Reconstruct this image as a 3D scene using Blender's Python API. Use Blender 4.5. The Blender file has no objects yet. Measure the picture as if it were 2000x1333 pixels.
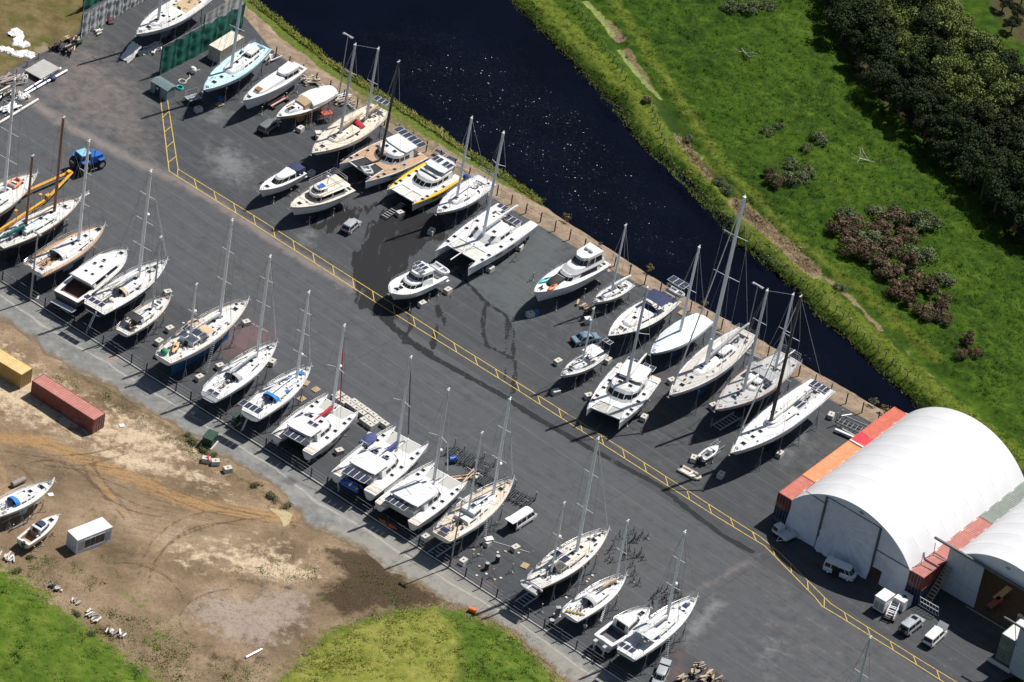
import bpy, math, random
import numpy as np
from mathutils import Vector, Matrix
random.seed(11)
RNG = np.random.default_rng(11)
SC = bpy.context.scene
COL = SC.collection
R_ = math.radians
# ------------------------------------------------------------------ camera (long lens from a helicopter)
FPX, DEP, ROLL, KPM = 9500.0, R_(36.3), R_(10.6), 12.95
DIST = FPX / KPM
CAM = np.array([0, -DIST * math.cos(DEP), DIST * math.sin(DEP)])
_r0 = np.array([1.0, 0, 0]); _u0 = np.array([0, math.sin(DEP), math.cos(DEP)]); _fw = np.array([0, math.cos(DEP), -math.sin(DEP)])
_R = math.cos(ROLL) * _r0 + math.sin(ROLL) * _u0
_U = math.cos(ROLL) * _u0 - math.sin(ROLL) * _r0
def at(px, py, z=0.0):
 v = FPX * _fw + (px - 1000) * _R + (666.5 - py) * _U
 t = (z - CAM[2]) / v[2]
 return CAM + v * t
def pj(p):
 q = np.asarray(p, float) - CAM
 w = q @ _fw
 return 1000 + FPX * (q @ _R) / w, 666.5 - FPX * (q @ _U) / w
def rise(base, tip_y, rake=(0, 0)):
 """height above base of the point on the (raked) vertical that is seen at picture row tip_y"""
 lo, hi = 0.0, 40.0
 for _ in range(40):
  h = (lo + hi) / 2
  y = pj((base[0] + rake[0] * h, base[1] + rake[1] * h, base[2] + h))[1]
  if y > tip_y: lo = h
  else: hi = h
 return lo
cd = bpy.data.cameras.new('camera'); co = bpy.data.objects.new('camera', cd); COL.objects.link(co)
cd.sensor_width = 36; cd.lens = FPX / 2000 * 36; cd.clip_start = 5; cd.clip_end = 6000
mw = Matrix((( _R[0], _U[0], -_fw[0], CAM[0]), (_R[1], _U[1], -_fw[1], CAM[1]), (_R[2], _U[2], -_fw[2], CAM[2]), (0, 0, 0, 1)))
co.matrix_world = mw
SC.camera = co
# ------------------------------------------------------------------ light
SUN_EL, SUN_AZ = R_(55.0), math.atan2(0.70, 0.71)     # sun stands beyond the canal, to the upper right
sd = Vector((math.cos(SUN_EL) * math.cos(SUN_AZ), math.cos(SUN_EL) * math.sin(SUN_AZ), math.sin(SUN_EL)))
sl = bpy.data.lights.new('sun', 'SUN'); so = bpy.data.objects.new('sun', sl); COL.objects.link(so)
sl.energy = 4.3; sl.angle = R_(0.53); sl.color = (1, .955, .89)
so.rotation_euler = sd.to_track_quat('Z', 'Y').to_euler()
W = bpy.data.worlds.new('World'); SC.world = W; W.use_nodes = True
nt = W.node_tree; bg = nt.nodes['Background']
sky = nt.nodes.new('ShaderNodeTexSky'); sky.sky_type = 'NISHITA'; sky.sun_disc = False
sky.sun_elevation = SUN_EL; sky.sun_rotation = math.pi / 2 - SUN_AZ; sky.altitude = 100
nt.links.new(sky.outputs[0], bg.inputs[0]); bg.inputs[1].default_value = 0.05
SC.view_settings.view_transform = 'Standard'; SC.view_settings.look = 'None'
SC.view_settings.exposure = 0.50; SC.view_settings.gamma = 1.0
SC.cycles.max_bounces = 5; SC.cycles.diffuse_bounces = 2; SC.cycles.glossy_bounces = 2; SC.cycles.transmission_bounces = 3; SC.cycles.transparent_max_bounces = 6
SC.cycles.use_denoising = True
SC.cycles.sample_clamp_indirect = 4.0
# ------------------------------------------------------------------ materials
class NT:
 def __init__(s, name):
  s.m = bpy.data.materials.new(name); s.m.use_nodes = True
  s.t = s.m.node_tree; s.b = s.t.nodes['Principled BSDF']
  s._c = None
 def n(s, k, **kw):
  x = s.t.nodes.new(k)
  for a, v in kw.items(): setattr(x, a, v)
  return x
 def set(s, sock, v):
  if hasattr(v, 'is_output'): s.t.links.new(v, sock)
  elif isinstance(v, (tuple, list)) and len(v) == 3 and sock.type == 'RGBA': sock.default_value = (*v, 1)
  else: sock.default_value = v
 @property
 def co(s):
  if s._c is None: s._c = s.n('ShaderNodeTexCoord').outputs['Object']
  return s._c
 def map(s, scale=(1, 1, 1), rot=0, src=None):
  x = s.n('ShaderNodeMapping'); s.set(x.inputs[0], src or s.co); x.inputs['Scale'].default_value = scale; x.inputs['Rotation'].default_value = (0, 0, rot)
  return x.outputs[0]
 def noise(s, sc, det=4, ro=.55, dist=0, vec=None):
  x = s.n('ShaderNodeTexNoise'); s.set(x.inputs['Vector'], vec or s.co)
  x.inputs['Scale'].default_value = sc; x.inputs['Detail'].default_value = det; x.inputs['Roughness'].default_value = ro; x.inputs['Distortion'].default_value = dist
  return x.outputs[0]
 def voro(s, sc, vec=None, feat='F1', out='Distance'):
  x = s.n('ShaderNodeTexVoronoi', feature=feat); s.set(x.inputs['Vector'], vec or s.co); x.inputs['Scale'].default_value = sc
  return x.outputs[out]
 def wave(s, sc, vec=None, d='X', dist=0):
  x = s.n('ShaderNodeTexWave', bands_direction=d); s.set(x.inputs['Vector'], vec or s.co); x.inputs['Scale'].default_value = sc; x.inputs['Distortion'].default_value = dist
  return x.outputs['Fac']
 def math(s, op, a, b=0.0, clamp=False):
  x = s.n('ShaderNodeMath', operation=op); x.use_clamp = clamp; s.set(x.inputs[0], a); s.set(x.inputs[1], b)
  return x.outputs[0]
 def rng(s, v, a, b, c=0., d=1., smooth=True):
  x = s.n('ShaderNodeMapRange'); x.interpolation_type = 'SMOOTHSTEP' if smooth else 'LINEAR'
  s.set(x.inputs[0], v)
  for i, q in enumerate((a, b, c, d)): s.set(x.inputs[i + 1], q)
  return x.outputs[0]
 def mix(s, f, a, b, mode='MIX'):
  x = s.n('ShaderNodeMix', data_type='RGBA', blend_type=mode); x.clamp_factor = True
  s.set(x.inputs[0], f); s.set(x.inputs[6], a); s.set(x.inputs[7], b)
  return x.outputs[2]
 def attr(s, name):
  return s.n('ShaderNodeAttribute', attribute_name=name).outputs['Fac']
 def ramp(s, f, stops):
  x = s.n('ShaderNodeValToRGB'); s.set(x.inputs[0], f); e = x.color_ramp.elements
  while len(e) < len(stops): e.new(.5)
  for q, (p, c) in zip(e, stops): q.position = p; q.color = (*c, 1)
  return x.outputs[0]
 def bump(s, h, st=.3, d=.1):
  x = s.n('ShaderNodeBump'); s.set(x.inputs['Height'], h); x.inputs['Strength'].default_value = st; x.inputs['Distance'].default_value = d
  s.set(s.b.inputs['Normal'], x.outputs[0])
 def done(s, col, rough=.6, metal=0, spec=None, **kw):
  s.set(s.b.inputs['Base Color'], col); s.set(s.b.inputs['Roughness'], rough); s.set(s.b.inputs['Metallic'], metal)
  if spec is not None: s.b.inputs['Specular IOR Level'].default_value = spec
  return s.m
_mc = {}
def M(name, c=None, rough=.5, metal=0, var=.14, vs=1.7, bump=0, bs=25, dirt=None, spec=None):
 """a plain material with mottling of its own (memoised by name)"""
 if name in _mc: return _mc[name]
 k = NT(name)
 f = k.noise(vs, 6, .62)
 lo = tuple(x * (1 - var) for x in c); hi = tuple(min(.95, x * (1 + var)) for x in c)
 col = k.mix(k.rng(f, .3, .7), lo, hi)
 if dirt:
  col = k.mix(k.math('MULTIPLY', k.rng(k.noise(vs * 2.7, 7, .7, .6), .52, .75), dirt[1]), col, dirt[0])
 if bump: k.bump(k.noise(bs, 4), bump, .03)
 _mc[name] = k.done(col, rough, metal, spec)
 return _mc[name]
DIRT = ((.28, .25, .2), .35)
WHITE = M('white_gelcoat', (.67, .67, .665), .3, var=.08, dirt=((.44, .42, .38), .5))
WHITE2 = M('white_hull_paint', (.68, .70, .73), .28, var=.06, dirt=((.42, .41, .4), .4))
CREAM = M('cream_paint', (.64, .58, .48), .4, var=.08, dirt=DIRT)
OFFW = M('weathered_white_deck', (.58, .57, .54), .6, var=.14, vs=3, dirt=((.27, .26, .24), .6))
GREYD = M('grey_nonskid_deck', (.40, .40, .39), .75, var=.12, vs=3, dirt=DIRT)
PALEB = M('pale_blue_deck', (.46, .68, .74), .5, var=.06, dirt=((.4, .5, .52), .4))
TEAK = M('weathered_teak', (.42, .27, .16), .7, var=.2, vs=4, dirt=((.3, .22, .15), .4))
TEAK2 = M('pale_teak_deck', (.56, .47, .36), .7, var=.15, vs=4, dirt=((.36, .28, .2), .4))
VARN = M('varnished_timber', (.30, .13, .05), .35, var=.2, vs=4)
NAVY = M('navy_hull_paint', (.012, .018, .045), .2, var=.2)
BLACK = M('black_plastic', (.012, .012, .014), .5, var=.3)
GLASS = M('tinted_window', (.010, .012, .015), .12, var=.3)
ANTI_B = M('blue_antifouling', (.012, .10, .24), .75, var=.2, dirt=((.1, .12, .14), .4))
ANTI_K = M('black_antifouling', (.016, .018, .022), .75, var=.3, dirt=((.08, .08, .08), .4))
ANTI_N = M('dark_navy_antifouling', (.010, .016, .035), .75, var=.3, dirt=((.05, .06, .09), .4))
ANTI_R = M('red_antifouling', (.16, .03, .02), .8, var=.3, dirt=((.1, .06, .05), .4))
ALU = M('mast_aluminium', (.82, .83, .84), .4, 0, var=.04)
ALUD = M('grey_mast_aluminium', (.60, .61, .63), .4, 0, var=.08)
CARB = M('black_carbon_mast', (.02, .02, .022), .35, var=.2)
WOODM = M('brown_wooden_mast', (.26, .13, .08), .5, var=.15)
STEEL = M('stainless_steel', (.6, .6, .62), .25, .8, var=.08)
WIRE = M('rigging_wire', (.30, .30, .32), .5, 0, var=.1)
GALV = M('galvanised_steel', (.36, .37, .39), .5, .5, var=.15, dirt=((.2, .16, .13), .4))
RUST = M('dark_rusted_steel', (.07, .055, .05), .75, .2, var=.3, dirt=((.16, .07, .04), .5))
SOLAR = None
SAILW = M('white_sailcloth', (.68, .67, .64), .8, var=.08, vs=3, bump=.5, bs=6)
TARP_W = M('white_tarpaulin', (.64, .69, .72), .55, var=.06, vs=2, bump=.6, bs=2.5)
CANV_N = M('navy_canvas', (.018, .028, .085), .8, var=.2)
CANV_B = M('blue_canvas', (.012, .17, .52), .75, var=.2, vs=3)
CANV_R = M('red_canvas', (.42, .02, .035), .8, var=.15, vs=3)
CANV_T = M('tan_canvas', (.52, .38, .24), .8, var=.12, vs=3)
CANV_G = M('grey_canvas', (.32, .33, .34), .8, var=.12)
CANV_K = M('black_canvas', (.02, .02, .022), .8, var=.2)
CANV_V = M('violet_blue_canvas', (.05, .06, .20), .8, var=.15)
TEAL = M('teal_canvas', (.01, .12, .13), .8, var=.2)
ORANGE = M('orange_plastic', (.75, .16, .03), .45, var=.12)
YELLOW = M('yellow_plastic', (.80, .52, .03), .45, var=.08)
TURQ = M('turquoise_plastic', (.03, .45, .45), .4, var=.1)
REDP = M('red_paint', (.45, .03, .025), .45, var=.15)
GREENP = M('dark_green_paint', (.012, .05, .03), .5, var=.2)
BLUEP = M('blue_plastic', (.02, .11, .42), .45, var=.15)
CONC = M('pale_concrete', (.50, .48, .43), .85, var=.12, vs=4, bump=.4, dirt=((.28, .25, .2), .6))
TIMB = M('raw_timber', (.46, .34, .20), .8, var=.2, vs=5, dirt=((.2, .15, .1), .5))
TIMBG = M('grey_timber', (.27, .24, .21), .85, var=.25, vs=5)
RUBB = M('tyre_rubber', (.018, .018, .018), .8, var=.3)
GREYI = M('grey_inflatable', (.42, .43, .44), .6, var=.1)
MESH_N = M('trampoline_net', (.40, .40, .37), .85, var=.1, vs=30)
DKST = M('dark_steel_tube', (.08, .085, .09), .4, .3, dirt=((.3, .3, .3), .6))
POSTM = M('dark_timber_post', (.035, .03, .027), .85, var=.3)
def solar_mat():
 k = NT('solar_cells')
 br = k.n('ShaderNodeTexBrick'); k.set(br.inputs['Vector'], k.co); br.offset = 0
 br.inputs['Scale'].default_value = 1; br.inputs['Brick Width'].default_value = .17; br.inputs['Row Height'].default_value = .17
 br.inputs['Mortar Size'].default_value = .012
 br.inputs['Color1'].default_value = (.008, .012, .03, 1); br.inputs['Color2'].default_value = (.012, .016, .04, 1); br.inputs['Mortar'].default_value = (.12, .13, .16, 1)
 return k.done(br.outputs[0], .18)
SOLAR = solar_mat()
# ------------------------------------------------------------------ mesh builder
class MB:
 def __init__(s): s.v = []; s.f = []; s.mi = []
 def add(s, vs, fs, m=0):
  o = len(s.v); s.v.extend([tuple(map(float, p)) for p in vs])
  for f in fs: s.f.append([i + o for i in f]); s.mi.append(m)
  return s
 def bx(s, x0, x1, y0, y1, z0, z1, m=0, top=None):
  t = top or (0, 0)
  return s.add([(x0, y0, z0), (x1, y0, z0), (x1, y1, z0), (x0, y1, z0), (x0 + t[0], y0 + t[1], z1), (x1 - t[0], y0 + t[1], z1), (x1 - t[0], y1 - t[1], z1), (x0 + t[0], y1 - t[1], z1)],
      [(3, 2, 1, 0), (4, 5, 6, 7), (0, 1, 5, 4), (1, 2, 6, 5), (2, 3, 7, 6), (3, 0, 4, 7)], m)
 def box(s, c, sz, m=0, rz=0.0, rx=0.0, ry=0.0):
  q = Matrix.Translation(c) @ Matrix.Rotation(rz, 4, 'Z') @ Matrix.Rotation(ry, 4, 'Y') @ Matrix.Rotation(rx, 4, 'X')
  h = [x / 2 for x in sz]
  vs = [q @ Vector((sx * h[0], sy * h[1], z * h[2])) for z in (-1, 1) for sx, sy in ((-1, -1), (1, -1), (1, 1), (-1, 1))]
  return s.add(vs, [(3, 2, 1, 0), (4, 5, 6, 7), (0, 1, 5, 4), (1, 2, 6, 5), (2, 3, 7, 6), (3, 0, 4, 7)], m)
 def tube(s, p, q, r, n=6, m=0, r2=None):
  p, q = Vector(p), Vector(q); d = q - p
  if d.length < 1e-6: return s
  a = d.orthogonal().normalized(); b = d.normalized().cross(a); r2 = r if r2 is None else r2
  vs = [p + (a * math.cos(t) + b * math.sin(t)) * r for t in (2 * math.pi * i / n for i in range(n))] + \
    [q + (a * math.cos(t) + b * math.sin(t)) * r2 for t in (2 * math.pi * i / n for i in range(n))]
  fs = [(i, (i + 1) % n, n + (i + 1) % n, n + i) for i in range(n)] + [tuple(range(n - 1, -1, -1)), tuple(range(n, 2 * n))]
  return s.add(vs, fs, m)
 def path(s, pts, r, n=5, m=0):
  for a, b in zip(pts, pts[1:]): s.tube(a, b, r, n, m)
  return s
 def prism(s, poly, z0, z1, m=0, inset=1.0, mt=None):
  n = len(poly); cx = sum(p[0] for p in poly) / n; cy = sum(p[1] for p in poly) / n
  vs = [(x, y, z0) for x, y in poly] + [(cx + (x - cx) * inset, cy + (y - cy) * inset, z1) for x, y in poly]
  s.add(vs, [(i, (i + 1) % n, n + (i + 1) % n, n + i) for i in range(n)] + [tuple(range(n - 1, -1, -1))], m)
  o = len(s.v) - n
  s.f.append(list(range(o, o + n))); s.mi.append(m if mt is None else mt)
  return s
 def loft(s, rings, m=0, closed=True, cap=True, mrow=None):
  n = len(rings[0]); vs = [p for r in rings for p in r]; o = len(s.v)
  s.v.extend([tuple(map(float, p)) for p in vs])
  for i in range(len(rings) - 1):
   for j in range(n if closed else n - 1):
    k = (j + 1) % n
    s.f.append([o + i * n + j, o + i * n + k, o + (i + 1) * n + k, o + (i + 1) * n + j]); s.mi.append(mrow[j] if mrow else m)
  if cap:
   s.f.append([o + j for j in range(n - 1, -1, -1)]); s.mi.append(m)
   s.f.append([o + (len(rings) - 1) * n + j for j in range(n)]); s.mi.append(m)
  return s
 def quad(s, a, b, c, d, m=0): return s.add([a, b, c, d], [(0, 1, 2, 3)], m)
 def ell(s, c, r, m=0, nu=10, nv=6, z0=-1.0):
  vs = []; fs = []
  for i in range(nv + 1):
   ph = -math.pi / 2 + math.pi * i / nv
   for j in range(nu):
    t = 2 * math.pi * j / nu
    vs.append((c[0] + r[0] * math.cos(ph) * math.cos(t), c[1] + r[1] * math.cos(ph) * math.sin(t), c[2] + r[2] * max(z0, math.sin(ph))))
  for i in range(nv):
   for j in range(nu): fs.append((i * nu + j, i * nu + (j + 1) % nu, (i + 1) * nu + (j + 1) % nu, (i + 1) * nu + j))
  return s.add(vs, fs, m)
 def torus(s, c, R, r, m=0, nu=12, nv=5, axis='Z'):
  vs = []; fs = []
  for i in range(nu):
   t = 2 * math.pi * i / nu
   for j in range(nv):
    p = 2 * math.pi * j / nv; q = R + r * math.cos(p); a, b, h = q * math.cos(t), q * math.sin(t), r * math.sin(p)
    vs.append((c[0] + a, c[1] + b, c[2] + h) if axis == 'Z' else ((c[0] + h, c[1] + a, c[2] + b) if axis == 'X' else (c[0] + a, c[1] + h, c[2] + b)))
  for i in range(nu):
   for j in range(nv): fs.append((i * nv + j, ((i + 1) % nu) * nv + j, ((i + 1) % nu) * nv + (j + 1) % nv, i * nv + (j + 1) % nv))
  return s.add(vs, fs, m)
 def build(s, name, mats, parent=None, smooth=38, loc=None, rz=0):
  me = bpy.data.meshes.new(name)
  me.from_pydata(s.v, [], s.f)
  for q in (mats if isinstance(mats, (list, tuple)) else [mats]): me.materials.append(q)
  if len(me.materials) > 1: me.polygons.foreach_set('material_index', s.mi)
  if smooth:
   me.polygons.foreach_set('use_smooth', [True] * len(me.polygons))
   me.set_sharp_from_angle(angle=R_(smooth))
  me.update()
  return link(name, me, parent, loc, rz)
def link(name, me, parent=None, loc=None, rz=0):
 o = bpy.data.objects.new(name, me); COL.objects.link(o)
 if parent: o.parent = parent
 if loc is not None: o.location = tuple(map(float, loc))
 if rz: o.rotation_euler = (0, 0, rz)
 return o
LABELS = []
def tag(o, label=None, cat=None, group=None, kind=None):
 if label: o['label'] = label
 if cat: o['category'] = cat
 if group: o['group'] = group
 if kind: o['kind'] = kind
 return o
def thing(name, label, cat, loc=(0, 0, 0), rz=0.0, group=None):
 o = bpy.data.objects.new(name, None); COL.objects.link(o); o.empty_display_size = .3
 o.location = tuple(map(float, loc)); o.rotation_euler = (0, 0, rz)
 return tag(o, label, cat, group)
KIDS = {}
def dup(root, loc, rz, label=None, group=None, scale=None):
 """a copy of a thing with copies of its parts and sub-parts (mesh data shared)"""
 r = root.copy(); COL.objects.link(r); r.location = tuple(map(float, loc)); r.rotation_euler = (0, 0, rz)
 if scale: r.scale = scale
 if label: r['label'] = label
 if group: r['group'] = group
 for ch in kids(root):
  c = ch.copy(); COL.objects.link(c); c.parent = r
  for g in kids(ch):
   d = g.copy(); COL.objects.link(d); d.parent = c
 return r
def kids(o):
 if o.name not in KIDS: KIDS[o.name] = list(o.children)
 return KIDS[o.name]
class Kind:
 """builds a thing once with fn(root) and copies it for every further place"""
 def __init__(s, name, cat, fn, group=None): s.name, s.cat, s.fn, s.group, s.r = name, cat, fn, group, None
 def put(s, loc, rz, label, group=None, scale=None):
  g = group or s.group
  if s.r is None:
   s.r = thing(s.name, label, s.cat, loc, rz, g); s.fn(s.r)
   if scale: s.r.scale = scale
   return s.r
  o = dup(s.r, loc, rz, label, g, scale or (1, 1, 1))
  return o
def hdg(a, b):
 """heading (radians) on the ground from picture point a to b"""
 p, q = at(*a), at(*b)
 return math.atan2(q[1] - p[1], q[0] - p[0])
# ------------------------------------------------------------------ numpy helpers for the ground
def vnoise(x, y, seed=0):
 xi = np.floor(x).astype(int); yi = np.floor(y).astype(int); xf = x - xi; yf = y - yi
 def h(a, b):
  n = (a * 374761393 + b * 668265263 + seed * 1442695041) & 0x7fffffff
  n = ((n ^ (n >> 13)) * 1274126177) & 0x7fffffff
  return ((n ^ (n >> 16)) & 0xffff) / 65535.0
 u = xf * xf * (3 - 2 * xf); v = yf * yf * (3 - 2 * yf)
 return (h(xi, yi) * (1 - u) + h(xi + 1, yi) * u) * (1 - v) + (h(xi, yi + 1) * (1 - u) + h(xi + 1, yi + 1) * u) * v
def fbm(x, y, sc=1.0, octv=4, seed=0):
 s = 0; a = .5; t = 0
 for i in range(octv):
  s = s + a * vnoise(x * sc + 17.3 * i, y * sc - 9.1 * i, seed + i); t += a; a *= .5; sc *= 2.03
 return s / t
def W2(pts, z=0.0): return np.array([at(x, y, z)[:2] for x, y in pts])
def segdist(P, L, closed=False):
 n = len(L); d = np.full(len(P), 1e9)
 for i in range(n if closed else n - 1):
  a, b = L[i], L[(i + 1) % n]; ab = b - a
  t = np.clip(((P - a) @ ab) / (ab @ ab + 1e-9), 0, 1)
  d = np.minimum(d, np.hypot(*(P - a - t[:, None] * ab).T))
 return d
def inside(P, L):
 c = np.zeros(len(P), bool); n = len(L)
 for i in range(n):
  a, b = L[i], L[(i + 1) % n]
  k = (a[1] > P[:, 1]) != (b[1] > P[:, 1])
  c ^= k & (P[:, 0] < (b[0] - a[0]) * (P[:, 1] - a[1]) / (b[1] - a[1] + 1e-12) + a[0])
 return c
def poly_mask(P, px, soft=1.5):
 L = W2(px); d = segdist(P, L, True); d = np.where(inside(P, L), -d, d)
 return np.clip(.5 - d / (2 * soft), 0, 1)
def line_mask(P, px, w, soft=.6):
 L = W2(px); d = segdist(P, L) - w
 return np.clip(.5 - d / (2 * soft), 0, 1)
def resample(px, z, step, jit=0.0, seed=0):
 L = W2(px, z); s = np.concatenate([[0], np.cumsum(np.hypot(*np.diff(L, axis=0).T))])
 return L, s
def curve_n(px, z, n, jit=0, seed=0, zs=None):
 L = W2(px, z); s = np.concatenate([[0], np.cumsum(np.hypot(*np.diff(L, axis=0).T))])
 t = np.linspace(0, s[-1], n)
 C = np.stack([np.interp(t, s, L[:, 0]), np.interp(t, s, L[:, 1])], 1)
 if jit:
  tn = np.gradient(C, axis=0); tn /= np.linalg.norm(tn, axis=1)[:, None] + 1e-9
  o = (fbm(t * .35, t * 0 + seed, 1, 4, seed) - .5) * 2 * jit
  C = C + np.stack([-tn[:, 1], tn[:, 0]], 1) * o[:, None]
 return C
def grid_obj(name, X, Y, Z, mat, attrs=None, kind='structure', label=None):
 nu, nv = X.shape
 me = bpy.data.meshes.new(name)
 co_ = np.stack([X, Y, Z], -1).reshape(-1, 3).astype(np.float32)
 i = np.arange(nu * nv).reshape(nu, nv)
 q = np.stack([i[:-1, :-1], i[1:, :-1], i[1:, 1:], i[:-1, 1:]], -1).reshape(-1, 4)
 p = co_[q[len(q) // 2]]
 if np.cross(p[1] - p[0], p[2] - p[0])[2] < 0: q = q[:, ::-1]
 raw_mesh(me, co_, q)
 for k, a in (attrs or {}).items():
  at_ = me.attributes.new(k, 'FLOAT', 'POINT'); at_.data.foreach_set('value', np.asarray(a, np.float32).ravel())
 me.materials.append(mat)
 me.polygons.foreach_set('use_smooth', np.ones(len(q), bool))
 me.update()
 return tag(link(name, me), label, None, None, kind)
def raw_mesh(me, co_, q):
 k = q.shape[1]
 me.vertices.add(len(co_)); me.vertices.foreach_set('co', co_.ravel().astype(np.float32))
 me.loops.add(q.size); me.loops.foreach_set('vertex_index', q.ravel().astype(np.int32))
 me.polygons.add(len(q)); me.polygons.foreach_set('loop_start', np.arange(0, q.size, k, dtype=np.int32))
 me.update(calc_edges=True); me.validate()
# ================================================================== THE SETTING
F_LOW = [(-420, 268), (-300, 349), (4, 553), (269, 723), (482, 859), (786, 1053), (1136, 1281), (1500, 1518)]
ROAD_LOW = [(-420, 400), (-300, 465), (0, 628), (120, 708), (212, 755), (300, 805), (370, 857), (425, 885), (500, 930), (545, 955), (585, 1000), (610, 1034), (700, 1076), (760, 1112), (860, 1172), (916, 1194), (980, 1220), (1030, 1255), (1100, 1320), (1400, 1560)]
Y_UP = [(100, -240), (380, -45), (480, 35), (530, 97), (620, 163), (700, 215), (800, 285), (860, 330), (980, 397), (1110, 475), (1200, 530), (1260, 562), (1340, 607), (1400, 644), (1560, 745), (1615, 777), (1707, 828), (1900, 945), (2300, 1190)]
ZW = -1.3
W_NEAR = [(270, -220), (420, -70), (490, 0), (545, 42), (610, 95), (665, 137), (770, 202), (865, 262), (900, 290), (995, 350), (1067, 405), (1095, 424), (1200, 490), (1282, 547), (1370, 597), (1470, 655), (1560, 705), (1690, 782), (1760, 815), (2000, 962)]
W_FAR = [(760, -220), (930, -70), (1000, 0), (1010, 15), (1060, 65), (1110, 115), (1150, 155), (1190, 195), (1212, 208), (1222, 245), (1262, 292), (1330, 342), (1380, 397), (1420, 440), (1440, 482), (1480, 497), (1520, 542), (1560, 572), (1600, 622), (1650, 662), (1700, 712), (1760, 765), (1800, 800), (2000, 955)]
FAR_OUT = [(1500, -1150), (2700, -100), (3000, 500)]
def ruled(a, za, b, zb, nu, nv, ja=0, jb=0, sa=1, sb=2, pw=1.0):
 A = curve_n(a, za, nu, ja, sa); B = curve_n(b, zb, nu, jb, sb)
 t = np.linspace(0, 1, nv)[None, :, None] ** pw
 P = A[:, None] * (1 - t) + B[:, None] * t
 return P[..., 0], P[..., 1], np.broadcast_to(t[..., 0], (nu, nv))
def flat(X, Y): return np.stack([X.ravel(), Y.ravel()], 1)
# ---- base terrain far and wide, under everything
def far_mat():
 k = NT('rough_pasture')
 c = k.ramp(k.noise(.05, 8, .6), [(.3, (.03, .055, .012)), (.55, (.05, .085, .018)), (.75, (.09, .09, .035))])
 k.bump(k.noise(1.2, 5), .6, .3)
 return k.done(c, .95, spec=.1)
gx = np.linspace(-2600, 2600, 40)
GX, GY = np.meshgrid(gx, gx, indexing='ij')
grid_obj('ground', GX, GY, GX * 0 - 3.2, far_mat())
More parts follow.
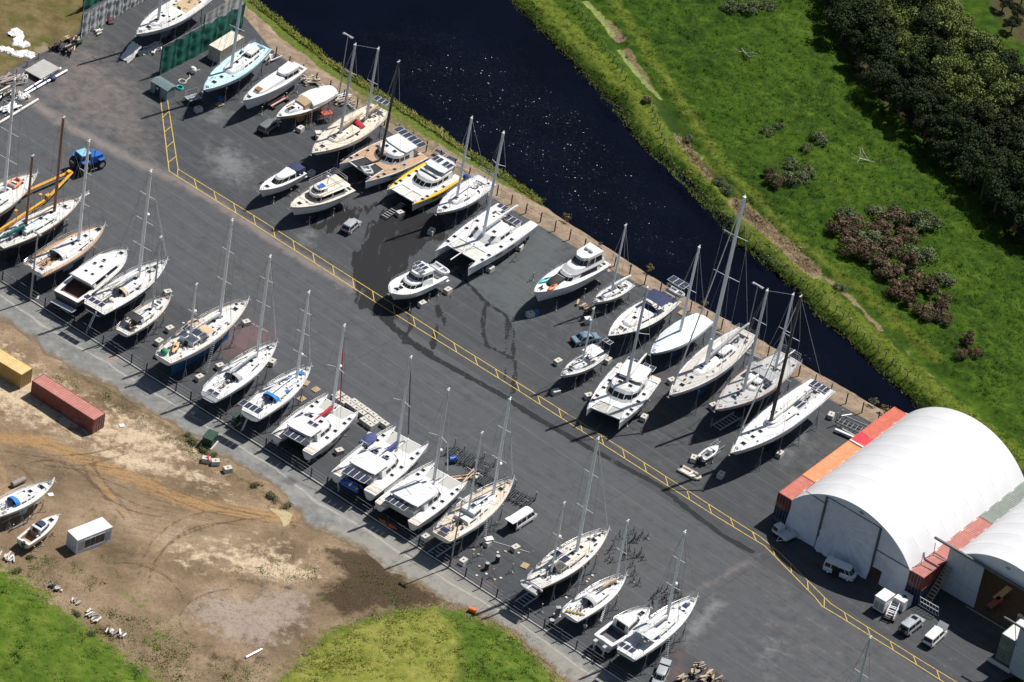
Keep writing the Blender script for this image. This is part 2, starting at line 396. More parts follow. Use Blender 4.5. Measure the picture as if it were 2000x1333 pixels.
# ---- asphalt yard
AX = W2([(377, 363.7), (1633, 1201)]); ax = (AX[1] - AX[0]); ax /= np.linalg.norm(ax); ay = np.array([-ax[1], ax[0]])
def lane(P): q = P - AX[0]; return q @ ax, q @ ay
def yard_mat():
 k = NT('asphalt')
 u, v = k.attr('u'), k.attr('v')
 cv = k.n('ShaderNodeCombineXYZ'); k.set(cv.inputs[0], k.math('MULTIPLY', u, .06)); k.set(cv.inputs[1], k.math('MULTIPLY', v, .9)); st = cv.outputs[0]
 big = k.noise(.055, 7, .62); mid = k.noise(.5, 8, .68); fine = k.noise(9, 4, .75); grit = k.noise(38, 2, .8)
 streak = k.noise(1.0, 6, .65, vec=st)
 aisle = k.rng(k.math('ADD', k.attr('aisle'), k.math('MULTIPLY', k.math('SUBTRACT', mid, .5), .25)), .35, .65)
 c = k.mix(aisle, (.056, .060, .067), (.077, .081, .088))
 c = k.mix(k.math('MULTIPLY', k.rng(streak, .45, .75), .25), c, (.125, .122, .12))
 c = k.mix(k.math('MULTIPLY', k.rng(streak, .5, .25), .25), c, (.036, .037, .04))
 c = k.mix(k.math('MULTIPLY', k.rng(big, .5, .72), .35), c, (.085, .083, .08))
 c = k.mix(k.math('MULTIPLY', k.rng(mid, .5, .3), .4), c, (.03, .031, .034))
 vn = k.math('ADD', v, k.math('MULTIPLY', k.math('SUBTRACT', k.noise(.15, 3), .5), .25))
 fr = k.math('ABSOLUTE', k.math('SUBTRACT', k.math('FRACT', k.math('DIVIDE', vn, 3.9)), .5))
 seam = k.math('MULTIPLY', k.rng(fr, .484, .5), k.rng(k.noise(.12, 3), .36, .5))
 c = k.mix(k.math('MULTIPLY', seam, .5), c, (.21, .205, .195))
 fr2 = k.math('ABSOLUTE', k.math('SUBTRACT', k.math('FRACT', k.math('ADD', k.math('DIVIDE', vn, 3.9), .37)), .5))
 c = k.mix(k.math('MULTIPLY', k.rng(fr2, .478, .5), .45), c, (.022, .022, .024))
 ufr = k.math('ABSOLUTE', k.math('SUBTRACT', k.math('FRACT', k.math('DIVIDE', u, 23.0)), .5))
 c = k.mix(k.math('MULTIPLY', k.rng(ufr, .495, .5), .4), c, (.025, .025, .027))
 def layer(c, a, col, amt, nz=.8, w=.12, src=None):
  f = k.rng(k.math('ADD', k.attr(a), k.math('MULTIPLY', k.math('SUBTRACT', src or mid, .5), nz)), .5 - w, .5 + w)
  return k.mix(k.math('MULTIPLY', f, amt), c, col), f
 c, _ = layer(c, 'dust', (.27, .225, .20), .62, .9, .35)
 c, _ = layer(c, 'pale', (.27, .28, .28), .55, 1.5, .42)
 c, _ = layer(c, 'green', (.115, .135, .138), .45, 2.0, .45)
 c, _ = layer(c, 'red', (.24, .10, .09), .36, 1.5, .42)
 spk = k.math('MULTIPLY', k.rng(k.voro(1.4), .2, .08), k.rng(k.noise(.33, 4, .6), .56, .66))
 c = k.mix(k.math('MULTIPLY', k.math('MULTIPLY', spk, k.rng(fine, .5, .6)), k.attr('fleck')), c, (.6, .58, .54))
 c = k.mix(k.math('MULTIPLY', k.rng(fine, .45, .72), .3), c, (.11, .108, .105))
 c = k.mix(k.math('MULTIPLY', k.rng(grit, .52, .72), .35), c, (.02, .02, .022))
 tm = k.math('MULTIPLY', k.rng(k.math('ADD', k.attr('tyre'), k.math('MULTIPLY', k.math('SUBTRACT', mid, .5), .9)), .35, .7), .5)
 c = k.mix(tm, c, (.022, .022, .024))
 wn = k.math('ADD', k.math('MULTIPLY', k.math('SUBTRACT', k.noise(.9, 6, .6, .4, vec=k.map((1.1, .28, 1), R_(8))), .5), 1.5), k.math('MULTIPLY', k.math('SUBTRACT', fine, .5), .12))
 wet = k.rng(k.math('ADD', k.attr('wet'), wn), .46, .54)
 hol = k.rng(k.noise(.8, 5, .6, 1.2, vec=k.map((1, .25, 1), R_(-65))), .60, .66)
 wet2 = k.math('MULTIPLY', wet, k.math('SUBTRACT', 1.0, k.math('MULTIPLY', hol, .6)))
 c = k.mix(k.math('MULTIPLY', wet2, .95), c, (.009, .009, .010))
 k.bump(k.math('ADD', fine, grit), .35, .02)
 return k.done(c, k.rng(wet2, 0, 1, .9, .55, False), spec=.2)
X, Y, T = ruled(F_LOW, 0, Y_UP, 0, 470, 190)
P = flat(X, Y); u, v = lane(P)
ai = np.clip(.5 + (-v) / 4.0, 0, 1) * np.clip(.5 + (v + 23.5) / 6.0, 0, 1)
wet = np.maximum.reduce([
 .95 * poly_mask(P, [(688, 495), (705, 480), (740, 420), (770, 400), (860, 420), (880, 470), (835, 470), (800, 510), (785, 560), (800, 600), (760, 628), (728, 606), (695, 605), (690, 560)], 1.4),
 .8 * poly_mask(P, [(600, 440), (660, 400), (740, 400), (700, 440), (640, 455)], 2.5),
 .9 * line_mask(P, [(726, 598), (760, 632), (800, 668), (840, 692)], .7, .2), 1.1 * line_mask(P, [(830, 690), (900, 728), (980, 772), (1050, 818), (1120, 858)], .52, .16),
 1.1 * line_mask(P, [(1110, 852), (1200, 902), (1290, 950), (1350, 1000), (1410, 1045), (1468, 1078)], .46, .16),
 .85 * line_mask(P, [(880, 520), (920, 560), (948, 590), (942, 640), (950, 675), (1000, 700)], .38, .4), .85 * line_mask(P, [(948, 590), (990, 618), (1003, 650), (1006, 735), (1000, 772)], .35, .4),
 .8 * line_mask(P, [(990, 618), (988, 680), (985, 745)], .25, .35), .75 * line_mask(P, [(850, 570), (856, 620), (846, 680)], .5, .6), .7 * line_mask(P, [(800, 600), (800, 640), (790, 668)], .6, .6), .7 * line_mask(P, [(880, 580), (868, 640), (850, 690)], .3, .5)])
dust = np.maximum.reduce([.95 * line_mask(P, [(-40, 120), (70, 205), (130, 245), (270, 318), (345, 352), (430, 400), (500, 448), (590, 505), (690, 562)], .9, 1.6), .55 * line_mask(P, [(60, 205), (100, 215), (150, 250)], 1.2, 1.5),
 .6 * line_mask(P, [(190, 160), (240, 215), (300, 260)], .6, 2.5), .5 * poly_mask(P, [(0, 130), (180, 60), (310, 180), (330, 330), (240, 300), (60, 200)], 6), .55 * line_mask(P, [(1340, 1165), (1440, 1110), (1490, 1080)], .5, .9), .22 * poly_mask(P, [(1480, 1080), (1900, 1330), (1600, 1400), (1400, 1250)], 7)])
pale = np.maximum.reduce([.7 * poly_mask(P, [(1335, 1260), (1350, 1215), (1395, 1165), (1412, 1180), (1370, 1235)], 1.6), .6 * poly_mask(P, [(398, 235), (420, 208), (470, 225), (440, 240)], 2), .75 * poly_mask(P, [(405, 305), (440, 280), (490, 320), (470, 360), (430, 345)], 3.5),
 .55 * poly_mask(P, [(585, 465), (600, 445), (625, 440), (605, 490)], 1.3), .5 * poly_mask(P, [(1480, 1290), (1510, 1255), (1530, 1250), (1500, 1320)], 2.5), .45 * poly_mask(P, [(1500, 870), (1560, 830), (1600, 870), (1540, 910)], 4), .5 * poly_mask(P, [(640, 960), (690, 900), (720, 920), (680, 960)], 3)])
green = np.maximum.reduce([.95 * poly_mask(P, [(880, 545), (960, 540), (1060, 440), (1120, 470), (1040, 590), (1010, 640), (950, 580)], 2.5), .7 * line_mask(P, Y_UP[8:15], 1.2, 1.5), .4 * poly_mask(P, [(1040, 620), (1120, 560), (1300, 700), (1200, 740)], 8)])
red = np.maximum.reduce([.8 * poly_mask(P, [(425, 685), (450, 650), (500, 625), (545, 655), (490, 690), (450, 700)], 1.8), .7 * poly_mask(P, [(1310, 1285), (1330, 1265), (1345, 1272), (1330, 1295)], 1.3), .6 * poly_mask(P, [(1290, 1330), (1320, 1290), (1345, 1300), (1320, 1340)], 2), .5 * line_mask(P, [(920, 1136), (960, 1140)], .6, 1)])
fleck = np.clip(.25 + poly_mask(P, [(360, 330), (400, 200), (560, 240), (900, 440), (1000, 600), (700, 450), (560, 420), (470, 400)], 4) + (v < -23) * .7 + (v > 9) * .35, 0, 1)
tyre = 0 * P[:, 0]
for q in ([(1500, 1120), (1440, 1150), (1400, 1200), (1385, 1270)], [(1512, 1124), (1452, 1156), (1412, 1206), (1397, 1276)], [(1000, 830), (1100, 870), (1200, 880), (1290, 910)], [(1000, 842), (1098, 882), (1200, 893), (1285, 922)], [(190, 330), (300, 400), (420, 420), (520, 470)], [(160, 250), (240, 320), (260, 420), (330, 470)], [(780, 730), (860, 760), (930, 830), (1020, 850)], [(1560, 1180), (1500, 1230), (1480, 1330)], [(640, 480), (700, 500), (800, 640), (900, 690)], [(1180, 980), (1260, 1010), (1380, 1020)], [(210, 120), (260, 200), (240, 300)], [(1600, 1240), (1680, 1270), (1760, 1330)]):
 tyre = np.maximum(tyre, .62 * line_mask(P, q, .10, .35))
grid_obj('asphalt_yard', X, Y, X * 0, yard_mat(), dict(tyre=tyre, u=u, v=v, aisle=ai, wet=wet, dust=dust, pale=pale, green=green, red=red, fleck=fleck))
# ---- gravel access road below the fence
def gravel_mat():
 k = NT('compacted_gravel')
 w = k.attr('w'); n = k.noise(.7, 8, .7); f = k.noise(14, 3, .8)
 c = k.ramp(k.noise(.25, 8, .65), [(.32, (.125, .13, .13)), (.5, (.175, .178, .175)), (.7, (.26, .25, .23))])
 ct = k.rng(k.math('ADD', k.attr('tan'), k.math('MULTIPLY', k.math('SUBTRACT', n, .5), .9)), .35, .65)
 c = k.mix(k.math('MULTIPLY', ct, .75), c, (.25, .235, .20))
 cr = k.rng(k.math('ADD', k.math('ABSOLUTE', k.math('SUBTRACT', w, .62)), k.math('MULTIPLY', k.math('SUBTRACT', n, .5), .22)), .05, .0)
 c = k.mix(k.math('MULTIPLY', cr, .65), c, (.42, .40, .35))
 dk = k.rng(k.math('ADD', k.attr('oil'), k.math('MULTIPLY', k.math('SUBTRACT', n, .5), .9)), .35, .7)
 c = k.mix(k.math('MULTIPLY', dk, .75), c, (.03, .03, .032))
 rd = k.rng(k.math('ADD', k.attr('red'), k.math('MULTIPLY', k.math('SUBTRACT', n, .5), .9)), .4, .65)
 c = k.mix(k.math('MULTIPLY', rd, .6), c, (.42, .12, .10))
 c = k.mix(k.math('MULTIPLY', k.rng(f, .45, .75), .5), c, (.36, .36, .34))
 c = k.mix(k.math('MULTIPLY', k.rng(f, .5, .25), .5), c, (.06, .06, .06))
 c = k.mix(k.math('MULTIPLY', k.rng(k.math('ADD', w, k.math('MULTIPLY', k.math('SUBTRACT', n, .5), .5)), .22, .02), .85), c, (.16, .115, .07))
 c = k.mix(k.math('MULTIPLY', k.rng(n, .5, .68), .45), c, (.30, .295, .28))
 c = k.mix(k.math('MULTIPLY', k.rng(n, .48, .32), .45), c, (.085, .09, .09))
 k.bump(k.math('ADD', f, n), .5, .05)
 return k.done(c, .95, spec=.15)
X, Y, T = ruled(ROAD_LOW, 0, F_LOW, 0, 420, 34, 1.1, 0, 5)
P = flat(X, Y)
grid_obj('gravel_road', X, Y, X * 0 + .004, gravel_mat(), dict(w=T.ravel(), tan=np.maximum(.9 * poly_mask(P, [(640, 1020), (800, 1060), (1000, 1190), (1250, 1380), (1000, 1300), (760, 1110), (600, 1035)], 2.5), .3),
 oil=np.maximum(.9 * poly_mask(P, [(545, 940), (565, 930), (590, 940), (570, 950)], 1.2), .75 * line_mask(P, [(586, 945), (620, 960)], .3, .5)), red=.9 * poly_mask(P, [(208, 702), (218, 692), (224, 700), (216, 708)], .5)))
# ---- dirt lot and grass bank in front
def dirt_mat():
 k = NT('bare_earth')
 n = k.noise(.6, 8, .68); f = k.noise(8, 4, .8); b = k.noise(.11, 8, .62)
 def lay(c, a, col, amt=1., nz=1.0, w=.18, src=n):
  g = k.rng(k.math('ADD', k.attr(a), k.math('MULTIPLY', k.math('SUBTRACT', src, .5), nz)), .5 - w, .5 + w)
  return k.mix(k.math('MULTIPLY', g, amt), c, col)
 c = k.ramp(b, [(.3, (.105, .070, .043)), (.48, (.22, .155, .097)), (.7, (.38, .28, .185))])
 c = lay(c, 'sand', (.62, .49, .34), .9, 1.7, .2)
 c = lay(c, 'pink', (.37, .30, .255), .75, 2.2, .22)
 c = lay(c, 'ochre', (.37, .225, .10), .9, 1.0, .16)
 st = k.noise(1.6, 6, .6, vec=k.map((.10, 1.3, 1), R_(-35)))
 c = k.mix(k.math('MULTIPLY', k.math('MULTIPLY', k.rng(st, .5, .35), .6), k.attr('rut')), c, (.10, .066, .038))
 c = k.mix(k.math('MULTIPLY', k.math('MULTIPLY', k.rng(st, .55, .7), .5), k.attr('rut')), c, (.34, .24, .14))
 c = lay(c, 'track', (.080, .048, .027), .75, 1.0, .2)
 c = lay(c, 'wet', (.040, .025, .013), .92, 1.3, .18)
 c = lay(c, 'slurry', (.50, .41, .24), .95, .35, .08)
 wd = k.rng(k.math('ADD', k.attr('weed'), k.math('MULTIPLY', k.math('SUBTRACT', k.noise(1.1, 7, .75), .5), 1.6)), .5, .75)
 c = k.mix(k.math('MULTIPLY', wd, .75), c, k.mix(k.rng(k.noise(3, 4), .4, .6), (.045, .055, .014), (.10, .082, .032)))
 c = k.mix(k.math('MULTIPLY', k.rng(f, .5, .7), .4), c, (.40, .335, .25))
 c = k.mix(k.math('MULTIPLY', k.rng(f, .48, .28), .5), c, (.06, .045, .03))
 c = k.mix(k.math('MULTIPLY', k.rng(k.noise(2.2, 7, .75), .52, .34), .45), c, (.085, .06, .04))
 sp = k.math('MULTIPLY', k.rng(k.voro(1.7), .22, .1), k.rng(k.noise(.5, 4), .45, .6))
 c = k.mix(k.math('MULTIPLY', sp, .7), c, (.05, .038, .022))
 gr = k.ramp(k.noise(.35, 8, .7), [(.3, (.042, .08, .009)), (.5, (.082, .140, .015)), (.68, (.15, .185, .03))])
 gy = k.ramp(k.noise(.5, 8, .72), [(.3, (.13, .16, .025)), (.5, (.22, .235, .045)), (.7, (.30, .28, .08))])
 g = k.mix(k.rng(k.math('ADD', k.attr('dry'), k.math('MULTIPLY', k.math('SUBTRACT', n, .5), 1.0)), .3, .7), gr, gy)
 gm = k.rng(k.math('ADD', k.attr('grass'), k.math('MULTIPLY', k.math('SUBTRACT', k.noise(.7, 9, .78), .5), 1.7)), .42, .62)
 c = k.mix(gm, c, g)
 k.bump(k.math('ADD', k.math('MULTIPLY', n, 2), f), .75, .14)
 return k.done(c, .95, spec=.12)
DIRT_OUT = [(-900, 1000), (-500, 1500), (200, 2000), (1100, 2300)]
X, Y, T = ruled(DIRT_OUT, 0, ROAD_LOW, 0, 420, 300, 0, 1.1, 1, 5)
P = flat(X, Y)
G_L = [(-900, 900), (-100, 1075), (0, 1105), (60, 1135), (110, 1180), (190, 1235), (260, 1290), (330, 1340), (200, 1900), (-900, 1900)]
G_R = [(525, 1400), (540, 1335), (580, 1285), (640, 1230), (760, 1192), (850, 1182), (918, 1198), (985, 1225), (1030, 1260), (1110, 1345), (1250, 1480), (800, 1900)]
gl = poly_mask(P, G_L, 5); grr = poly_mask(P, G_R, 4)
patch = .5 * np.maximum.reduce([poly_mask(P, [(190, 1150), (240, 1120), (330, 1180), (280, 1210)], 3), poly_mask(P, [(10, 1060), (70, 1050), (110, 1000), (130, 1010), (90, 1080), (130, 1130), (40, 1120)], 3), poly_mask(P, [(230, 1230), (330, 1210), (380, 1270), (300, 1300)], 3), poly_mask(P, [(420, 1265), (450, 1255), (470, 1280), (440, 1290)], 2), poly_mask(P, [(600, 1160), (650, 1150), (660, 1190), (620, 1200)], 2.2)])
PIDX = P
def gelev(P): return np.maximum(0, (poly_mask(P, G_R, 9) - .5)) * 3.0 + np.maximum(0, (poly_mask(P, G_L, 9) - .5)) * 2.0
el = gelev(P)
Z = (fbm(P[:, 0], P[:, 1], .5, 4, 3) - .5) * .22 * np.clip((1 - T.ravel()) * 12, 0, 1) + el + .02 - .03
Z = Z + (fbm(P[:, 0], P[:, 1], 1.6, 3, 8) - .5) * .3 * np.clip(np.maximum(gl, grr) * 2 - .6, 0, 1)
Z[T.ravel() > .995] = -.02
sand = np.maximum.reduce([.62 * poly_mask(P, [(-200, 560), (0, 660), (120, 735), (300, 850), (420, 930), (470, 990), (330, 930), (180, 880), (0, 820), (-200, 760)], 5), .5 * poly_mask(P, [(300, 1040), (560, 1050), (640, 1110), (480, 1130), (330, 1110)], 4), .85 * poly_mask(P, [(170, 870), (250, 880), (330, 905), (400, 930), (445, 945), (420, 950), (330, 925), (250, 920), (190, 890)], 2.5), .7 * poly_mask(P, [(60, 770), (150, 830), (250, 880), (340, 900), (430, 900), (300, 830), (210, 790), (210, 860), (120, 840)], 4), .8 * poly_mask(P, [(420, 1085), (500, 1080), (600, 1110), (640, 1130), (540, 1140), (450, 1110)], 2.5), .6 * poly_mask(P, [(350, 1040), (470, 1050), (520, 1060), (400, 1070)], 4), .6 * line_mask(P, [(0, 735), (60, 770), (20, 790)], 1.5, 2), .45 * poly_mask(P, [(-200, 500), (60, 690), (220, 770), (160, 800), (-200, 640)], 5)])
pink = np.maximum(.72 * poly_mask(P, [(350, 1180), (420, 1150), (480, 1165), (560, 1140), (620, 1160), (600, 1210), (560, 1250), (500, 1275), (430, 1250), (370, 1210)], 3), 0)
ochre = np.maximum.reduce([.9 * line_mask(P, [(-60, 850), (80, 862), (170, 900), (260, 935), (350, 975), (450, 1000), (560, 1010)], 1.5, 2.2), .7 * line_mask(P, [(0, 900), (12, 950), (-30, 1000)], .5, .8), .6 * line_mask(P, [(170, 905), (210, 960), (250, 1010)], 1, 1.2), .55 * line_mask(P, [(270, 1080), (290, 1040), (340, 1010), (420, 1000)], .5, .6), .5 * line_mask(P, [(290, 1090), (310, 1050), (360, 1022), (470, 1010)], .4, .6)])
rut = np.maximum.reduce([.9 * line_mask(P, [(-60, 845), (80, 870), (260, 940), (450, 1003), (560, 1010)], 4, 4), .6 * poly_mask(P, [(150, 900), (400, 950), (430, 1060), (250, 1060)], 5)])
wetm = np.maximum.reduce([1.15 * poly_mask(P, [(640, 1075), (720, 1080), (770, 1120), (860, 1172), (845, 1180), (760, 1185), (670, 1195), (625, 1165), (680, 1125)], 3.5), .62 * poly_mask(P, [(420, 1120), (520, 1125), (620, 1140), (600, 1160), (480, 1155)], 3), .55 * line_mask(P, [(365, 1160), (330, 1210)], .5, .8), .6 * poly_mask(P, [(50, 1110), (110, 1075), (125, 1085), (80, 1120)], 1.5), .5 * poly_mask(P, [(320, 1230), (440, 1255), (540, 1280), (480, 1330), (360, 1300)], 4), .6 * line_mask(P, [(450, 930), (540, 1000), (580, 1030)], .8, 1.6)])
trk = 0 * P[:, 0]
for a_, (cx, cy, rx_, ry_, t0, t1) in enumerate([(420, 1140, 150, 140, 185, 280), (430, 1150, 140, 128, 185, 285), (90, 1010, 110, 110, 250, 330), (110, 1020, 105, 108, 255, 335), (330, 880, 170, 130, 95, 170), (345, 880, 165, 120, 95, 172), (560, 1100, 250, 90, 190, 260), (240, 1190, 120, 90, 270, 350), (120, 700, 260, 190, 60, 95), (120, 720, 260, 190, 60, 98), (20, 1000, 60, 90, 270, 340), (470, 1210, 120, 60, 150, 260)]):
 trk = np.maximum(trk, .95 * line_mask(P, [(cx + rx_ * math.cos(R_(t)), cy + ry_ * math.sin(R_(t))) for t in np.linspace(t0, t1, 12)], .16, .28))
trk = np.maximum.reduce([trk] + [.9 * line_mask(P, q, .16, .28) for q in ([(175, 905), (215, 955), (262, 1012)], [(160, 912), (200, 965), (245, 1015)], [(300, 940), (420, 990), (540, 1012)], [(280, 950), (400, 1000), (530, 1022)], [(0, 880), (120, 900), (260, 960)])])
slur = poly_mask(P, [(524, 992), (548, 995), (572, 1004), (565, 1022), (555, 1032), (546, 1010)], .5)
weed = np.maximum.reduce([.85 * line_mask(P, [(120, 720), (212, 762), (300, 815), (400, 890), (470, 935), (560, 990)], 1.0, 1.8), .55 * poly_mask(P, [(100, 950), (200, 920), (290, 1010), (330, 1100), (260, 1180), (120, 1120)], 6), .5 * poly_mask(P, [(250, 1190), (440, 1240), (560, 1290), (480, 1400), (200, 1300)], 6), .42 + 0 * P[:, 0], .6 * line_mask(P, [(640, 1060), (720, 1090), (850, 1175)], .8, 1.4)])
dry = np.clip(.95 * poly_mask(P, [(525, 1400), (580, 1285), (680, 1225), (850, 1190), (880, 1230), (900, 1290), (880, 1400)], 3) + .7 * line_mask(P, [(930, 1205), (1030, 1262), (1110, 1350)], .6, 1.6) + .7 * line_mask(P, [(-60, 1090), (60, 1138), (190, 1238), (330, 1345)], .6, 2.0), 0, 1)
grid_obj('dirt_ground', X, Y, Z.reshape(X.shape), dirt_mat(), dict(grass=np.maximum.reduce([gl, grr, patch]), dry=dry, sand=sand, pink=pink, ochre=ochre, rut=rut, wet=wetm, track=trk, slurry=slur, weed=weed))
# ---- dry grass corner, upper left
def drygrass_mat():
 k = NT('dry_mown_grass')
 c = k.ramp(k.noise(.35, 9, .72), [(.32, (.07, .055, .022)), (.5, (.135, .105, .045)), (.68, (.20, .16, .085))])
 c = k.mix(k.math('MULTIPLY', k.rng(k.noise(.22, 5), .5, .68), .6), c, (.075, .085, .018))
 pl = k.rng(k.math('ADD', k.attr('bare'), k.math('MULTIPLY', k.math('SUBTRACT', k.noise(.9, 7, .7), .5), .9)), .4, .65)
 c = k.mix(k.math('MULTIPLY', pl, .8), c, (.27, .215, .15))
 k.bump(k.noise(4, 6, .75), .8, .12)
 return k.done(c, .95, spec=.1)
DG_E = [(-320, 250), (-60, 175), (0, 150), (60, 112), (120, 88), (152, 62), (165, 20), (180, -60), (250, -200)]
DG_O = [(-700, 100), (-500, -100), (-300, -250), (-100, -350), (100, -420)]
X, Y, T = ruled(DG_E, 0, DG_O, 0, 160, 110, .35, 0, 9)
P = flat(X, Y)
Z = (.02 + (fbm(P[:, 0], P[:, 1], .9, 4, 5) - .4) * .25 * np.clip(T.ravel() * 20, 0, 1)).reshape(X.shape)
Z = np.maximum(Z, .012)
grid_obj('dry_grass_ground', X, Y, Z, drygrass_mat(), dict(bare=np.maximum(.8 * poly_mask(P, [(60, 95), (85, 80), (110, 95), (70, 115)], 1.5), .5 * poly_mask(P, [(85, 20), (110, 25), (100, 45), (80, 40)], 2))))
# ---- canal bank between fence and water
def bank_mat():
 k = NT('clay_bank')
 n = k.noise(.9, 8, .72); f = k.noise(7, 4, .8)
 c = k.ramp(k.noise(.5, 8, .7), [(.3, (.15, .105, .075)), (.5, (.25, .185, .13)), (.7, (.35, .275, .20))])
 c = k.mix(k.math('MULTIPLY', k.rng(f, .55, .7), .4), c, (.30, .24, .18))
 c = k.mix(k.math('MULTIPLY', k.rng(k.voro(1.3), .25, .12), .5), c, (.07, .055, .03))
 w = k.math('ADD', k.attr('weed'), k.math('MULTIPLY', k.math('SUBTRACT', n, .5), 1.2))
 c = k.mix(k.math('MULTIPLY', k.rng(w, .42, .66), .85), c, k.mix(k.rng(k.noise(2.2, 4), .4, .6), (.07, .075, .022), (.16, .13, .05)))
 g = k.math('ADD', k.attr('green'), k.math('MULTIPLY', k.math('SUBTRACT', n, .5), .7))
 c = k.mix(k.rng(g, .44, .56), c, k.ramp(k.noise(1.4, 6, .7), [(.3, (.045, .065, .012)), (.5, (.09, .125, .02)), (.7, (.15, .155, .035))]))
 c = k.mix(k.math('MULTIPLY', k.rng(k.attr('edge'), .5, 1.0), .9), c, (.025, .024, .012))
 k.bump(k.math('ADD', n, f), .8, .12)
 return k.done(c, .95, spec=.12)
X, Y, T = ruled(Y_UP, 0, W_NEAR, ZW - .15, 420, 34, 0, .45, 1, 21)
P = flat(X, Y); t = T.ravel()
xs = np.array([pj((a, b, 0))[0] for a, b in P])
gw = np.interp(xs, [400, 620, 800, 1000, 1060, 1110], [.55, .45, .42, .34, .2, -.6])
green = np.clip(.5 + (t - (1 - gw)) * 3.0, 0, 1) * (gw > 0)
weed = np.interp(xs, [500, 640, 700, 760, 860, 1100], [.1, .15, .6, .72, .5, .25]) * np.clip(t * 3, 0, 1)
Z = -((t ** 1.5) * (abs(ZW) + .15)) + (fbm(P[:, 0], P[:, 1], .7, 4, 6) - .5) * .5 * np.clip(t * 4, 0, 1) * np.clip((1 - t) * 6, .2, 1) - .006
grid_obj('canal_bank', X, Y, Z.reshape(X.shape), bank_mat(), dict(green=green, weed=weed, edge=np.clip((t - .9) * 8, 0, 1)))
# ---- canal water
def water_mat():
 k = NT('dark_canal_water')
 v = k.map((6.0, 15.0, 1), R_(8))
 vo = k.n('ShaderNodeTexVoronoi', feature='F1'); k.set(vo.inputs['Vector'], v); vo.inputs['Scale'].default_value = 1.0
 sep = k.n('ShaderNodeSeparateColor'); k.set(sep.inputs[0], vo.outputs['Color'])
 ch = k.math('MULTIPLY', k.attr('chop'), k.rng(k.noise(.16, 4, .6, 0, vec=k.map((1, 2.2, 1), R_(33))), .36, .66, .45, 1.0))
 def tilt(o, lin, big):
  c = k.math('MULTIPLY', k.math('SUBTRACT', o, .5), 2.0)
  p = k.math('MULTIPLY', c, k.math('POWER', k.math('ABSOLUTE', c), 3.0))
  return k.math('MULTIPLY', k.math('ADD', k.math('MULTIPLY', c, lin), k.math('MULTIPLY', p, big)), ch)
 cv = k.n('ShaderNodeCombineXYZ'); k.set(cv.inputs[0], tilt(sep.outputs[0], .05, .46)); k.set(cv.inputs[1], tilt(sep.outputs[1], .07, .48)); cv.inputs[2].default_value = 1.0
 nm = k.n('ShaderNodeVectorMath', operation='NORMALIZE'); k.set(nm.inputs[0], cv.outputs[0])
 k.set(k.b.inputs['Normal'], nm.outputs[0])
 k.b.inputs['IOR'].default_value = 1.33
 return k.done(k.mix(k.rng(k.noise(.07, 4), .3, .7), (.0006, .0012, .0045), (.0012, .0024, .0075)), .2, spec=.13)
X, Y, T = ruled(W_NEAR, ZW, W_FAR, ZW, 300, 60)
W0 = np.array([at(x, y, ZW)[:2] for x, y in W_NEAR])
P = flat(X, Y)
chop = poly_mask(P, [(700, 60), (900, 40), (1060, 120), (1210, 240), (1370, 470), (1330, 520), (1200, 470), (1050, 380), (900, 270), (780, 180)], 9)
chop = np.maximum(chop, .75 * poly_mask(P, [(1560, 620), (1640, 680), (1660, 760), (1560, 700)], 4))
grid_obj('canal_water', X, Y, X * 0 + ZW, water_mat(), dict(chop=chop))
# ---- meadow across the canal
def meadow_mat():
 k = NT('wet_meadow')
 n = k.noise(.5, 9, .72); f = k.noise(5, 4, .75); b = k.noise(.07, 6, .6)
 c = k.ramp(k.math('ADD', k.math('MULTIPLY', n, .65), k.math('MULTIPLY', b, .35)), [(.36, (.013, .033, .003)), (.48, (.032, .071, .005)), (.58, (.060, .112, .008)), (.7, (.12, .15, .028))])
 rd = k.rng(k.math('ADD', k.attr('ridge'), k.math('MULTIPLY', k.math('SUBTRACT', n, .5), .9)), .35, .65)
 c = k.mix(k.math('MULTIPLY', rd, .6), c, k.ramp(k.noise(1.1, 7, .75), [(.3, (.09, .12, .013)), (.5, (.15, .185, .022)), (.7, (.23, .21, .055))]))
 dk = k.rng(k.math('ADD', k.attr('dark'), k.math('MULTIPLY', k.math('SUBTRACT', n, .5), .9)), .35, .7)
 c = k.mix(k.math('MULTIPLY', dk, .6), c, (.020, .036, .010))
 rs = k.rng(k.math('ADD', k.attr('reed'), k.math('MULTIPLY', k.math('SUBTRACT', n, .5), 1.0)), .42, .62)
 c = k.mix(k.math('MULTIPLY', rs, .85), c, k.ramp(k.noise(2.4, 6, .75), [(.3, (.12, .08, .045)), (.5, (.24, .175, .105)), (.7, (.36, .29, .18))]))
 al = k.rng(k.math('ADD', k.attr('algae'), k.math('MULTIPLY', k.math('SUBTRACT', n, .5), 1.3)), .42, .6)
 c = k.mix(al, c, k.mix(k.rng(k.noise(1.5, 6), .35, .65), (.17, .21, .055), (.27, .29, .12)))
 br = k.rng(k.math('ADD', k.attr('scrub'), k.math('MULTIPLY', k.math('SUBTRACT', n, .5), 1.0)), .4, .65)
 c = k.mix(k.math('MULTIPLY', br, .85), c, k.mix(k.rng(f, .4, .6), (.045, .035, .018), (.10, .085, .045)))
 ed = k.rng(k.attr('edge'), .3, 1.0)
 c = k.mix(k.math('MULTIPLY', ed, .85), c, (.022, .022, .010))
 k.bump(k.math('ADD', k.math('MULTIPLY', n, 1.6), f), .9, .2)
 return k.done(c, .95, spec=.12)
X, Y, T = ruled(W_FAR, ZW - .1, FAR_OUT, 0, 430, 300, .55, 0, 31, 1, 1.25)
P = flat(X, Y); t = T.ravel()
LW = W2(W_FAR, ZW); dw = segdist(P, LW)
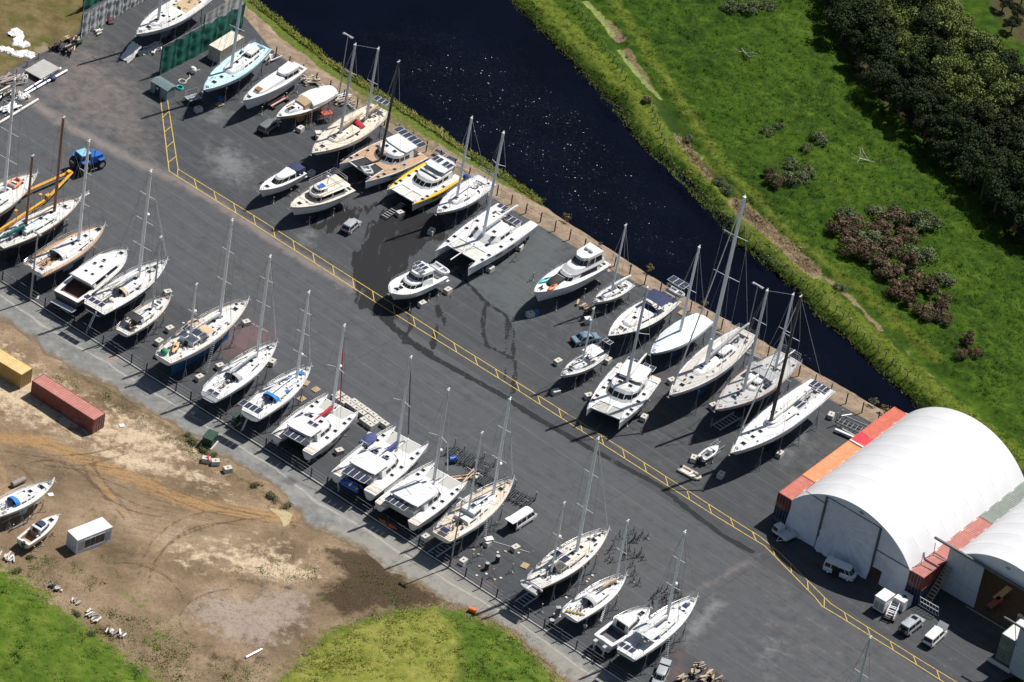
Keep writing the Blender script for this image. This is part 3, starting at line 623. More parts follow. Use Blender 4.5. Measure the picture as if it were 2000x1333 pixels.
DITCH = [(1080, -90), (1146, 0), (1172, 28), (1196, 62), (1212, 95), (1232, 122), (1262, 158), (1292, 188), (1318, 240), (1345, 285), (1365, 308), (1385, 335), (1415, 365), (1450, 412), (1500, 445), (1550, 490), (1580, 522), (1640, 552), (1700, 605), (1760, 660), (1850, 740), (1960, 830)]
dd = segdist(P, W2(DITCH))
def melev(P):
 dw = segdist(P, LW); dd = segdist(P, W2(DITCH))
 base = ZW - .1 + np.clip(dw / 2.2, 0, 1) ** .7 * 1.35
 base = base - np.exp(-(dd / 1.5) ** 2) * .55
 n1 = (fbm(P[:, 0], P[:, 1], .16, 3, 12) - .5) * 1.2; n2 = (fbm(P[:, 0], P[:, 1], .75, 4, 13) - .5) * .95
 return base + (n1 * np.clip((dw - 6) / 10, 0, 1) + n2 * np.clip(dw / 3, .15, 1) * np.clip(dd / 2, .2, 1))
Z = melev(P)
algae = np.maximum.reduce([.95 * line_mask(P, DITCH[1:4], .65, .8), .9 * line_mask(P, DITCH[4:8], .55, .7), .75 * line_mask(P, [(1345, 285), (1365, 305)], .9, .7), .55 * line_mask(P, [(1500, 452), (1530, 470)], .4, .6)])
reed = np.maximum.reduce([.85 * line_mask(P, [(1185, 40), (1212, 75)], 1.1, .8), .8 * line_mask(P, [(1225, 95), (1270, 165)], .9, .9), .85 * line_mask(P, [(1325, 265), (1385, 340)], .9, 1.0), .98 * line_mask(P, [(1440, 395), (1500, 448), (1550, 492), (1590, 530)], 1.6, 1.2), .8 * line_mask(P, [(1610, 535), (1660, 575), (1720, 640)], .8, 1.0), .6 * line_mask(P, [(1740, 650), (1800, 715), (1850, 760)], .7, 1)])
dark = np.maximum.reduce([.8 * line_mask(P, [(1190, 62), (1225, 72)], .8, .8), .8 * line_mask(P, [(1285, 190), (1320, 250)], 1.2, 1.0), .75 * line_mask(P, [(1380, 325), (1440, 388)], 1.2, 1), .6 * line_mask(P, [(1275, 165), (1420, 345), (1560, 480), (1720, 590)], .8, 1.5), .75 * line_mask(P, [(1590, 525), (1640, 560), (1720, 640)], 1.0, 1.2), .5 * poly_mask(P, [(1450, 300), (1560, 270), (1620, 360), (1500, 380)], 4), .55 * line_mask(P, [(1120, 10), (1160, 70), (1215, 150)], .3, .5), .6 * line_mask(P, [(1270, 210), (1310, 290), (1400, 400), (1500, 500), (1650, 640), (1760, 720)], .25, .5)])
ridge = np.clip(np.maximum.reduce([.8 * np.exp(-((dw - 3.5) / 3) ** 2), .8 * line_mask(P, [(1200, 0), (1300, 150), (1420, 330), (1560, 470), (1700, 580), (1830, 700)], 1.5, 2.5), .4 * fbm(P[:, 0], P[:, 1], .05, 3, 40)]), 0, 1)
scrub = np.maximum(.9 * poly_mask(P, [(1590, -40), (1680, 160), (1800, 270), (2000, 470), (2400, 600), (2100, 200), (1880, 60), (1780, -60)], 3), .8 * poly_mask(P, [(1880, -60), (1960, 70), (2100, 160), (2300, 0)], 4))
grid_obj('meadow', X, Y, Z.reshape(X.shape), meadow_mat(), dict(algae=algae, reed=reed, dark=dark, ridge=ridge, scrub=scrub, edge=np.clip(1 - dw / 1.3, 0, 1)))
# ---- yellow walkway ladder painted on the asphalt
LADL = [(313, 190), (330.5, 335), (492, 436), (607, 509), (731, 589), (880, 681), (1001, 756), (1164, 860), (1384, 1000), (1494, 1067), (1526, 1100), (1591, 1166), (1606, 1185), (1634, 1201), (1800, 1305), (1900, 1369)]
LADU = [(327, 195), (348, 331), (500, 424), (750, 583), (902, 680), (1120, 816), (1302, 932), (1407, 1000), (1485, 1049), (1525, 1082), (1589, 1146), (1622, 1179), (1670, 1210), (1800, 1291), (1900, 1352)]
def strip(mb, A, B, w, z=.012):
 d = np.array(B) - np.array(A); d = d / np.linalg.norm(d); n = np.array([-d[1], d[0]]) * w / 2
 A = np.array(A) - d * w * .4; B = np.array(B) + d * w * .4
 mb.quad((*(A - n), z), (*(B - n), z), (*(B + n), z), (*(A + n), z))
def marks():
 k = NT('worn_yellow_paint')
 c = k.mix(k.rng(k.noise(1.2, 7, .75), .45, .7), (.62, .42, .07), (.36, .27, .09))
 c = k.mix(k.math('MULTIPLY', k.rng(k.noise(3.5, 8, .85), .48, .64), .85), c, (.085, .08, .065))
 m = k.done(c, .8)
 mb = MB(); L = W2(LADL); U = W2(LADU)
 for i, (a, b) in enumerate(zip(L, L[1:])): strip(mb, a, b, .14, .010 + .0006 * i)
 for i, (a, b) in enumerate(zip(U, U[1:])): strip(mb, a, b, .13, .010 + .0006 * i)
 s = np.concatenate([[0], np.cumsum(np.hypot(*np.diff(L, axis=0).T))])
 i0 = 0
 def near(q):
  best = None
  for a, b in zip(U, U[1:]):
   ab = b - a; t = np.clip(((q - a) @ ab) / (ab @ ab), 0, 1); p = a + t * ab; e = np.hypot(*(p - q))
   if best is None or e < best[0]: best = (e, p)
  return best[1]
 d = 5.6; 
 while d < s[-1]:
  p = np.array([np.interp(d, s, L[:, 0]), np.interp(d, s, L[:, 1])])
  x, y = pj((*p, 0))
  q = at(x + 14, y - 12)[:2] if d < s[1] - 1 else at(x - 7.5, y - 17.5)[:2]
  if not (s[1] - 1 <= d < s[1] + 1.2): strip(mb, p, near(q), .12, .022)
  d += 4.1
 tag(mb.build('road_markings', m, smooth=0), kind='structure')
marks()
# ================================================================== BOATS
BOATS = []
def lerp(a, b, t): return a + (b - a) * t
def clip(x, a=0., b=1.): return max(a, min(b, x))
def piece(name, fn, mats, parent, smooth=38):
 m = MB(); fn(m); return m.build(name, mats, parent, smooth)
def slab(mb, a, b, c, d, n, th=.025, m=0):
 """a thin plate on quad abcd raised along n"""
 n = Vector(n) * th; q = [Vector(x) for x in (a, b, c, d)]; o = [x + n for x in q]; i = [x - n * .6 for x in q]
 mb.add(o + i, [(0, 1, 2, 3), (7, 6, 5, 4), (0, 4, 5, 1), (1, 5, 6, 2), (2, 6, 7, 3), (3, 7, 4, 0)], m)
def house(par, name, foot, top, z0, z1, mat, wins=(), f=(.35, .8), crown=.05, wmat=None, roof=None, wname='window'):
 """superstructure from a footprint polygon (counter-clockwise) and a top polygon; wins = {edge: [(s0, s1), ...]}"""
 n = len(foot); h = z1 - z0; zz0 = z0 if callable(z0) else (lambda x: z0)
 if callable(z0): h = None
 F = [(x, y, zz0(x)) for x, y in foot]
 Tt = [(x, y, z1(x) if callable(z1) else z1) for x, y in top]
 mid = [tuple(lerp(a, b, .86) if i < 2 else lerp(a, b, .84) for i, (a, b) in enumerate(zip(p, q))) for p, q in zip(F, Tt)]
 cx = sum(p[0] for p in Tt) / n; cy = sum(p[1] for p in Tt) / n
 ins = [(lerp(p[0], cx, .05), lerp(p[1], cy, .09), p[2] + crown * .5) for p in Tt]
 def fn(m):
  m.loft([F, mid, Tt], 0, True, False)
  o = len(m.v)
  m.loft([Tt, ins], 1 if roof else 0, True, False)
  zc = sum(p[2] for p in Tt) / n + crown
  k = len(m.v); xs = [p[0] for p in ins]
  m.v.append((cx, cy, zc))
  for i in range(n): m.f.append([o + n + i, o + n + (i + 1) % n, k]); m.mi.append(1 if roof else 0)
 ob = piece(name, fn, [mat, roof] if roof else mat, par, 30)
 def pt(e, s, v):
  a, b = Vector(F[e]), Vector(F[(e + 1) % n]); c, d = Vector(mid[e]), Vector(mid[(e + 1) % n])
  return (a.lerp(b, s)).lerp(c.lerp(d, s), v)
 for e, segs in dict(wins).items():
  for sg in segs:
   s0, s1 = sg[:2]; v0, v1 = sg[2:] if len(sg) > 2 else f
   q = [pt(e, s0, v0), pt(e, s1, v0), pt(e, s1, v1), pt(e, s0, v1)]
   nn = (q[1] - q[0]).cross(q[3] - q[0]).normalized()
   piece(wname, lambda m: slab(m, *q, nn), wmat or GLASS, ob, 0)
 return ob
def hatch(par, x, y, z, s=.55, mat=None, name='hatch', sy=None):
 s *= 1.2; sy = (sy or s)
 def fn(m):
  m.bx(x - s / 2 - .05, x + s / 2 + .05, y - sy / 2 - .05, y + sy / 2 + .05, z - .04, z + .035, 0)
  m.bx(x - s / 2, x + s / 2, y - sy / 2, y + sy / 2, z + .034, z + .055, 1)
 return piece(name, fn, [WHITE, mat or GLASS], par, 0)
def solar(par, x, y, z, lx, ly, tilt=0, poles=None, name='solar_panel'):
 m = MB(); n = max(1, round(ly / 1.0))
 w = ly / n
 o = None
 for i in range(n):
  b = MB(); yc = y - ly / 2 + w * (i + .5)
  b.box((0, 0, 0), (lx, w - .04, .04), 0); b.box((0, 0, .022), (lx - .07, w - .11, .012), 1)
  o = b.build(name, [ALU, SOLAR], par, 0, (x, yc, z)); o.rotation_euler = (0, tilt, 0)
 if poles:
  def fn(k):
   for sy in (-1, 1): k.tube((x, y + sy * ly * .4, poles), (x, y + sy * ly * .4, z), .03, 5)
   k.tube((x, y - ly * .45, z - .03), (x, y + ly * .45, z - .03), .03, 5)
  piece('panel_frame', fn, STEEL, par)
STA = [0, .05, .12, .2, .3, .4, .5, .6, .69, .77, .84, .9, .945, .975, 1.0]
class Hull:
 """plan and profile of a hull in its own frame: x forward from the middle, y to port, z above the ground"""
 def __init__(s, L, B, zb, zst, zwl, tr=.68, fb_sag=.35, bow_p=2.1, bow_q=.92, mx=.42, dc=None, ov=.09, so=.0, y0=0.0, vee=0.0, flare=1.0):
  s.__dict__.update(locals()); s.dc = dc if dc is not None else .052 * L
 def w(s, t):
  if t < s.mx: f = s.tr + (1 - s.tr) * math.sin(math.pi / 2 * t / s.mx)
  else: f = max(0.0, 1 - ((t - s.mx) / (1 - s.mx)) ** s.bow_p) ** s.bow_q
  return max(.012, s.B / 2 * f)
 def z(s, t): return lerp(s.zst, s.zb, t) - s.fb_sag * .16 * math.sin(math.pi * t) ** 1.2 * s.L / 12
 def zbot(s, t):
  e = (t - .47) / .53
  return s.zwl - s.dc * (1 - e * e) + (.2 * max(0, -e) ** 3 if not s.vee else -s.dc * .75 * max(0, -e) ** 2)
 def x(s, t): return (t - .5) * s.L
 def t(s, x): return x / s.L + .5
 def zx(s, x): return s.z(clip(s.t(x)))
 def wx(s, x): return s.w(clip(s.t(x)))
 def build(s, par, mats, cove=None, name='hull'):
  rings = []
  for t in STA:
   zs, zb_, w = s.z(t), s.zbot(t), s.w(t); D = zs - zb_
   b = clip((t - .5) / .5)
   lev = [zs, zs - .13, zs - .21, s.zwl + .16, s.zwl + .02, lerp(s.zwl, zb_, .4), lerp(s.zwl, zb_, .75), zb_]
   lev = [max(v, zb_) for v in lev]
   half = []
   for v in lev:
    u = clip((zs - v) / D)
    g1 = max(0., 1 - u ** 3.0) ** .62 if not s.vee else (max(0, 1 - .10 * (u / .55)) if u < .55 else max(0., .90 * (1 - ((u - .55) / .45) ** 1.3)))
    g2 = max(0., 1 - u ** (1.25 if s.flare < 1.5 else .8)) ** .9
    g = lerp(g1, g2, b ** 1.3)
    xx = s.x(t) - s.ov * s.L * clip((t - .62) / .38) ** 2 * u + s.so * clip((.22 - t) / .22) ** 1.5 * u
    half.append((xx, w * g, v))
   half[-1] = (half[-1][0], 0.0, half[-1][2])
   rings.append([(x, s.y0 + y, z) for x, y, z in half] + [(x, s.y0 - y, z) for x, y, z in reversed(half[:-1])])
  k = len(rings[0]); h = 7
  mr = [0, 2 if cove else 0, 0, 3, 1, 1, 1]
  mr = mr + mr[::-1]
  m = MB(); m.loft(rings, 0, False, False, mr)
  r = rings[0]; o = 0
  for j in range(7):
   m.f.append([j, j + 1, 2 * h - j - 1, 2 * h - j] if j < 6 else [j, j + 1, 2 * h - j]); m.mi.append(mr[j])
  return m.build(name, [mats[0], mats[1], cove or mats[0], mats[2] if len(mats) > 2 and mats[2] else mats[0]], par, 32)
 def deck(s, par, mats, cock=None, cw=.6, depth=.5, margin=.16, name='deck', rail=.09, railm=None, camber=.05):
  """mats = deck, margin, cockpit sole; cock = (x0, x1)"""
  ts = [t for t in STA] + [.25, .35, .45, .55]
  xs = sorted([s.x(t) for t in set(ts)])
  seq = []
  for x in xs:
   seq.append((x, bool(cock and cock[0] < x < cock[1])))
  if cock:
   for c in cock: seq += [(c, False), (c, True)]
  seq.sort(key=lambda q: (round(q[0], 5), (q[1] if cock and abs(q[0] - cock[0]) < 1e-6 else not q[1])))
  rings = []
  for x, low in seq:
   w = s.wx(x); z = s.zx(x); mg = min(margin, w * .3); c = min(cw, w * .72)
   row = []
   for y, d in ((w, 0), (w - mg, 0), (c, 0), (c, 1), (0, 1), (-c, 1), (-c, 0), (-(w - mg), 0), (-w, 0)):
    zz = z + camber * (1 - (y / max(w, .01)) ** 2) - (depth if (low and d) else 0)
    row.append((x, s.y0 + y, zz))
   rings.append(row)
  m = MB(); n = 9
  for r in rings: m.v.extend(r)
  for i in range(len(rings) - 1):
   lo = seq[i][1] or seq[i + 1][1]
   for j in range(n - 1):
    mi = 1 if j in (0, 7) else (2 if (lo and j in (2, 3, 4, 5)) else 0)
    m.f.append([i * n + j, (i + 1) * n + j, (i + 1) * n + j + 1, i * n + j + 1]); m.mi.append(mi)
  d = m.build(name, list(mats), par, 30)
  if rail:
   r = MB()
   for sd_ in (1, -1):
    R = []
    for t in STA:
     x, w, z = s.x(t), s.w(t), s.z(t)
     R.append([(x, s.y0 + sd_ * (w + .02), z - .03), (x, s.y0 + sd_ * (w + .02), z + rail), (x, s.y0 + sd_ * max(0, w - .05), z + rail), (x, s.y0 + sd_ * max(0, w - .05), z - .03)])
    r.loft(R, 0, True, True)
   r.build('toe_rail', railm or mats[1], par, 30)
  return d
def guard(par, H, t0=.06, t1=.93, n=8, h=.62, sides=(1, -1), pulpit=True, pushpit=True, mat=None):
 mat = mat or STEEL
 for sd_ in sides:
  def fn(m):
   pts = []
   for i in range(n):
    t = lerp(t0, t1, i / (n - 1)); p = Vector((H.x(t), H.y0 + sd_ * (H.w(t) - .05), H.z(t)))
    m.tube(p, p + Vector((0, 0, h)), .018, 4); pts.append(p)
   for hh in (h, h * .52): m.path([p + Vector((0, 0, hh)) for p in pts], .012, 3)
  piece('guard_rail', fn, mat, par)
 if pulpit:
  def fn(m):
   a = [Vector((H.x(t), H.y0 + sg * (H.w(t) - .03), H.z(t))) for sg, t in ((1, t1), (1, .975), (-1, .975), (-1, t1))]
   a.insert(2, Vector((H.x(1.0) + .1, H.y0, H.z(1))))
   for hh in (.7, .36): m.path([p + Vector((0, 0, hh)) for p in a], .026, 5)
   for p in a: m.tube(p, p + Vector((0, 0, .7)), .024, 5)
  piece('pulpit', fn, mat, par)
 if pushpit:
  def fn(m):
   a = [Vector((H.x(t), H.y0 + sg * (H.w(t) - .05), H.z(t))) for sg, t in ((1, t0 + .04), (1, .0), (-1, .0), (-1, t0 + .04))]
   for hh in (.7, .36): m.path([p + Vector((0, 0, hh)) for p in a], .024, 5)
   for p in a: m.tube(p, p + Vector((0, 0, .7)), .022, 5)
  piece('pushpit', fn, mat, par)
def rig(par, loc2w, H, base, tip, hh=None, mat=ALU, nsp=2, boom=.36, cover=None, rad=None, fore=None, back=True, sweep=.0, furl=None, chain=None, radar=None, rk=.022, roofz=None, spl=1.0, topgear=True, boomx=None, lazy=False):
 """mast, spreaders, boom and wires; base / tip are picture points"""
 zdeck = roofz
 P = at(*base, zdeck)
 lx, ly = loc2w(P)
 ly = H.y0 if abs(ly - H.y0) < 1.2 else H.y0
 w = par.matrix_basis
 wb = w @ Vector((lx, ly, zdeck))
 d = w.to_3x3() @ Vector((-rk, 0, 0))
 h = hh or rise(wb, tip[1], (d.x, d.y))
 r = (rad or (.085 + .0055 * h)) * 1.38
 top = Vector((lx - rk * h, ly, zdeck + h)); bot = Vector((lx, ly, H.zx(lx) - .02))
 bot = Vector((lx, ly, min(zdeck, zdeck)))
 mast = piece('mast', lambda m: m.tube(bot - Vector((0, 0, .05)), top, r, 8, 0, r * .8), mat, par)
 if topgear:
  def fn(m):
   m.tube(top, top + Vector((0, 0, .5)), .03, 4); m.tube(top + Vector((-.3, 0, .2)), top + Vector((.35, 0, .2)), .04, 4); m.box(top + Vector((.1, 0, .12)), (.5, .16, .16))
  piece('masthead_gear', fn, WHITE, mast)
 tips = []
 for i in range(nsp):
  f = [(.52,), (.38, .69), (.29, .53, .77), (.24, .43, .62, .81)][nsp - 1][i]
  c = bot.lerp(top, f); s = spl * (.062 * h + .35) * (1.08 - .35 * f)
  for sg in (1, -1):
   e = c + Vector((-sweep * s, sg * s, .06))
   piece('spreader', lambda m: m.tube(c, e, .055, 5, 0, .045), WHITE if mat != WOODM else WOODM, mast)
   tips.append((i, sg, e))
 chx = chain if chain is not None else lx - .1 - sweep * 1.2
 for sg in (1, -1):
  dk = Vector((chx, H.y0 + sg * (H.wx(chx) - .08), H.zx(chx)))
  col = [e for i, g, e in tips if g == sg]
  piece('shroud', lambda m: m.path([dk] + col + [top], .026, 3), WIRE, par)
  dk2 = dk + Vector((-.55, 0, 0))
  if nsp and col: piece('shroud', lambda m: m.tube(dk2, bot.lerp(top, .38 if nsp > 1 else .5), .022, 3), WIRE, par)
  if nsp > 1: piece('shroud', lambda m: m.tube(dk + Vector((.4, 0, 0)), bot.lerp(top, .69), .02, 3), WIRE, par)
 if fore is not None:
  a = Vector((fore, H.y0, H.zx(min(fore, H.L / 2)) + .1))
  if furl: piece('furled_headsail', lambda m: m.tube(lerp(a, top, .05), lerp(a, top, .93), .075 + .002 * h, 6, 0, .05), furl, par)
  piece('forestay', lambda m: m.tube(a, top, .03, 3), WIRE, par)
 if back:
  a = Vector((-H.L / 2 + .12, H.y0, H.z(0) + .05))
  piece('backstay', lambda m: m.tube(a, top, .024, 3), WIRE, par)
 if boom:
  zb_ = bot.z + .75; bl = boom * h if boom < 1 else boom
  a = Vector((lx - .2, ly, zb_)); b = Vector((lx - bl, ly, zb_ + .12))
  bo = piece('boom', lambda m: m.tube(a, b, .10, 6), mat if mat != CARB else CARB, mast)
  if cover:
   def fn(m):
    R = []
    for i, f in enumerate((0, .04, .3, .65, .95, 1)):
     c = lerp(a, b, f) + Vector((0, 0, .18)); k = (.30, .42, .40, .30, .18, .05)[i]
     R.append([(c.x, c.y + .62 * k * math.cos(q), c.z + (k + .02 * math.sin(f * 40)) * math.sin(q)) for q in (2 * math.pi * j / 8 for j in range(8))])
    m.loft(R)
   piece('sail_cover', fn, cover, bo)
  piece('mainsheet', lambda m: m.tube(lerp(a, b, .8), (lerp(a.x, b.x, .8), ly, H.zx(lerp(a.x, b.x, .8)) + .1), .03, 4), WIRE, bo)
 if radar:
  c = bot.lerp(top, radar) + Vector((r + .28, 0, 0))
  def fn(m): m.ell(c, (.30, .30, .20), 0, 10, 6); m.box(c + Vector((-.25, 0, -.15)), (.4, .12, .08))
  piece('radar_dome', fn, WHITE, mast)
 return lx, h, top
def dodger(par, x, z, w, mat, l=1.3, h=1.0, win=True):
 """canvas sprayhood, open towards the stern"""
 def ring(xx, hh, ww): return [(xx, ww * math.cos(a), z + hh * math.sin(a) ** .75 if math.sin(a) > 0 else z) for a in (math.pi * i / 8 for i in range(9))]
 R = [ring(x + l * .5, .12, w * .85), ring(x + l * .12, h * .78, w * .97), ring(x - l * .2, h * .98, w), ring(x - l * .5, h, w)]
 def fn(m): m.loft(R, 0, False, False); m.loft([[(a, b * .97, c - .04) for a, b, c in r] for r in R[::-1]], 0, False, False)
 d = piece('sprayhood', fn, mat, par)
 if win:
  for j0, j1 in ((2, 4), (4, 6)):
   a, b = R[0], R[1]
   q = [Vector(a[j0]).lerp(Vector(b[j0]), .3), Vector(a[j1]).lerp(Vector(b[j1]), .3), Vector(a[j1]).lerp(Vector(b[j1]), .85), Vector(a[j0]).lerp(Vector(b[j0]), .85)]
   nn = (q[1] - q[0]).cross(q[3] - q[0]).normalized()
   if nn.x < 0: nn = -nn; q = q[::-1]
   piece('window', lambda m: slab(m, *q, nn, .03), GLASS, d, 0)
def bimini(par, x, z, zb, w, l, mat, name='bimini'):
 def fn(m):
  R = []
  for i in range(5):
   xx = x - l / 2 + l * i / 4
   R.append([(xx, -w + 2 * w * j / 6, z + .16 * math.cos((j - 3) / 3 * 1.4) - (.05 if i in (0, 4) else 0)) for j in range(7)] + [(xx, -w + 2 * w * j / 6, z - .04 + .16 * math.cos((j - 3) / 3 * 1.4) - (.05 if i in (0, 4) else 0)) for j in range(6, -1, -1)])
  m.loft(R)
 b = piece(name, fn, mat, par)
 def fr(m):
  for sx in (-1, 1):
   for sy in (-1, 1): m.tube((x + sx * l * .25, sy * w * .96, zb), (x + sx * l * .46, sy * w * .96, z), .025, 4)
 piece('bimini_frame', fr, STEEL, b)
def wheel(par, x, y, z, r=.42):
 def fn(m): m.torus((x, y, z), r, .025, 0, 14, 4, 'X'); m.tube((x, y - r, z), (x, y + r, z), .015, 4); m.tube((x, y, z - r), (x, y, z + r), .015, 4); m.bx(x + .04, x + .25, y - .14, y + .14, z - 1.0, z + .1)
 piece('steering_wheel', fn, STEEL, par)
def winch(par, x, y, z):
 piece('winch', lambda m: (m.tube((x, y, z - .02), (x, y, z + .12), .11, 8, 0, .075), m.tube((x, y, z + .12), (x, y, z + .2), .09, 8)), STEEL, par)
def outboard(par, x, y, z, mat=None, s=1.0):
 def fn(m): m.box((x, y, z), (.42 * s, .32 * s, .5 * s)); m.box((x - .05, y, z - .5 * s), (.16 * s, .12 * s, .6 * s)); m.box((x, y, z - .82 * s), (.4 * s, .1 * s, .1 * s))
 piece('outboard_motor', fn, mat or BLACK, par)
def arch(par, H, x, z, w, mat=None, lean=.3, name='stern_arch', davit=False):
 mat = mat or STEEL; zd = H.zx(x)
 def fn(m):
  for dx in (0, .45):
   m.path([(x + dx, -w, zd), (x + dx - lean, -w * .95, z), (x + dx - lean, w * .95, z), (x + dx, w, zd)], .035, 5)
  if davit:
   for sy in (-.6, .6): m.tube((x, sy * w, z), (x - 1.3, sy * w, z + .1), .04, 5)
 piece(name, fn, mat, par)
def clutter(par, H, x0, x1, seed, n=10, zadd=.04, wfrac=.75, cols=None):
 """ropes and bags that live on deck: each its own small part"""
 r = random.Random(seed)
 for i in range(n):
  x = r.uniform(x0, x1); y = r.uniform(-wfrac, wfrac) * H.wx(x); z = H.zx(x) + zadd
  k = r.random()
  if k < .45: piece('coiled_rope', lambda m: (m.torus((x, y, z + .04), .18, .05, 0, 9, 4), m.torus((x, y, z + .1), .13, .04, 0, 9, 4)), r.choice([SAILW, CANV_N, TEAK2, CANV_G]), par)
  elif k < .7: piece('deck_bag', lambda m: m.ell((x, y, z + .1), (r.uniform(.2, .45), r.uniform(.12, .2), .14), 0, 8, 5), r.choice(cols or [SAILW, CANV_G, CANV_N]), par)
  else: piece('deck_vent', lambda m: (m.tube((x, y, z - .05), (x, y, z + .18), .07, 6), m.ell((x + .03, y, z + .2), (.13, .1, .1), 0, 8, 5)), r.choice([WHITE, STEEL, BLACK]), par)
def place(name, label, cat, short, bow, stern, zb, zs, group):
 L = 10.0
 for _ in range(6):
  pb, ps = at(*bow, zb(L)), at(*stern, zs(L)); L = float(np.hypot(*(pb - ps)[:2]))
 c = (pb + ps) / 2; a = math.atan2(pb[1] - ps[1], pb[0] - ps[0])
 o = thing(name, label, cat, (c[0], c[1], 0), a, group)
 o.matrix_basis  # location and rotation are already set
 ca, sa = math.cos(a), math.sin(a)
 l2 = lambda P: ((P[0] - c[0]) * ca + (P[1] - c[1]) * sa, -(P[0] - c[0]) * sa + (P[1] - c[1]) * ca)
 w2 = lambda x, y: (c[0] + x * ca - y * sa, c[1] + x * sa + y * ca)
 return o, L, a, l2, w2
GB = 'boats stored ashore in the yard'
def keel(par, H, long=False):
 L = H.L
 def fn(m):
  if long:
   P = [(-.36, .02), (.26, .02), (.36, .0)]
   m.loft([[(L * a, s_ * t_, z) for a, t_ in ((-.38, .04), (-.2, .16), (.05, .2), (.25, .1), (.3, .03))for s_ in (1,)] + [(L * a, -t_, z) for a, t_ in ((.3, .03), (.25, .1), (.05, .2), (-.2, .16), (-.38, .04))] for z, s_ in ((.03, 1), (H.zwl - H.dc * .75, 1))])
  else:
   zt = H.zwl - H.dc * .8
   m.loft([[(L * .02 + c * f + L * .03 * k, y * f2, z) for c, y in ((-.9, 0.02), (-.3, .16), (.4, .18), (.9, .03))] + [(L * .02 + c * f + L * .03 * k, -y * f2, z) for c, y in ((.9, .03), (.4, .18), (-.3, .16), (-.9, .02))] for z, f, k, f2 in ((.03, L / 13, -.3, 1.25), (.3, L / 13.5, -.2, 1.0), (zt, L / 10, .5, 1.0))])
 piece('keel', fn, H.bm, par)
 if not long:
  piece('rudder', lambda m: m.bx(-.44 * L, -.44 * L + .06 * L, -.06, .06, H.zwl - L * .11, H.zwl + .1, 0, (.03, .02)), H.bm, par)
def sail(label, short, bow, stern, masts, hull=None, bot=None, boot=None, cove=None, deck=None, marg=None, sole=None, coach=None, B=None, tr=.7, cr=(.33, .72), ch=.42, cwid=.62, cock=(.10, .31), win=2,
   dod=None, bim=None, sol=(), hat=(.80, .62, .5), pilot=None, long=False, extra=None, whl=True, clut=8, name='sailing_yacht', cat='sailing yacht', zb=None, gr=True, so=.0, railm=None, ov=.09, arc=None, cockw=.62, pmat=None, bowsprit=0, roof=None, mg=.16):
 hull, bot, deck = hull or WHITE, bot or ANTI_N, deck or OFFW
 marg, sole, coach = marg or deck, sole or deck, coach or WHITE
 kz = zb or 1.0
 fzb = lambda L: (.9 + .21 * L) * kz
 fzs = lambda L: (.9 + .21 * L) * kz - (.10 + .022 * L)
 o, L, a, l2, w2 = place(name, label, cat, short, bow, stern, fzb, fzs, GB)
 B = B or 1.05 + .235 * L
 H = Hull(L, B, fzb(L), fzs(L), fzb(L) - (.34 + .046 * L), tr=tr, ov=ov, so=so); H.bm = bot
 H.build(o, (hull, bot, boot), cove)
 X = lambda t: (t - .5) * L
 H.deck(o, (deck, marg, sole), (X(cock[0]), X(cock[1])) if cock else None, cockw * B / 3.9, .48, railm=railm, margin=mg)
 keel(o, H, long)
 seed = int(bow[0] * 7 + bow[1])
 rz = lambda t: H.z(t) + ch
 if cr:
  xa, xb = X(cr[0]), X(cr[1]); ch_ = ch * min(1.15, .6 + L / 26)
  fr = [.0, .3, .65, .9, 1.0]
  wl = [cwid * H.w(lerp(cr[0], cr[1], f)) * (1, 1, .96, .8, .38)[i] for i, f in enumerate(fr)]
  xs = [lerp(xa, xb, f) for f in fr]
  foot = [(x, -w) for x, w in zip(xs, wl)] + [(x, w) for x, w in zip(xs[::-1], wl[::-1])]
  top = [(lerp(x, (xa + xb) / 2, .03 if i == 0 else (.12 if i == 4 else .03)), -w * .8) for i, (x, w) in enumerate(zip(xs, wl))] + [(lerp(x, (xa + xb) / 2, .03 if i == 0 else (.12 if i == 4 else .03)), w * .8) for i, (x, w) in reversed(list(enumerate(zip(xs, wl))))]
  z0 = lambda x: H.zx(x) + .02
  zt = lambda x: H.zx(x) + .05 + ch_ * (1 if x < lerp(xa, xb, .75) else .62 if x > xb - .3 * (xb - xa) * .5 else .85)
  W_ = {0: [(.15, .9, .3, .75)], 1: [(.05, .85, .3, .72)], 7: [(.15, .95, .3, .72)], 8: [(.1, .85, .3, .75)]} if win == 2 else ({0: [(.2, .8)], 1: [(.1, .4), (.55, .85)], 7: [(.15, .45), (.6, .9)], 8: [(.2, .8)]} if win == 3 else ({1: [(.1, .9)], 7: [(.1, .9)]} if win == 1 else {}))
  hs = house2(o, foot, top, z0, zt, coach, W_, roof)
  roofz = lambda x: H.zx(x) + .06 + ch_ if xa < x < xb - (xb - xa) * .12 else H.zx(x) + .04
  for q in (.12, .55):
   for sy in (1, -1):
    x = lerp(xa, xb, q); piece('handrail', lambda m: m.path([(x, sy * wl[1] * .62, roofz(x) - .02), (x + .15, sy * wl[1] * .62, roofz(x) + .09), (x + (xb - xa) * .26, sy * wl[1] * .6, roofz(x + .5) + .09), (x + (xb - xa) * .26 + .15, sy * wl[1] * .6, roofz(x + .5) - .02)], .025, 4), TEAK if coach != CREAM else VARN, o)
 else: roofz = lambda x: H.zx(x) + .05
 for i, t in enumerate(hat):
  x = X(t); hatch(o, x, 0, roofz(x) + .03, .5 if i else .6)
 if cr and L > 9:
  for t in (lerp(cr[0], cr[1], .45),):
   for sy in (1, -1): hatch(o, X(t), sy * wl[1] * .5, roofz(X(t)) - .01, .32)
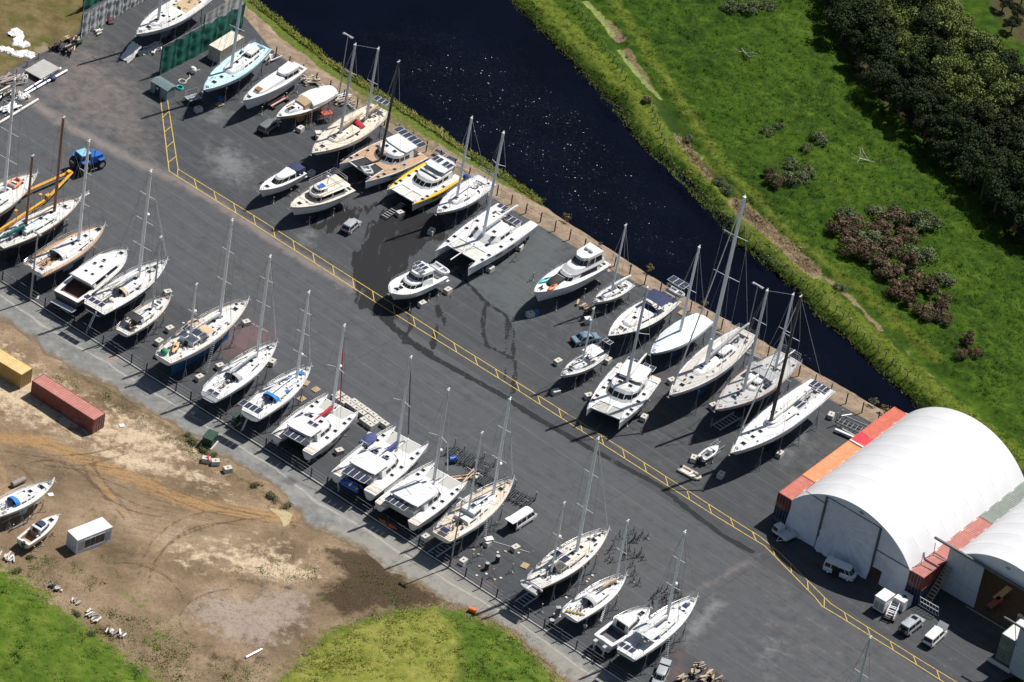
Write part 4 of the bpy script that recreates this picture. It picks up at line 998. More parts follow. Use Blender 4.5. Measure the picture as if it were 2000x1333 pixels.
 if cock:
  c0, c1 = X(cock[0]), X(cock[1]); cw = cockw * B / 3.9
  for sy in (1, -1):
   piece('cockpit_seat', lambda m: m.bx(c0 + .1, c1 - .05, *sorted((sy * cw * .45, sy * (cw - .02))), H.zx(c0) - .47, H.zx(c0) - .12), sole, o, 0)
   for q in (.35, .8): winch(o, lerp(c0, c1, q), sy * (cw + .16), H.zx(c1) + .06)
  if whl: wheel(o, lerp(c0, c1, .35), 0, H.zx(c0) + .42)
  piece('companionway', lambda m: m.bx(c1 - .03, c1 + .06, -.32, .32, H.zx(c1) - .4, H.zx(c1) + .5), BLACK, o, 0)
 if dod is not None: dodger(o, X(cock[1]) + .1, H.zx(X(cock[1])) + .1, min(H.wx(X(cock[1])) * .6, 1.4), dod, 1.3, .8)
 if pilot:
  t0, t1, ph, pw = pilot; zr = roofz(X((t0 + t1) / 2)) - .12
  w0, w1 = pw * H.w(t0), pw * .92 * H.w(t1); x0, x1 = X(t0), X(t1)
  foot = [(x0, -w0), (x1 - .3, -w1), (x1, -w1 * .6), (x1, w1 * .6), (x1 - .3, w1), (x0, w0)]
  top = [(x0 + .1, -w0 * .88), (x1 - .75, -w1 * .86), (x1 - .6, -w1 * .5), (x1 - .6, w1 * .5), (x1 - .75, w1 * .86), (x0 + .1, w0 * .88)]
  house(o, 'pilothouse', foot, top, zr, zr + ph, coach, {0: [(.06, .34), (.4, .66), (.72, .96)], 1: [(.08, .94)], 2: [(.03, .48), (.52, .97)], 3: [(.06, .92)], 4: [(.04, .28), (.34, .6), (.66, .94)]}, (.32, .86), roof=pmat)
 for bm in ([bim] if isinstance(bim, tuple) else (bim or [])):
  t, l, mt = bm[:3]; bimini(o, X(t), H.zx(X(t)) + (bm[3] if len(bm) > 3 else 1.75), H.zx(X(t)), H.w(t) * .8, l, mt)
 for s_ in sol:
  t, y, z, lx, ly = s_[:5]; solar(o, X(t), y, H.zx(X(t)) + z, lx, ly, s_[5] if len(s_) > 5 else 0, H.zx(X(t)) if z > 1.2 and len(s_) < 7 else None)
 if arc: arch(o, H, X(.03), H.z(0) + arc, H.w(.03) * .85)
 if gr: guard(o, H, n=max(6, int(L / 1.5)))
 if bowsprit:
  def fn(m):
   m.bx(L / 2 - .8, L / 2 + bowsprit, -.16, .16, H.zb + .02, H.zb + .14); 
   for sy in (1, -1): m.tube((L / 2 - .6, sy * .3, H.zb + .6), (L / 2 + bowsprit, 0, H.zb + .55), .025, 4)
  piece('bowsprit', fn, marg, o)
 piece('anchor', lambda m: (m.box((L / 2 + .12, 0, H.zb - .02), (.6, .1, .1), 0, 0, 0, .3), m.box((L / 2 + .3, 0, H.zb - .18), (.14, .42, .1))), GALV, o)
 piece('windlass', lambda m: (m.box((X(.93), 0, H.zx(X(.93)) + .15), (.35, .3, .25)), m.tube((X(.93), -.3, H.zx(X(.93)) + .15), (X(.93), .3, H.zx(X(.93)) + .15), .1, 7)), STEEL, o)
 clutter(o, H, X(.06), X(.9), seed, int(clut * 1.4))
 tops = []
 for i, mk_ in enumerate(masts):
  b, tp = mk_[:2]; kw = dict(mk_[2]) if len(mk_) > 2 else {}
  xm = l2(at(*b, H.zst + ch))[0]
  kw.setdefault('fore', L / 2 - .15 + bowsprit * .9 if i == 0 else None); kw.setdefault('back', i == 0 and len(masts) == 1)
  tops.append(rig(o, l2, H, b, tp, roofz=roofz(clip(xm, -L / 2, L / 2)), **kw))
 if len(masts) == 2:
  (x1, h1, t1), (x2, h2, t2) = tops
  piece('triatic_stay', lambda m: m.tube(t1, t2, .016, 3), WIRE, o)
 bo = dict(o=o, L=L, B=B, a=a, w2=w2, H=H, short=short, kind='sail')
 BOATS.append(bo)
 if extra: extra(bo)
 return bo
def house2(par, foot, top, z0, zt, mat, wins, roof):
 n = len(foot)
 F = [(x, y, z0(x)) for x, y in foot]; T = [(x, y, zt(x)) for x, y in top]
 mid = [(lerp(a[0], b[0], .5), lerp(a[1], b[1], .5), lerp(a[2], b[2], .78)) for a, b in zip(F, T)]
 ins = [(x, y * .72, z + .05) for x, y, z in T]
 h = n // 2
 def fn(m):
  m.loft([F, mid, T], 0, True, False)
  o = len(m.v); m.v.extend(T + ins)
  for i in range(h - 1):
   a, b, c, d = i, i + 1, n - 2 - i, n - 1 - i
   m.f.append([o + a, o + b, o + n + b, o + n + a]); m.mi.append(0)
   m.f.append([o + n + a, o + n + b, o + n + c, o + n + d]); m.mi.append(1 if roof else 0)
   m.f.append([o + n + d, o + n + c, o + c, o + d]); m.mi.append(0)
  for a, d in ((0, n - 1), (h - 1, h)):
   q = [o + a, o + n + a, o + n + d, o + d]
   m.f.append(q if a == 0 else q[::-1]); m.mi.append(0)
 ob = piece('coachroof', fn, [mat, roof] if roof else mat, par, 34)
 for e, segs in wins.items():
  for s0, s1, *v in segs:
   v0, v1 = v if v else (.3, .75)
   def pt(s, k): return (Vector(F[e]).lerp(Vector(F[(e + 1) % n]), s)).lerp(Vector(mid[e]).lerp(Vector(mid[(e + 1) % n]), s), k)
   q = [pt(s0, v0), pt(s1, v0), pt(s1, v1), pt(s0, v1)]
   nn = (q[1] - q[0]).cross(q[3] - q[0]).normalized()
   piece('window', lambda m: slab(m, *q, nn, .03), GLASS, ob, 0)
 return ob
def cat(label, short, bows, sterns, mast=None, hull=None, bot=None, stripe=None, deck=None, hw=.078, zdk=None, hs=None, cab=(.20, .60), cabw=.74, cabh=1.15, wins=None, tramp=True, trx=(.62, .90), tmat=None, hard=None, sol=(), steps=True, fly=None, extra=None, gr=True, sq=False, roof=None, sug=.14, clut=6, cabf=.55, crossb=True, frontwin=True, name='catamaran', power=False, zb=None, marg=None):
 hull, bot, deck = hull or WHITE, bot or ANTI_N, deck or WHITE
 kz = zb or 1.0
 fz = lambda L: (1.15 + .115 * L) * kz
 bow = ((bows[0][0] + bows[1][0]) / 2, (bows[0][1] + bows[1][1]) / 2); st = ((sterns[0][0] + sterns[1][0]) / 2, (sterns[0][1] + sterns[1][1]) / 2)
 o, L, a, l2, w2 = place(name, label, 'catamaran' if not power else 'power catamaran', short, bow, st, fz, lambda L: fz(L) - .1, GB)
 z = fz(L)
 sep = float(np.hypot(*(at(*bows[0], z) - at(*bows[1], z))[:2])); sp2 = float(np.hypot(*(at(*sterns[0], z) - at(*sterns[1], z))[:2])); sep = (sep + sp2) / 2
 hb = hw * 2 * L
 yc = sep / 2
 X = lambda t: (t - .5) * L
 Hs = []
 for sy in (1, -1):
  H = Hull(L, hb, z, z - .08, z - (1.0 + .03 * L), tr=.82, fb_sag=.1, bow_p=1.9, bow_q=1.0, mx=.38, dc=.55, ov=.02, y0=sy * yc); Hs.append(H); H.bm = bot
  H.build(o, (hull, bot, None), stripe)
  H.deck(o, (deck, marg or deck, deck), None, margin=.14, rail=.05, railm=hull)
  if steps:
   for i in range(4):
    zz = z - .02 - .0 - i * .28
    pass
  piece('keel', lambda m: m.bx(X(.3), X(.62), H.y0 - .16, H.y0 + .16, .03, H.zwl - .3, 0, (.25, .02)), bot, o, 0)
  piece('rudder', lambda m: m.bx(X(.05), X(.09), H.y0 - .05, H.y0 + .05, .35, H.zwl - .05, 0), bot, o, 0)
 xa, xf = X(sug), X(trx[0])
 wi = yc
 wr = lambda x: Hs[0].wx(x)
 def fn(m):
  m.bx(xa, xf, -wi, wi, z - .85, z + .03)
  m.loft([[(xf, -wi, z - .85), (xf, wi, z - .85), (xf, wi, z + .03), (xf, -wi, z + .03)], [(xf + .5, -wi, z - .45), (xf + .5, wi, z - .45), (xf + .5, wi, z + .02), (xf + .5, -wi, z + .02)]])
 piece('bridge_deck', fn, deck, o, 30)
 if steps:
  for H in Hs:
   for i in range(4):
    x1 = X(sug * .92) - i * .36; x0 = x1 - .38; w = H.wx(x1) - .14
    piece('step', lambda m: (m.bx(x0, x1, H.y0 - w, H.y0 + w, z - .1, z + .10 - i * .025, 0)), TEAK2 if i % 2 else WHITE, o, 0)
 x0, x1 = X(cab[0]), X(cab[1]); cwid = (yc + wr(0) * .15) * cabw / .74 * .86
 fwid = cwid * cabf
 ks = (0, .35, .7, 1)
 pr = [(lerp(x0, x1, .62), cwid), (lerp(x0, x1, .86), lerp(cwid, fwid, .55)), (x1, fwid * .55)]
 foot = [(x0, -cwid)] + [(x, -y) for x, y in pr] + [(x, y) for x, y in pr[::-1]] + [(x0, cwid)]
 dx = (x1 - x0) * .20
 prt = [(lerp(x0, x1, .62) - dx * .3, cwid * .86), (lerp(x0, x1, .86) - dx * .8, lerp(cwid, fwid, .55) * .84), (x1 - dx * 1.15, fwid * .5)]
 top = [(x0 + .05, -cwid * .88)] + [(x, -y) for x, y in prt] + [(x, y) for x, y in prt[::-1]] + [(x0 + .05, cwid * .88)]
 if wins is None:
  wins = {0: [(.3, .62), (.68, .98)], 1: [(.04, .96)], 2: [(.04, .96)], 3: [(.03, .48), (.52, .97)], 4: [(.04, .96)], 5: [(.04, .96)], 6: [(.02, .32), (.38, .7)]}
  if not frontwin:
   for e in (1, 2, 3, 4, 5): wins.pop(e)
 house(o, 'cabin', foot, top, z, z + cabh, WHITE, wins, (.34, .84), crown=.12, roof=roof)
 if x0 - xa > .8:
  piece('cockpit_sole', lambda m: m.bx(xa + .12, x0 - .02, -wi * .72, wi * .72, z + .03, z + .05), TEAK2, o, 0)
  for sy in (1, -1): piece('cockpit_seat', lambda m: m.bx(xa + .3, x0 - .1, *sorted((sy * wi * .42, sy * wi * .7)), z + .05, z + .48), OFFW, o, 0)
  piece('aft_bench', lambda m: m.bx(xa + .02, xa + .55, -wi * .7, wi * .7, z + .05, z + .62), WHITE, o, 0)
  piece('saloon_door', lambda m: m.bx(x0 - .03, x0 + .04, -wi * .35, wi * .35, z + .1, z + cabh * .85), GLASS, o, 0)
 if hard:
  hx0, hx1, hz = X(hard[0]), X(hard[1]), z + hard[2]
  hwid = cwid * (hard[3] if len(hard) > 3 else .92)
  P = [(hx0, -hwid * .93), (hx1, -hwid), (hx1 + .3, -hwid * .6), (hx1 + .3, hwid * .6), (hx1, hwid), (hx0, hwid * .93), (hx0 - .15, hwid * .6), (hx0 - .15, -hwid * .6)]
  ht = piece('hardtop', lambda m: (m.prism(P, hz, hz + .12, 0, .97)), WHITE, o, 30)
  def po(m):
   for sx in (hx0 + .15, hx1 - .1):
    for sy in (1, -1): m.tube((sx, sy * hwid * .88, z), (sx, sy * hwid * .88, hz + .02), .05, 5)
  piece('hardtop_post', po, WHITE, ht)
 xb = X(trx[1])
 if tramp:
  if crossb: piece('forward_beam', lambda m: m.tube((xb, -yc, z - .15), (xb, yc, z - .15), .12, 8), ALU, o)
  piece('bow_walkway', lambda m: m.bx(xf + .3, xb + .1, -.16, .16, z - .16, z + .02), WHITE, o, 0)
  for sy in (1, -1):
   y0, y1 = sorted((sy * .2, sy * (yc - wr(lerp(xf, xb, .5)) + .1)))
   piece('trampoline', lambda m: m.bx(xf + .48, xb - .05, y0, y1, z - .12, z - .09), tmat or MESH_N, o, 0)
 if gr:
  for H, sd_ in zip(Hs, (1, -1)): guard(o, H, .16, .95, max(6, int(L / 1.8)), .6, (sd_,), False, False)
  def fn(m):
   for H in Hs:
    p = [Vector((H.x(t), H.y0 + s_ * max(.1, H.w(t) - .05), H.z(t))) for s_, t in ((1, .93), (1, .985), (-1, .985), (-1, .93))]
    m.path([q + Vector((0, 0, .62)) for q in p], .024, 4)
    for q in p: m.tube(q, q + Vector((0, 0, .62)), .022, 4)
  piece('bow_rail', fn, STEEL, o)
 for H in Hs:
  for t in (.36, .52, .70, .80):
   hatch(o, X(t), H.y0 + (.15 if H.y0 > 0 else -.15), H.zx(X(t)) + .06, .46)
 for sy in (1, -1): hatch(o, lerp(x0, x1, .55), sy * cwid * .35, z + cabh + .10, .5)
 for H, sy in zip(Hs, (1, -1)):
  for t in (.38, .55):
   w = H.w(t) + .012; q = [(X(t), H.y0 + sy * w * .995, z - .55), (X(t + .09), H.y0 + sy * H.w(t + .09) * .995, z - .55), (X(t + .09), H.y0 + sy * H.w(t + .09), z - .33), (X(t), H.y0 + sy * w, z - .33)]
   if sy < 0: pass
   piece('hull_window', lambda m: slab(m, *q, (0, sy, 0), .03), GLASS, o, 0)
 for s_ in sol: solar(o, X(s_[0]), s_[1], z + s_[2], s_[3], s_[4], s_[5] if len(s_) > 5 else 0)
 seed = int(bow[0] * 3 + bow[1])
 for H in Hs: clutter(o, H, X(.2), X(.9), seed, clut // 2, .05, .5)
 class CH:  # the whole platform seen as one hull, for the rig
  pass
 R_H = CH(); R_H.L = L; R_H.y0 = 0.0; R_H.zx = lambda x: z + .03; R_H.wx = lambda x: yc + wr(x) * .6; R_H.z = lambda t: z; R_H.x = X; R_H.w = lambda t: yc
 if mast:
  b, tp, kw = mast
  kw = dict(kw); xm = l2(at(*b, z + cabh * .7))[0]
  kw.setdefault('fore', xb); kw.setdefault('back', False); kw.setdefault('sweep', .42); kw.setdefault('nsp', 1); kw.setdefault('rk', .03)
  kw.setdefault('chain', xm - .16 * L)
  rz = z + cabh + .1 if x0 < xm < x1 - dx * 1.2 else z + .05
  rig(o, l2, R_H, b, tp, roofz=rz, **kw)
 bo = dict(o=o, L=L, B=sep + hb, a=a, w2=w2, H=Hs[0], Hs=Hs, short=short, kind='cat', z=z, yc=yc, X=X, cwid=cwid, cabz=z + cabh)
 BOATS.append(bo)
 if extra: extra(bo)
 return bo
def motor(label, short, bow, stern, hull=None, bot=None, deck=None, boot=None, cove=None, sole=None, B=None, cock=(.04, .30), tiers=(), hat=(.82,), name='motor_yacht', catg='motor yacht', gr=True, extra=None, kz=1.0, swim=.6, railm=None, tr=.9, margin=.2, clut=3, cockw=.8, cdepth=.75, sheer=0.0, pmast=None, vee=1.0, bow_p=2.3, marg=None):
 hull, bot, deck = hull or WHITE, bot or ANTI_N, deck or WHITE
 fzb = lambda L: (1.15 + .20 * L) * kz; fzs = lambda L: (1.15 + .20 * L) * kz - (.30 + .03 * L)
 o, L, a, l2, w2 = place(name, label, catg, short, bow, stern, fzb, fzs, GB)
 B = B or 1.3 + .235 * L
 H = Hull(L, B, fzb(L), fzs(L), (.75 + .065 * L) * kz, tr=tr, fb_sag=.35, bow_p=bow_p, bow_q=.8, mx=.36, dc=.42 + .02 * L, ov=.10, vee=vee, flare=1.2); H.bm = bot
 H.build(o, (hull, bot, boot), cove)
 X = lambda t: (t - .5) * L
 H.deck(o, (deck, marg or WHITE, sole or TEAK2), (X(cock[0]), X(cock[1])) if cock else None, cockw * B * .5, cdepth, margin=margin, rail=.07, railm=railm or WHITE)
 piece('keel', lambda m: m.bx(X(.12), X(.6), -.1, .1, .25, H.zbot(.4) + .1, 0, (.1, .02)), bot, o, 0)
 if swim: piece('swim_platform', lambda m: m.bx(-L / 2 - swim, -L / 2 + .05, -H.w(0) * .92, H.w(0) * .92, H.zwl + .22, H.zwl + .32), TEAK if sole in (TEAK, TEAK2, VARN) else WHITE, o, 0)
 zc = None
 for T in tiers:
  nm, t0, t1, w0, w1, zb_, h, ra, rf = T[:9]; kw = dict(T[9]) if len(T) > 9 else {}
  base = H.zx(X((t0 + t1) / 2)) if zb_ == 0 else H.zx(X((t0 + t1) / 2)) + zb_
  if zb_ == 0: base -= .05
  x0, x1 = X(t0), X(t1); W0, W1 = w0 * B / 2, w1 * B / 2
  r = min(.28 * (x1 - x0), .9)
  foot = [(x0, -W0), (x1 - r, -W1), (x1 - r * .25, -W1 * .72), (x1, -W1 * .3), (x1, W1 * .3), (x1 - r * .25, W1 * .72), (x1 - r, W1), (x0, W0)]
  k = kw.pop('k', .86)
  top = [(x0 + ra, -W0 * k), (x1 - r - rf, -W1 * k), (x1 - r * .25 - rf, -W1 * .72 * k), (x1 - rf, -W1 * .3), (x1 - rf, W1 * .3), (x1 - r * .25 - rf, W1 * .72 * k), (x1 - r - rf, W1 * k), (x0 + ra, W0 * k)]
  wn = kw.pop('wins', 'all')
  if wn == 'all': wn = {0: [(.06, .48), (.54, .97)], 1: [(.04, .96)], 2: [(.04, .97)], 3: [(.02, .48), (.52, .98)], 4: [(.03, .96)], 5: [(.04, .96)], 6: [(.03, .46), (.52, .94)]}
  elif wn == 'front': wn = {0: [(.6, .97)], 1: [(.04, .96)], 2: [(.04, .97)], 3: [(.02, .48), (.52, .98)], 4: [(.03, .96)], 5: [(.04, .96)], 6: [(.03, .4)]}
  elif wn == 'side': wn = {0: [(.1, .45), (.52, .9)], 6: [(.1, .48), (.55, .9)]}
  hs = house(o, nm, foot, top, base, base + h, kw.pop('mat', WHITE), wn, kw.pop('f', (.3, .86)), crown=.08, roof=kw.pop('roof', None), wmat=kw.pop('wmat', None))
  if kw.pop('aft', None): piece('cabin_door', lambda m: m.bx(x0 - .04, x0 + .06, -W0 * .5, W0 * .5, base + .1, base + h * .86), GLASS, hs, 0)
  if 'over' in kw:
   ov = kw.pop('over'); zt = base + h
   P = [(x0 + ra - ov[0], -W0 * k * 1.02), (x1 - r - rf + ov[1], -W1 * k * 1.02), (x1 - rf + ov[1], -W1 * .35), (x1 - rf + ov[1], W1 * .35), (x1 - r - rf + ov[1], W1 * k * 1.02), (x0 + ra - ov[0], W0 * k * 1.02)]
   piece('hardtop', lambda m: m.prism(P, zt + .03, zt + .14, 0, .96), kw.pop('omat', WHITE), hs, 30)
   if ov[0] > .5:
    def po(m):
     for sy in (1, -1): m.tube((x0 + ra - ov[0] + .1, sy * W0 * k * .95, base), (x0 + ra - ov[0] + .1, sy * W0 * k * .95, zt + .05), .035, 5)
    piece('hardtop_post', po, STEEL, hs)
 for t in hat: hatch(o, X(t), 0, H.zx(X(t)) + .06, .55)
 if gr: guard(o, H, .42, .95, 7, .6, (1, -1), True, False)
 piece('anchor', lambda m: (m.box((L / 2 + .1, 0, H.zb - .05), (.8, .14, .1), 0, 0, 0, .25), m.box((L / 2 + .4, 0, H.zb - .2), (.15, .45, .1))), GALV, o)
 if cock: piece('transom_seat', lambda m: m.bx(X(cock[0]) + .05, X(cock[0]) + .5, -B * .3, B * .3, H.zst - cdepth + .02, H.zst - cdepth + .45), WHITE, o, 0)
 clutter(o, H, X(.1), X(.9), int(bow[0]), clut)
 bo = dict(o=o, L=L, B=B, a=a, w2=w2, H=H, short=short, kind='motor', X=X)
 BOATS.append(bo)
 if extra: extra(bo)
 return bo
# ---- small craft and things that ride on boats
def on(bo, x, y, z=0.0):
 """world point on a boat: x, y in its frame, z above the deck there"""
 p = bo['w2'](x, y); zz = bo['z'] if bo['kind'] == 'cat' else bo['H'].zx(x)
 return (p[0], p[1], zz + z)
def kayak(label, loc, rz, mat, L=3.2, group=None, tilt=0):
 o = thing('kayak', label, 'kayak', loc, rz, group)
 def fn(m):
  R = []
  for t in (0, .06, .2, .4, .6, .8, .94, 1):
   w = .38 * (1 - abs(2 * t - 1) ** 2.4) + .01; x = (t - .5) * L
   R.append([(x, w * math.cos(q), .17 + (.16 if math.sin(q) > 0 else .17) * math.sin(q) * (1 - abs(2 * t - 1) ** 4 * .6)) for q in (2 * math.pi * i / 10 for i in range(10))])
  m.loft(R)
 b = piece('hull', fn, mat, o)
 piece('cockpit_opening', lambda m: m.ell((-.1, 0, .32), (.42, .2, .03), 0, 10, 4), BLACK, o)
 return o
def inflatable(label, loc, rz, mat=None, L=3.0, motor=True, flip=False, tilt=(0, 0), cover=None, group=None, floor=None):
 o = thing('inflatable_dinghy', label, 'dinghy', loc, rz, group)
 if tilt != (0, 0): o.rotation_euler = (tilt[0], tilt[1], rz)
 mat = mat or GREYI; w = .62; r = .22
 def fn(m):
  pts = [(-L / 2, -w, r), (L * .18, -w, r), (L * .36, -w * .72, r + .03), (L / 2 - r, 0, r + .1), (L * .36, w * .72, r + .03), (L * .18, w, r), (-L / 2, w, r)]
  m.path(pts, r, 8)
  for p in pts[1:-1]: m.ell(p, (r, r, r), 0, 8, 6)
  for p in (pts[0], pts[-1]): m.ell(p, (r * 1.2, r, r), 0, 8, 6)
 piece('tube', fn, mat, o)
 piece('floor', lambda m: m.prism([(-L / 2 + .2, -w), (L * .2, -w), (L * .42, 0), (L * .2, w), (-L / 2 + .2, w)], .08, .14), floor or CANV_G, o, 0)
 piece('transom', lambda m: m.bx(-L / 2 + .15, -L / 2 + .22, -w, w, .05, .5), WHITE, o, 0)
 piece('thwart', lambda m: m.bx(-.2, .1, -w, w, .3, .36), WHITE, o, 0)
 if motor: outboard(o, -L / 2 + .05, 0, .65, BLACK, .8)
 if cover:
  piece('cover', lambda m: m.ell((0, 0, .3), (L * .5, w + .3, .42), 0, 12, 6, -.3), cover, o)
 return o
# ================================================================== UPPER ROW, along the canal (bows towards the yard)
def x_u1(b):
 p = on(b, b['L'] / 2 + .9, -.2, -1.5)
 o = thing('plastic_sheeting', 'crumpled clear white plastic sheet hanging from the bow of the stripped yacht', 'plastic sheet', (p[0], p[1], 0), b['a'])
 def fn(m):
  r = random.Random(4); R = []
  for i in range(9):
   f = i / 8; R.append([(1.2 - 3.0 * f + r.uniform(-.15, .15), -1.0 + 2.0 * j / 6 + r.uniform(-.1, .1), .15 + 1.9 * f + r.uniform(-.25, .25) * math.sin(j)) for j in range(7)])
  m.loft(R, 0, False, False); m.loft([[(x, y, z - .05) for x, y, z in q] for q in R[::-1]], 0, False, False)
 piece('sheet', fn, SAILW, o)
sail('large white yacht with its tan deck stripped, shrouded in plastic behind green netting', 'stripped yacht behind the green netting', (266, 68), (396, -10), [((309, 38), (0, 0), dict(hh=17, nsp=2, boom=0, back=False))], hull=WHITE2, bot=M('grey_primer', (.33, .34, .36), .6), deck=OFFW, coach=WHITE, marg=WHITE, sole=TEAK2, cr=(.40, .78), cock=(.1, .36), win=3, roof=None, hat=(.82, .7, .6), B=5.0, zb=.92, extra=x_u1, tr=.8)
def teakpanel(b, x0, x1, w):
 piece('bare_deck_panel', lambda m: m.prism([(x0, -w * .8), (x1, -w), (x1, w), (x0, w * .8)], b['H'].zx(x0) + .09, b['H'].zx(x0) + .12), TIMB, b['o'], 0)
teakpanel(BOATS[-1], -6.8, -2.4, 1.5)
sail('pale blue decked sloop with a long white pilothouse beside the beige container', 'pale blue decked yacht', (397, 177), (514, 90), [((447, 128), (0, 0), dict(hh=19, nsp=2, boom=.28, cover=None))], hull=WHITE2, bot=ANTI_N, deck=PALEB, marg=PALEB, coach=WHITE, cr=(.16, .62), ch=.6, cwid=.66, cock=(.02, .14), win=3, pilot=(.16, .34, .8, .55), hat=(.82, .70, .45), B=4.6, clut=6)
b = motor('long narrow white launch with a low wheelhouse and two brown roof hatches', 'long white launch', (475, 197), (588, 128), bot=M('white_bottom', (.62, .63, .64), .6), B=3.4, kz=.95, cock=(.03, .12), tr=.75, swim=0, sole=OFFW, vee=0, bow_p=2.0, tiers=[('trunk_cabin', .38, .80, .70, .52, 0, .55, .05, .3, dict(wins={})), ('wheelhouse', .14, .40, .74, .66, 0, 1.15, .1, .35, dict(over=(.15, .1)))], hat=(.9,), clut=1)
for x in (.5, .74): piece('brown_hatch', lambda m: m.bx(b['X'](x) - .5, b['X'](x) + .5, -.5, .5, b['H'].zx(b['X'](x)) + .5, b['H'].zx(b['X'](x)) + .60), VARN, b['o'], 0)
def x_u4(b):
 X = b['X']; H = b['H']
 def fn(m):
  R = []
  for i, t in enumerate((-.02, .1, .25, .4, .47)):
   x = X(t); w = H.w(clip(t)) * (1.0, 1.08, 1.08, 1.0, .95)[i]; z = H.zx(x); hh = (.95, 1.35, 1.5, 1.45, 1.3)[i]
   R.append([(x, w, z + .05), (x, w * .98, z + hh * .45), (x, w * .55, z + hh * .86), (x, 0, z + hh), (x, -w * .55, z + hh * .86), (x, -w * .98, z + hh * .45), (x, -w, z + .05)])
  m.loft(R, 0, False, True)
 piece('canopy', fn, SAILW, b['o'])
 def f2(m):
  x0, x1 = X(.47), X(.58); z = H.zx(x0)
  m.loft([[(x0, 1.3, z + .1), (x0, 1.2, z + 1.15), (x0, 0, z + 1.3), (x0, -1.2, z + 1.15), (x0, -1.3, z + .1)], [(x1, 1.2, z + .1), (x1, 1.05, z + .75), (x1, 0, z + .85), (x1, -1.05, z + .75), (x1, -1.2, z + .1)]], 0, False, True)
 piece('plywood_roof', f2, TIMB, b['o'])
 q = [(X(.5), -1.32, H.zx(0) + .5), (X(.57), -1.22, H.zx(0) + .42), (X(.57), -1.14, H.zx(0) + .72), (X(.5), -1.22, H.zx(0) + 1.0)]
 piece('window', lambda m: slab(m, *q, (0, -1, 0), .03), CANV_B, b['o'], 0)
sail('tan hulled wooden boat being rebuilt under a white canopy', 'tan hulled boat under the white canopy', (540, 229), (647, 180), [], hull=M('tan_primer_hull', (.50, .29, .14), .55, var=.12), bot=M('tan_primer_hull'), deck=WHITE, marg=WHITE, coach=WHITE, cr=(.5, .84), ch=.35, cock=None, win=0, hat=(.72, .78), gr=False, clut=2, B=3.7, zb=.9, extra=lambda b: (b.update(X=lambda t: (t - .5) * b['L']), x_u4(b)))
piece('cabin_trim', lambda m: m.bx(.1, 2.9, -1.15, -1.0, BOATS[-1]['H'].zx(2) + .05, BOATS[-1]['H'].zx(2) + .22), VARN, BOATS[-1]['o'], 0)
sail('cream decked ketch with a dark red sprayhood and tan sail covers', 'cream ketch with the red sprayhood', (609, 300), (745, 212), [((659, 257), (705, 88), dict(nsp=2, cover=CANV_T, furl=None, mat=ALUD)), ((702, 224), (742, 96), dict(nsp=1, cover=CANV_T, mat=ALUD))], hull=M('cream_hull', (.74, .70, .64), .3, var=.05), cove=NAVY, bot=ANTI_N, deck=CREAM, marg=CREAM, coach=CREAM, cr=(.42, .74), dod=CANV_R, cock=(.16, .38), sol=[(.02, 0, 1.7, 1.4, 2.6)], arc=1.6, clut=12, hat=(.85, .68, .6))
def x_u6(b):
 inflatable('grey inflatable folded on the net between the bows of the wooden decked catamaran', on(b, b['L'] * .33, b['yc'] * .35, -.05), b['a'] + 1.2, GREYI, 2.2, False)
cat('catamaran with brown wooden decks, black mast and grey hulls', 'wooden decked catamaran', ((661, 322), (716, 355)), ((778, 270), (831, 303)), ((732, 305), (776, 122), dict(mat=CARB, nsp=0, boom=.36, cover=CANV_T, boomx=1, spl=1)), hull=M('grey_white_hull', (.66, .67, .68), .3, var=.05), bot=ANTI_K, deck=TEAK, marg=WHITE, cab=(.16, .56), cabw=.72, cabh=1.35, hard=(.06, .30, 1.55), sol=[(.03, 1.2, 1.7, 1.7, 3.0), (.03, -1.9, 1.7, 1.7, 3.0)], trx=(.60, .86), tmat=CANV_K, extra=x_u6, steps=False, cabf=.6)
def x_u7(b):
 for H in b['Hs']:
  sd_ = 1 if H.y0 > 0 else -1
  def fn(m):
   R = []
   for t in STA:
    if t > .985: continue
    x = H.x(t); w = H.w(t); k = .30 * math.sin(math.pi * clip(t * .96 + .05)) ** .7 + .05
    R.append([(x, H.y0 + sd_ * (w + .03), H.z(t) - .16), (x, H.y0 + sd_ * (w + .03), H.z(t) + .08), (x, H.y0 + sd_ * (w - k * 1.6), H.z(t) + .085), (x, H.y0 + sd_ * (w - k * 1.6), H.z(t) - .1)])
   m.loft(R)
  piece('yellow_gunwale', fn, M('yellow_gelcoat', (.80, .50, .02), .35, var=.06), b['o'])
 X = b['X']; z = b['cabz']
 piece('cabin_visor', lambda m: m.box((X(.40), 0, z + .2), (.5, 3.4, .12), 0, 0, 0, -.5), CANV_G, b['o'], 0)
cat('white power catamaran with broad yellow gunwales', 'yellow trimmed catamaran', ((757, 371), (804, 401)), ((849, 316), (896, 346)), None, bot=ANTI_K, cab=(.10, .64), cabw=.70, cabh=1.15, hard=(.02, .30, 1.75, .9), sol=[(.12, 1.0, 1.93, 1.5, 1.6), (.12, -1.0, 1.93, 1.5, 1.6)], trx=(.70, .92), tmat=M('pale_trampoline', (.55, .55, .50), .85), extra=x_u7, steps=False, crossb=True, sug=.06, cabf=.7)
sail('white sloop with a wraparound dark cabin window and a white stern arch', 'white sloop with the stern arch', (853, 417), (951, 351), [((891, 385), (922, 231), dict(nsp=1, cover=None, boom=.42, furl=None))], bot=ANTI_N, deck=WHITE, marg=WHITE, cr=(.34, .72), ch=.5, cwid=.6, win=1, arc=1.9, tr=.85, hat=(.84, .62), railm=WHITE)
BOATS[-1]['o']
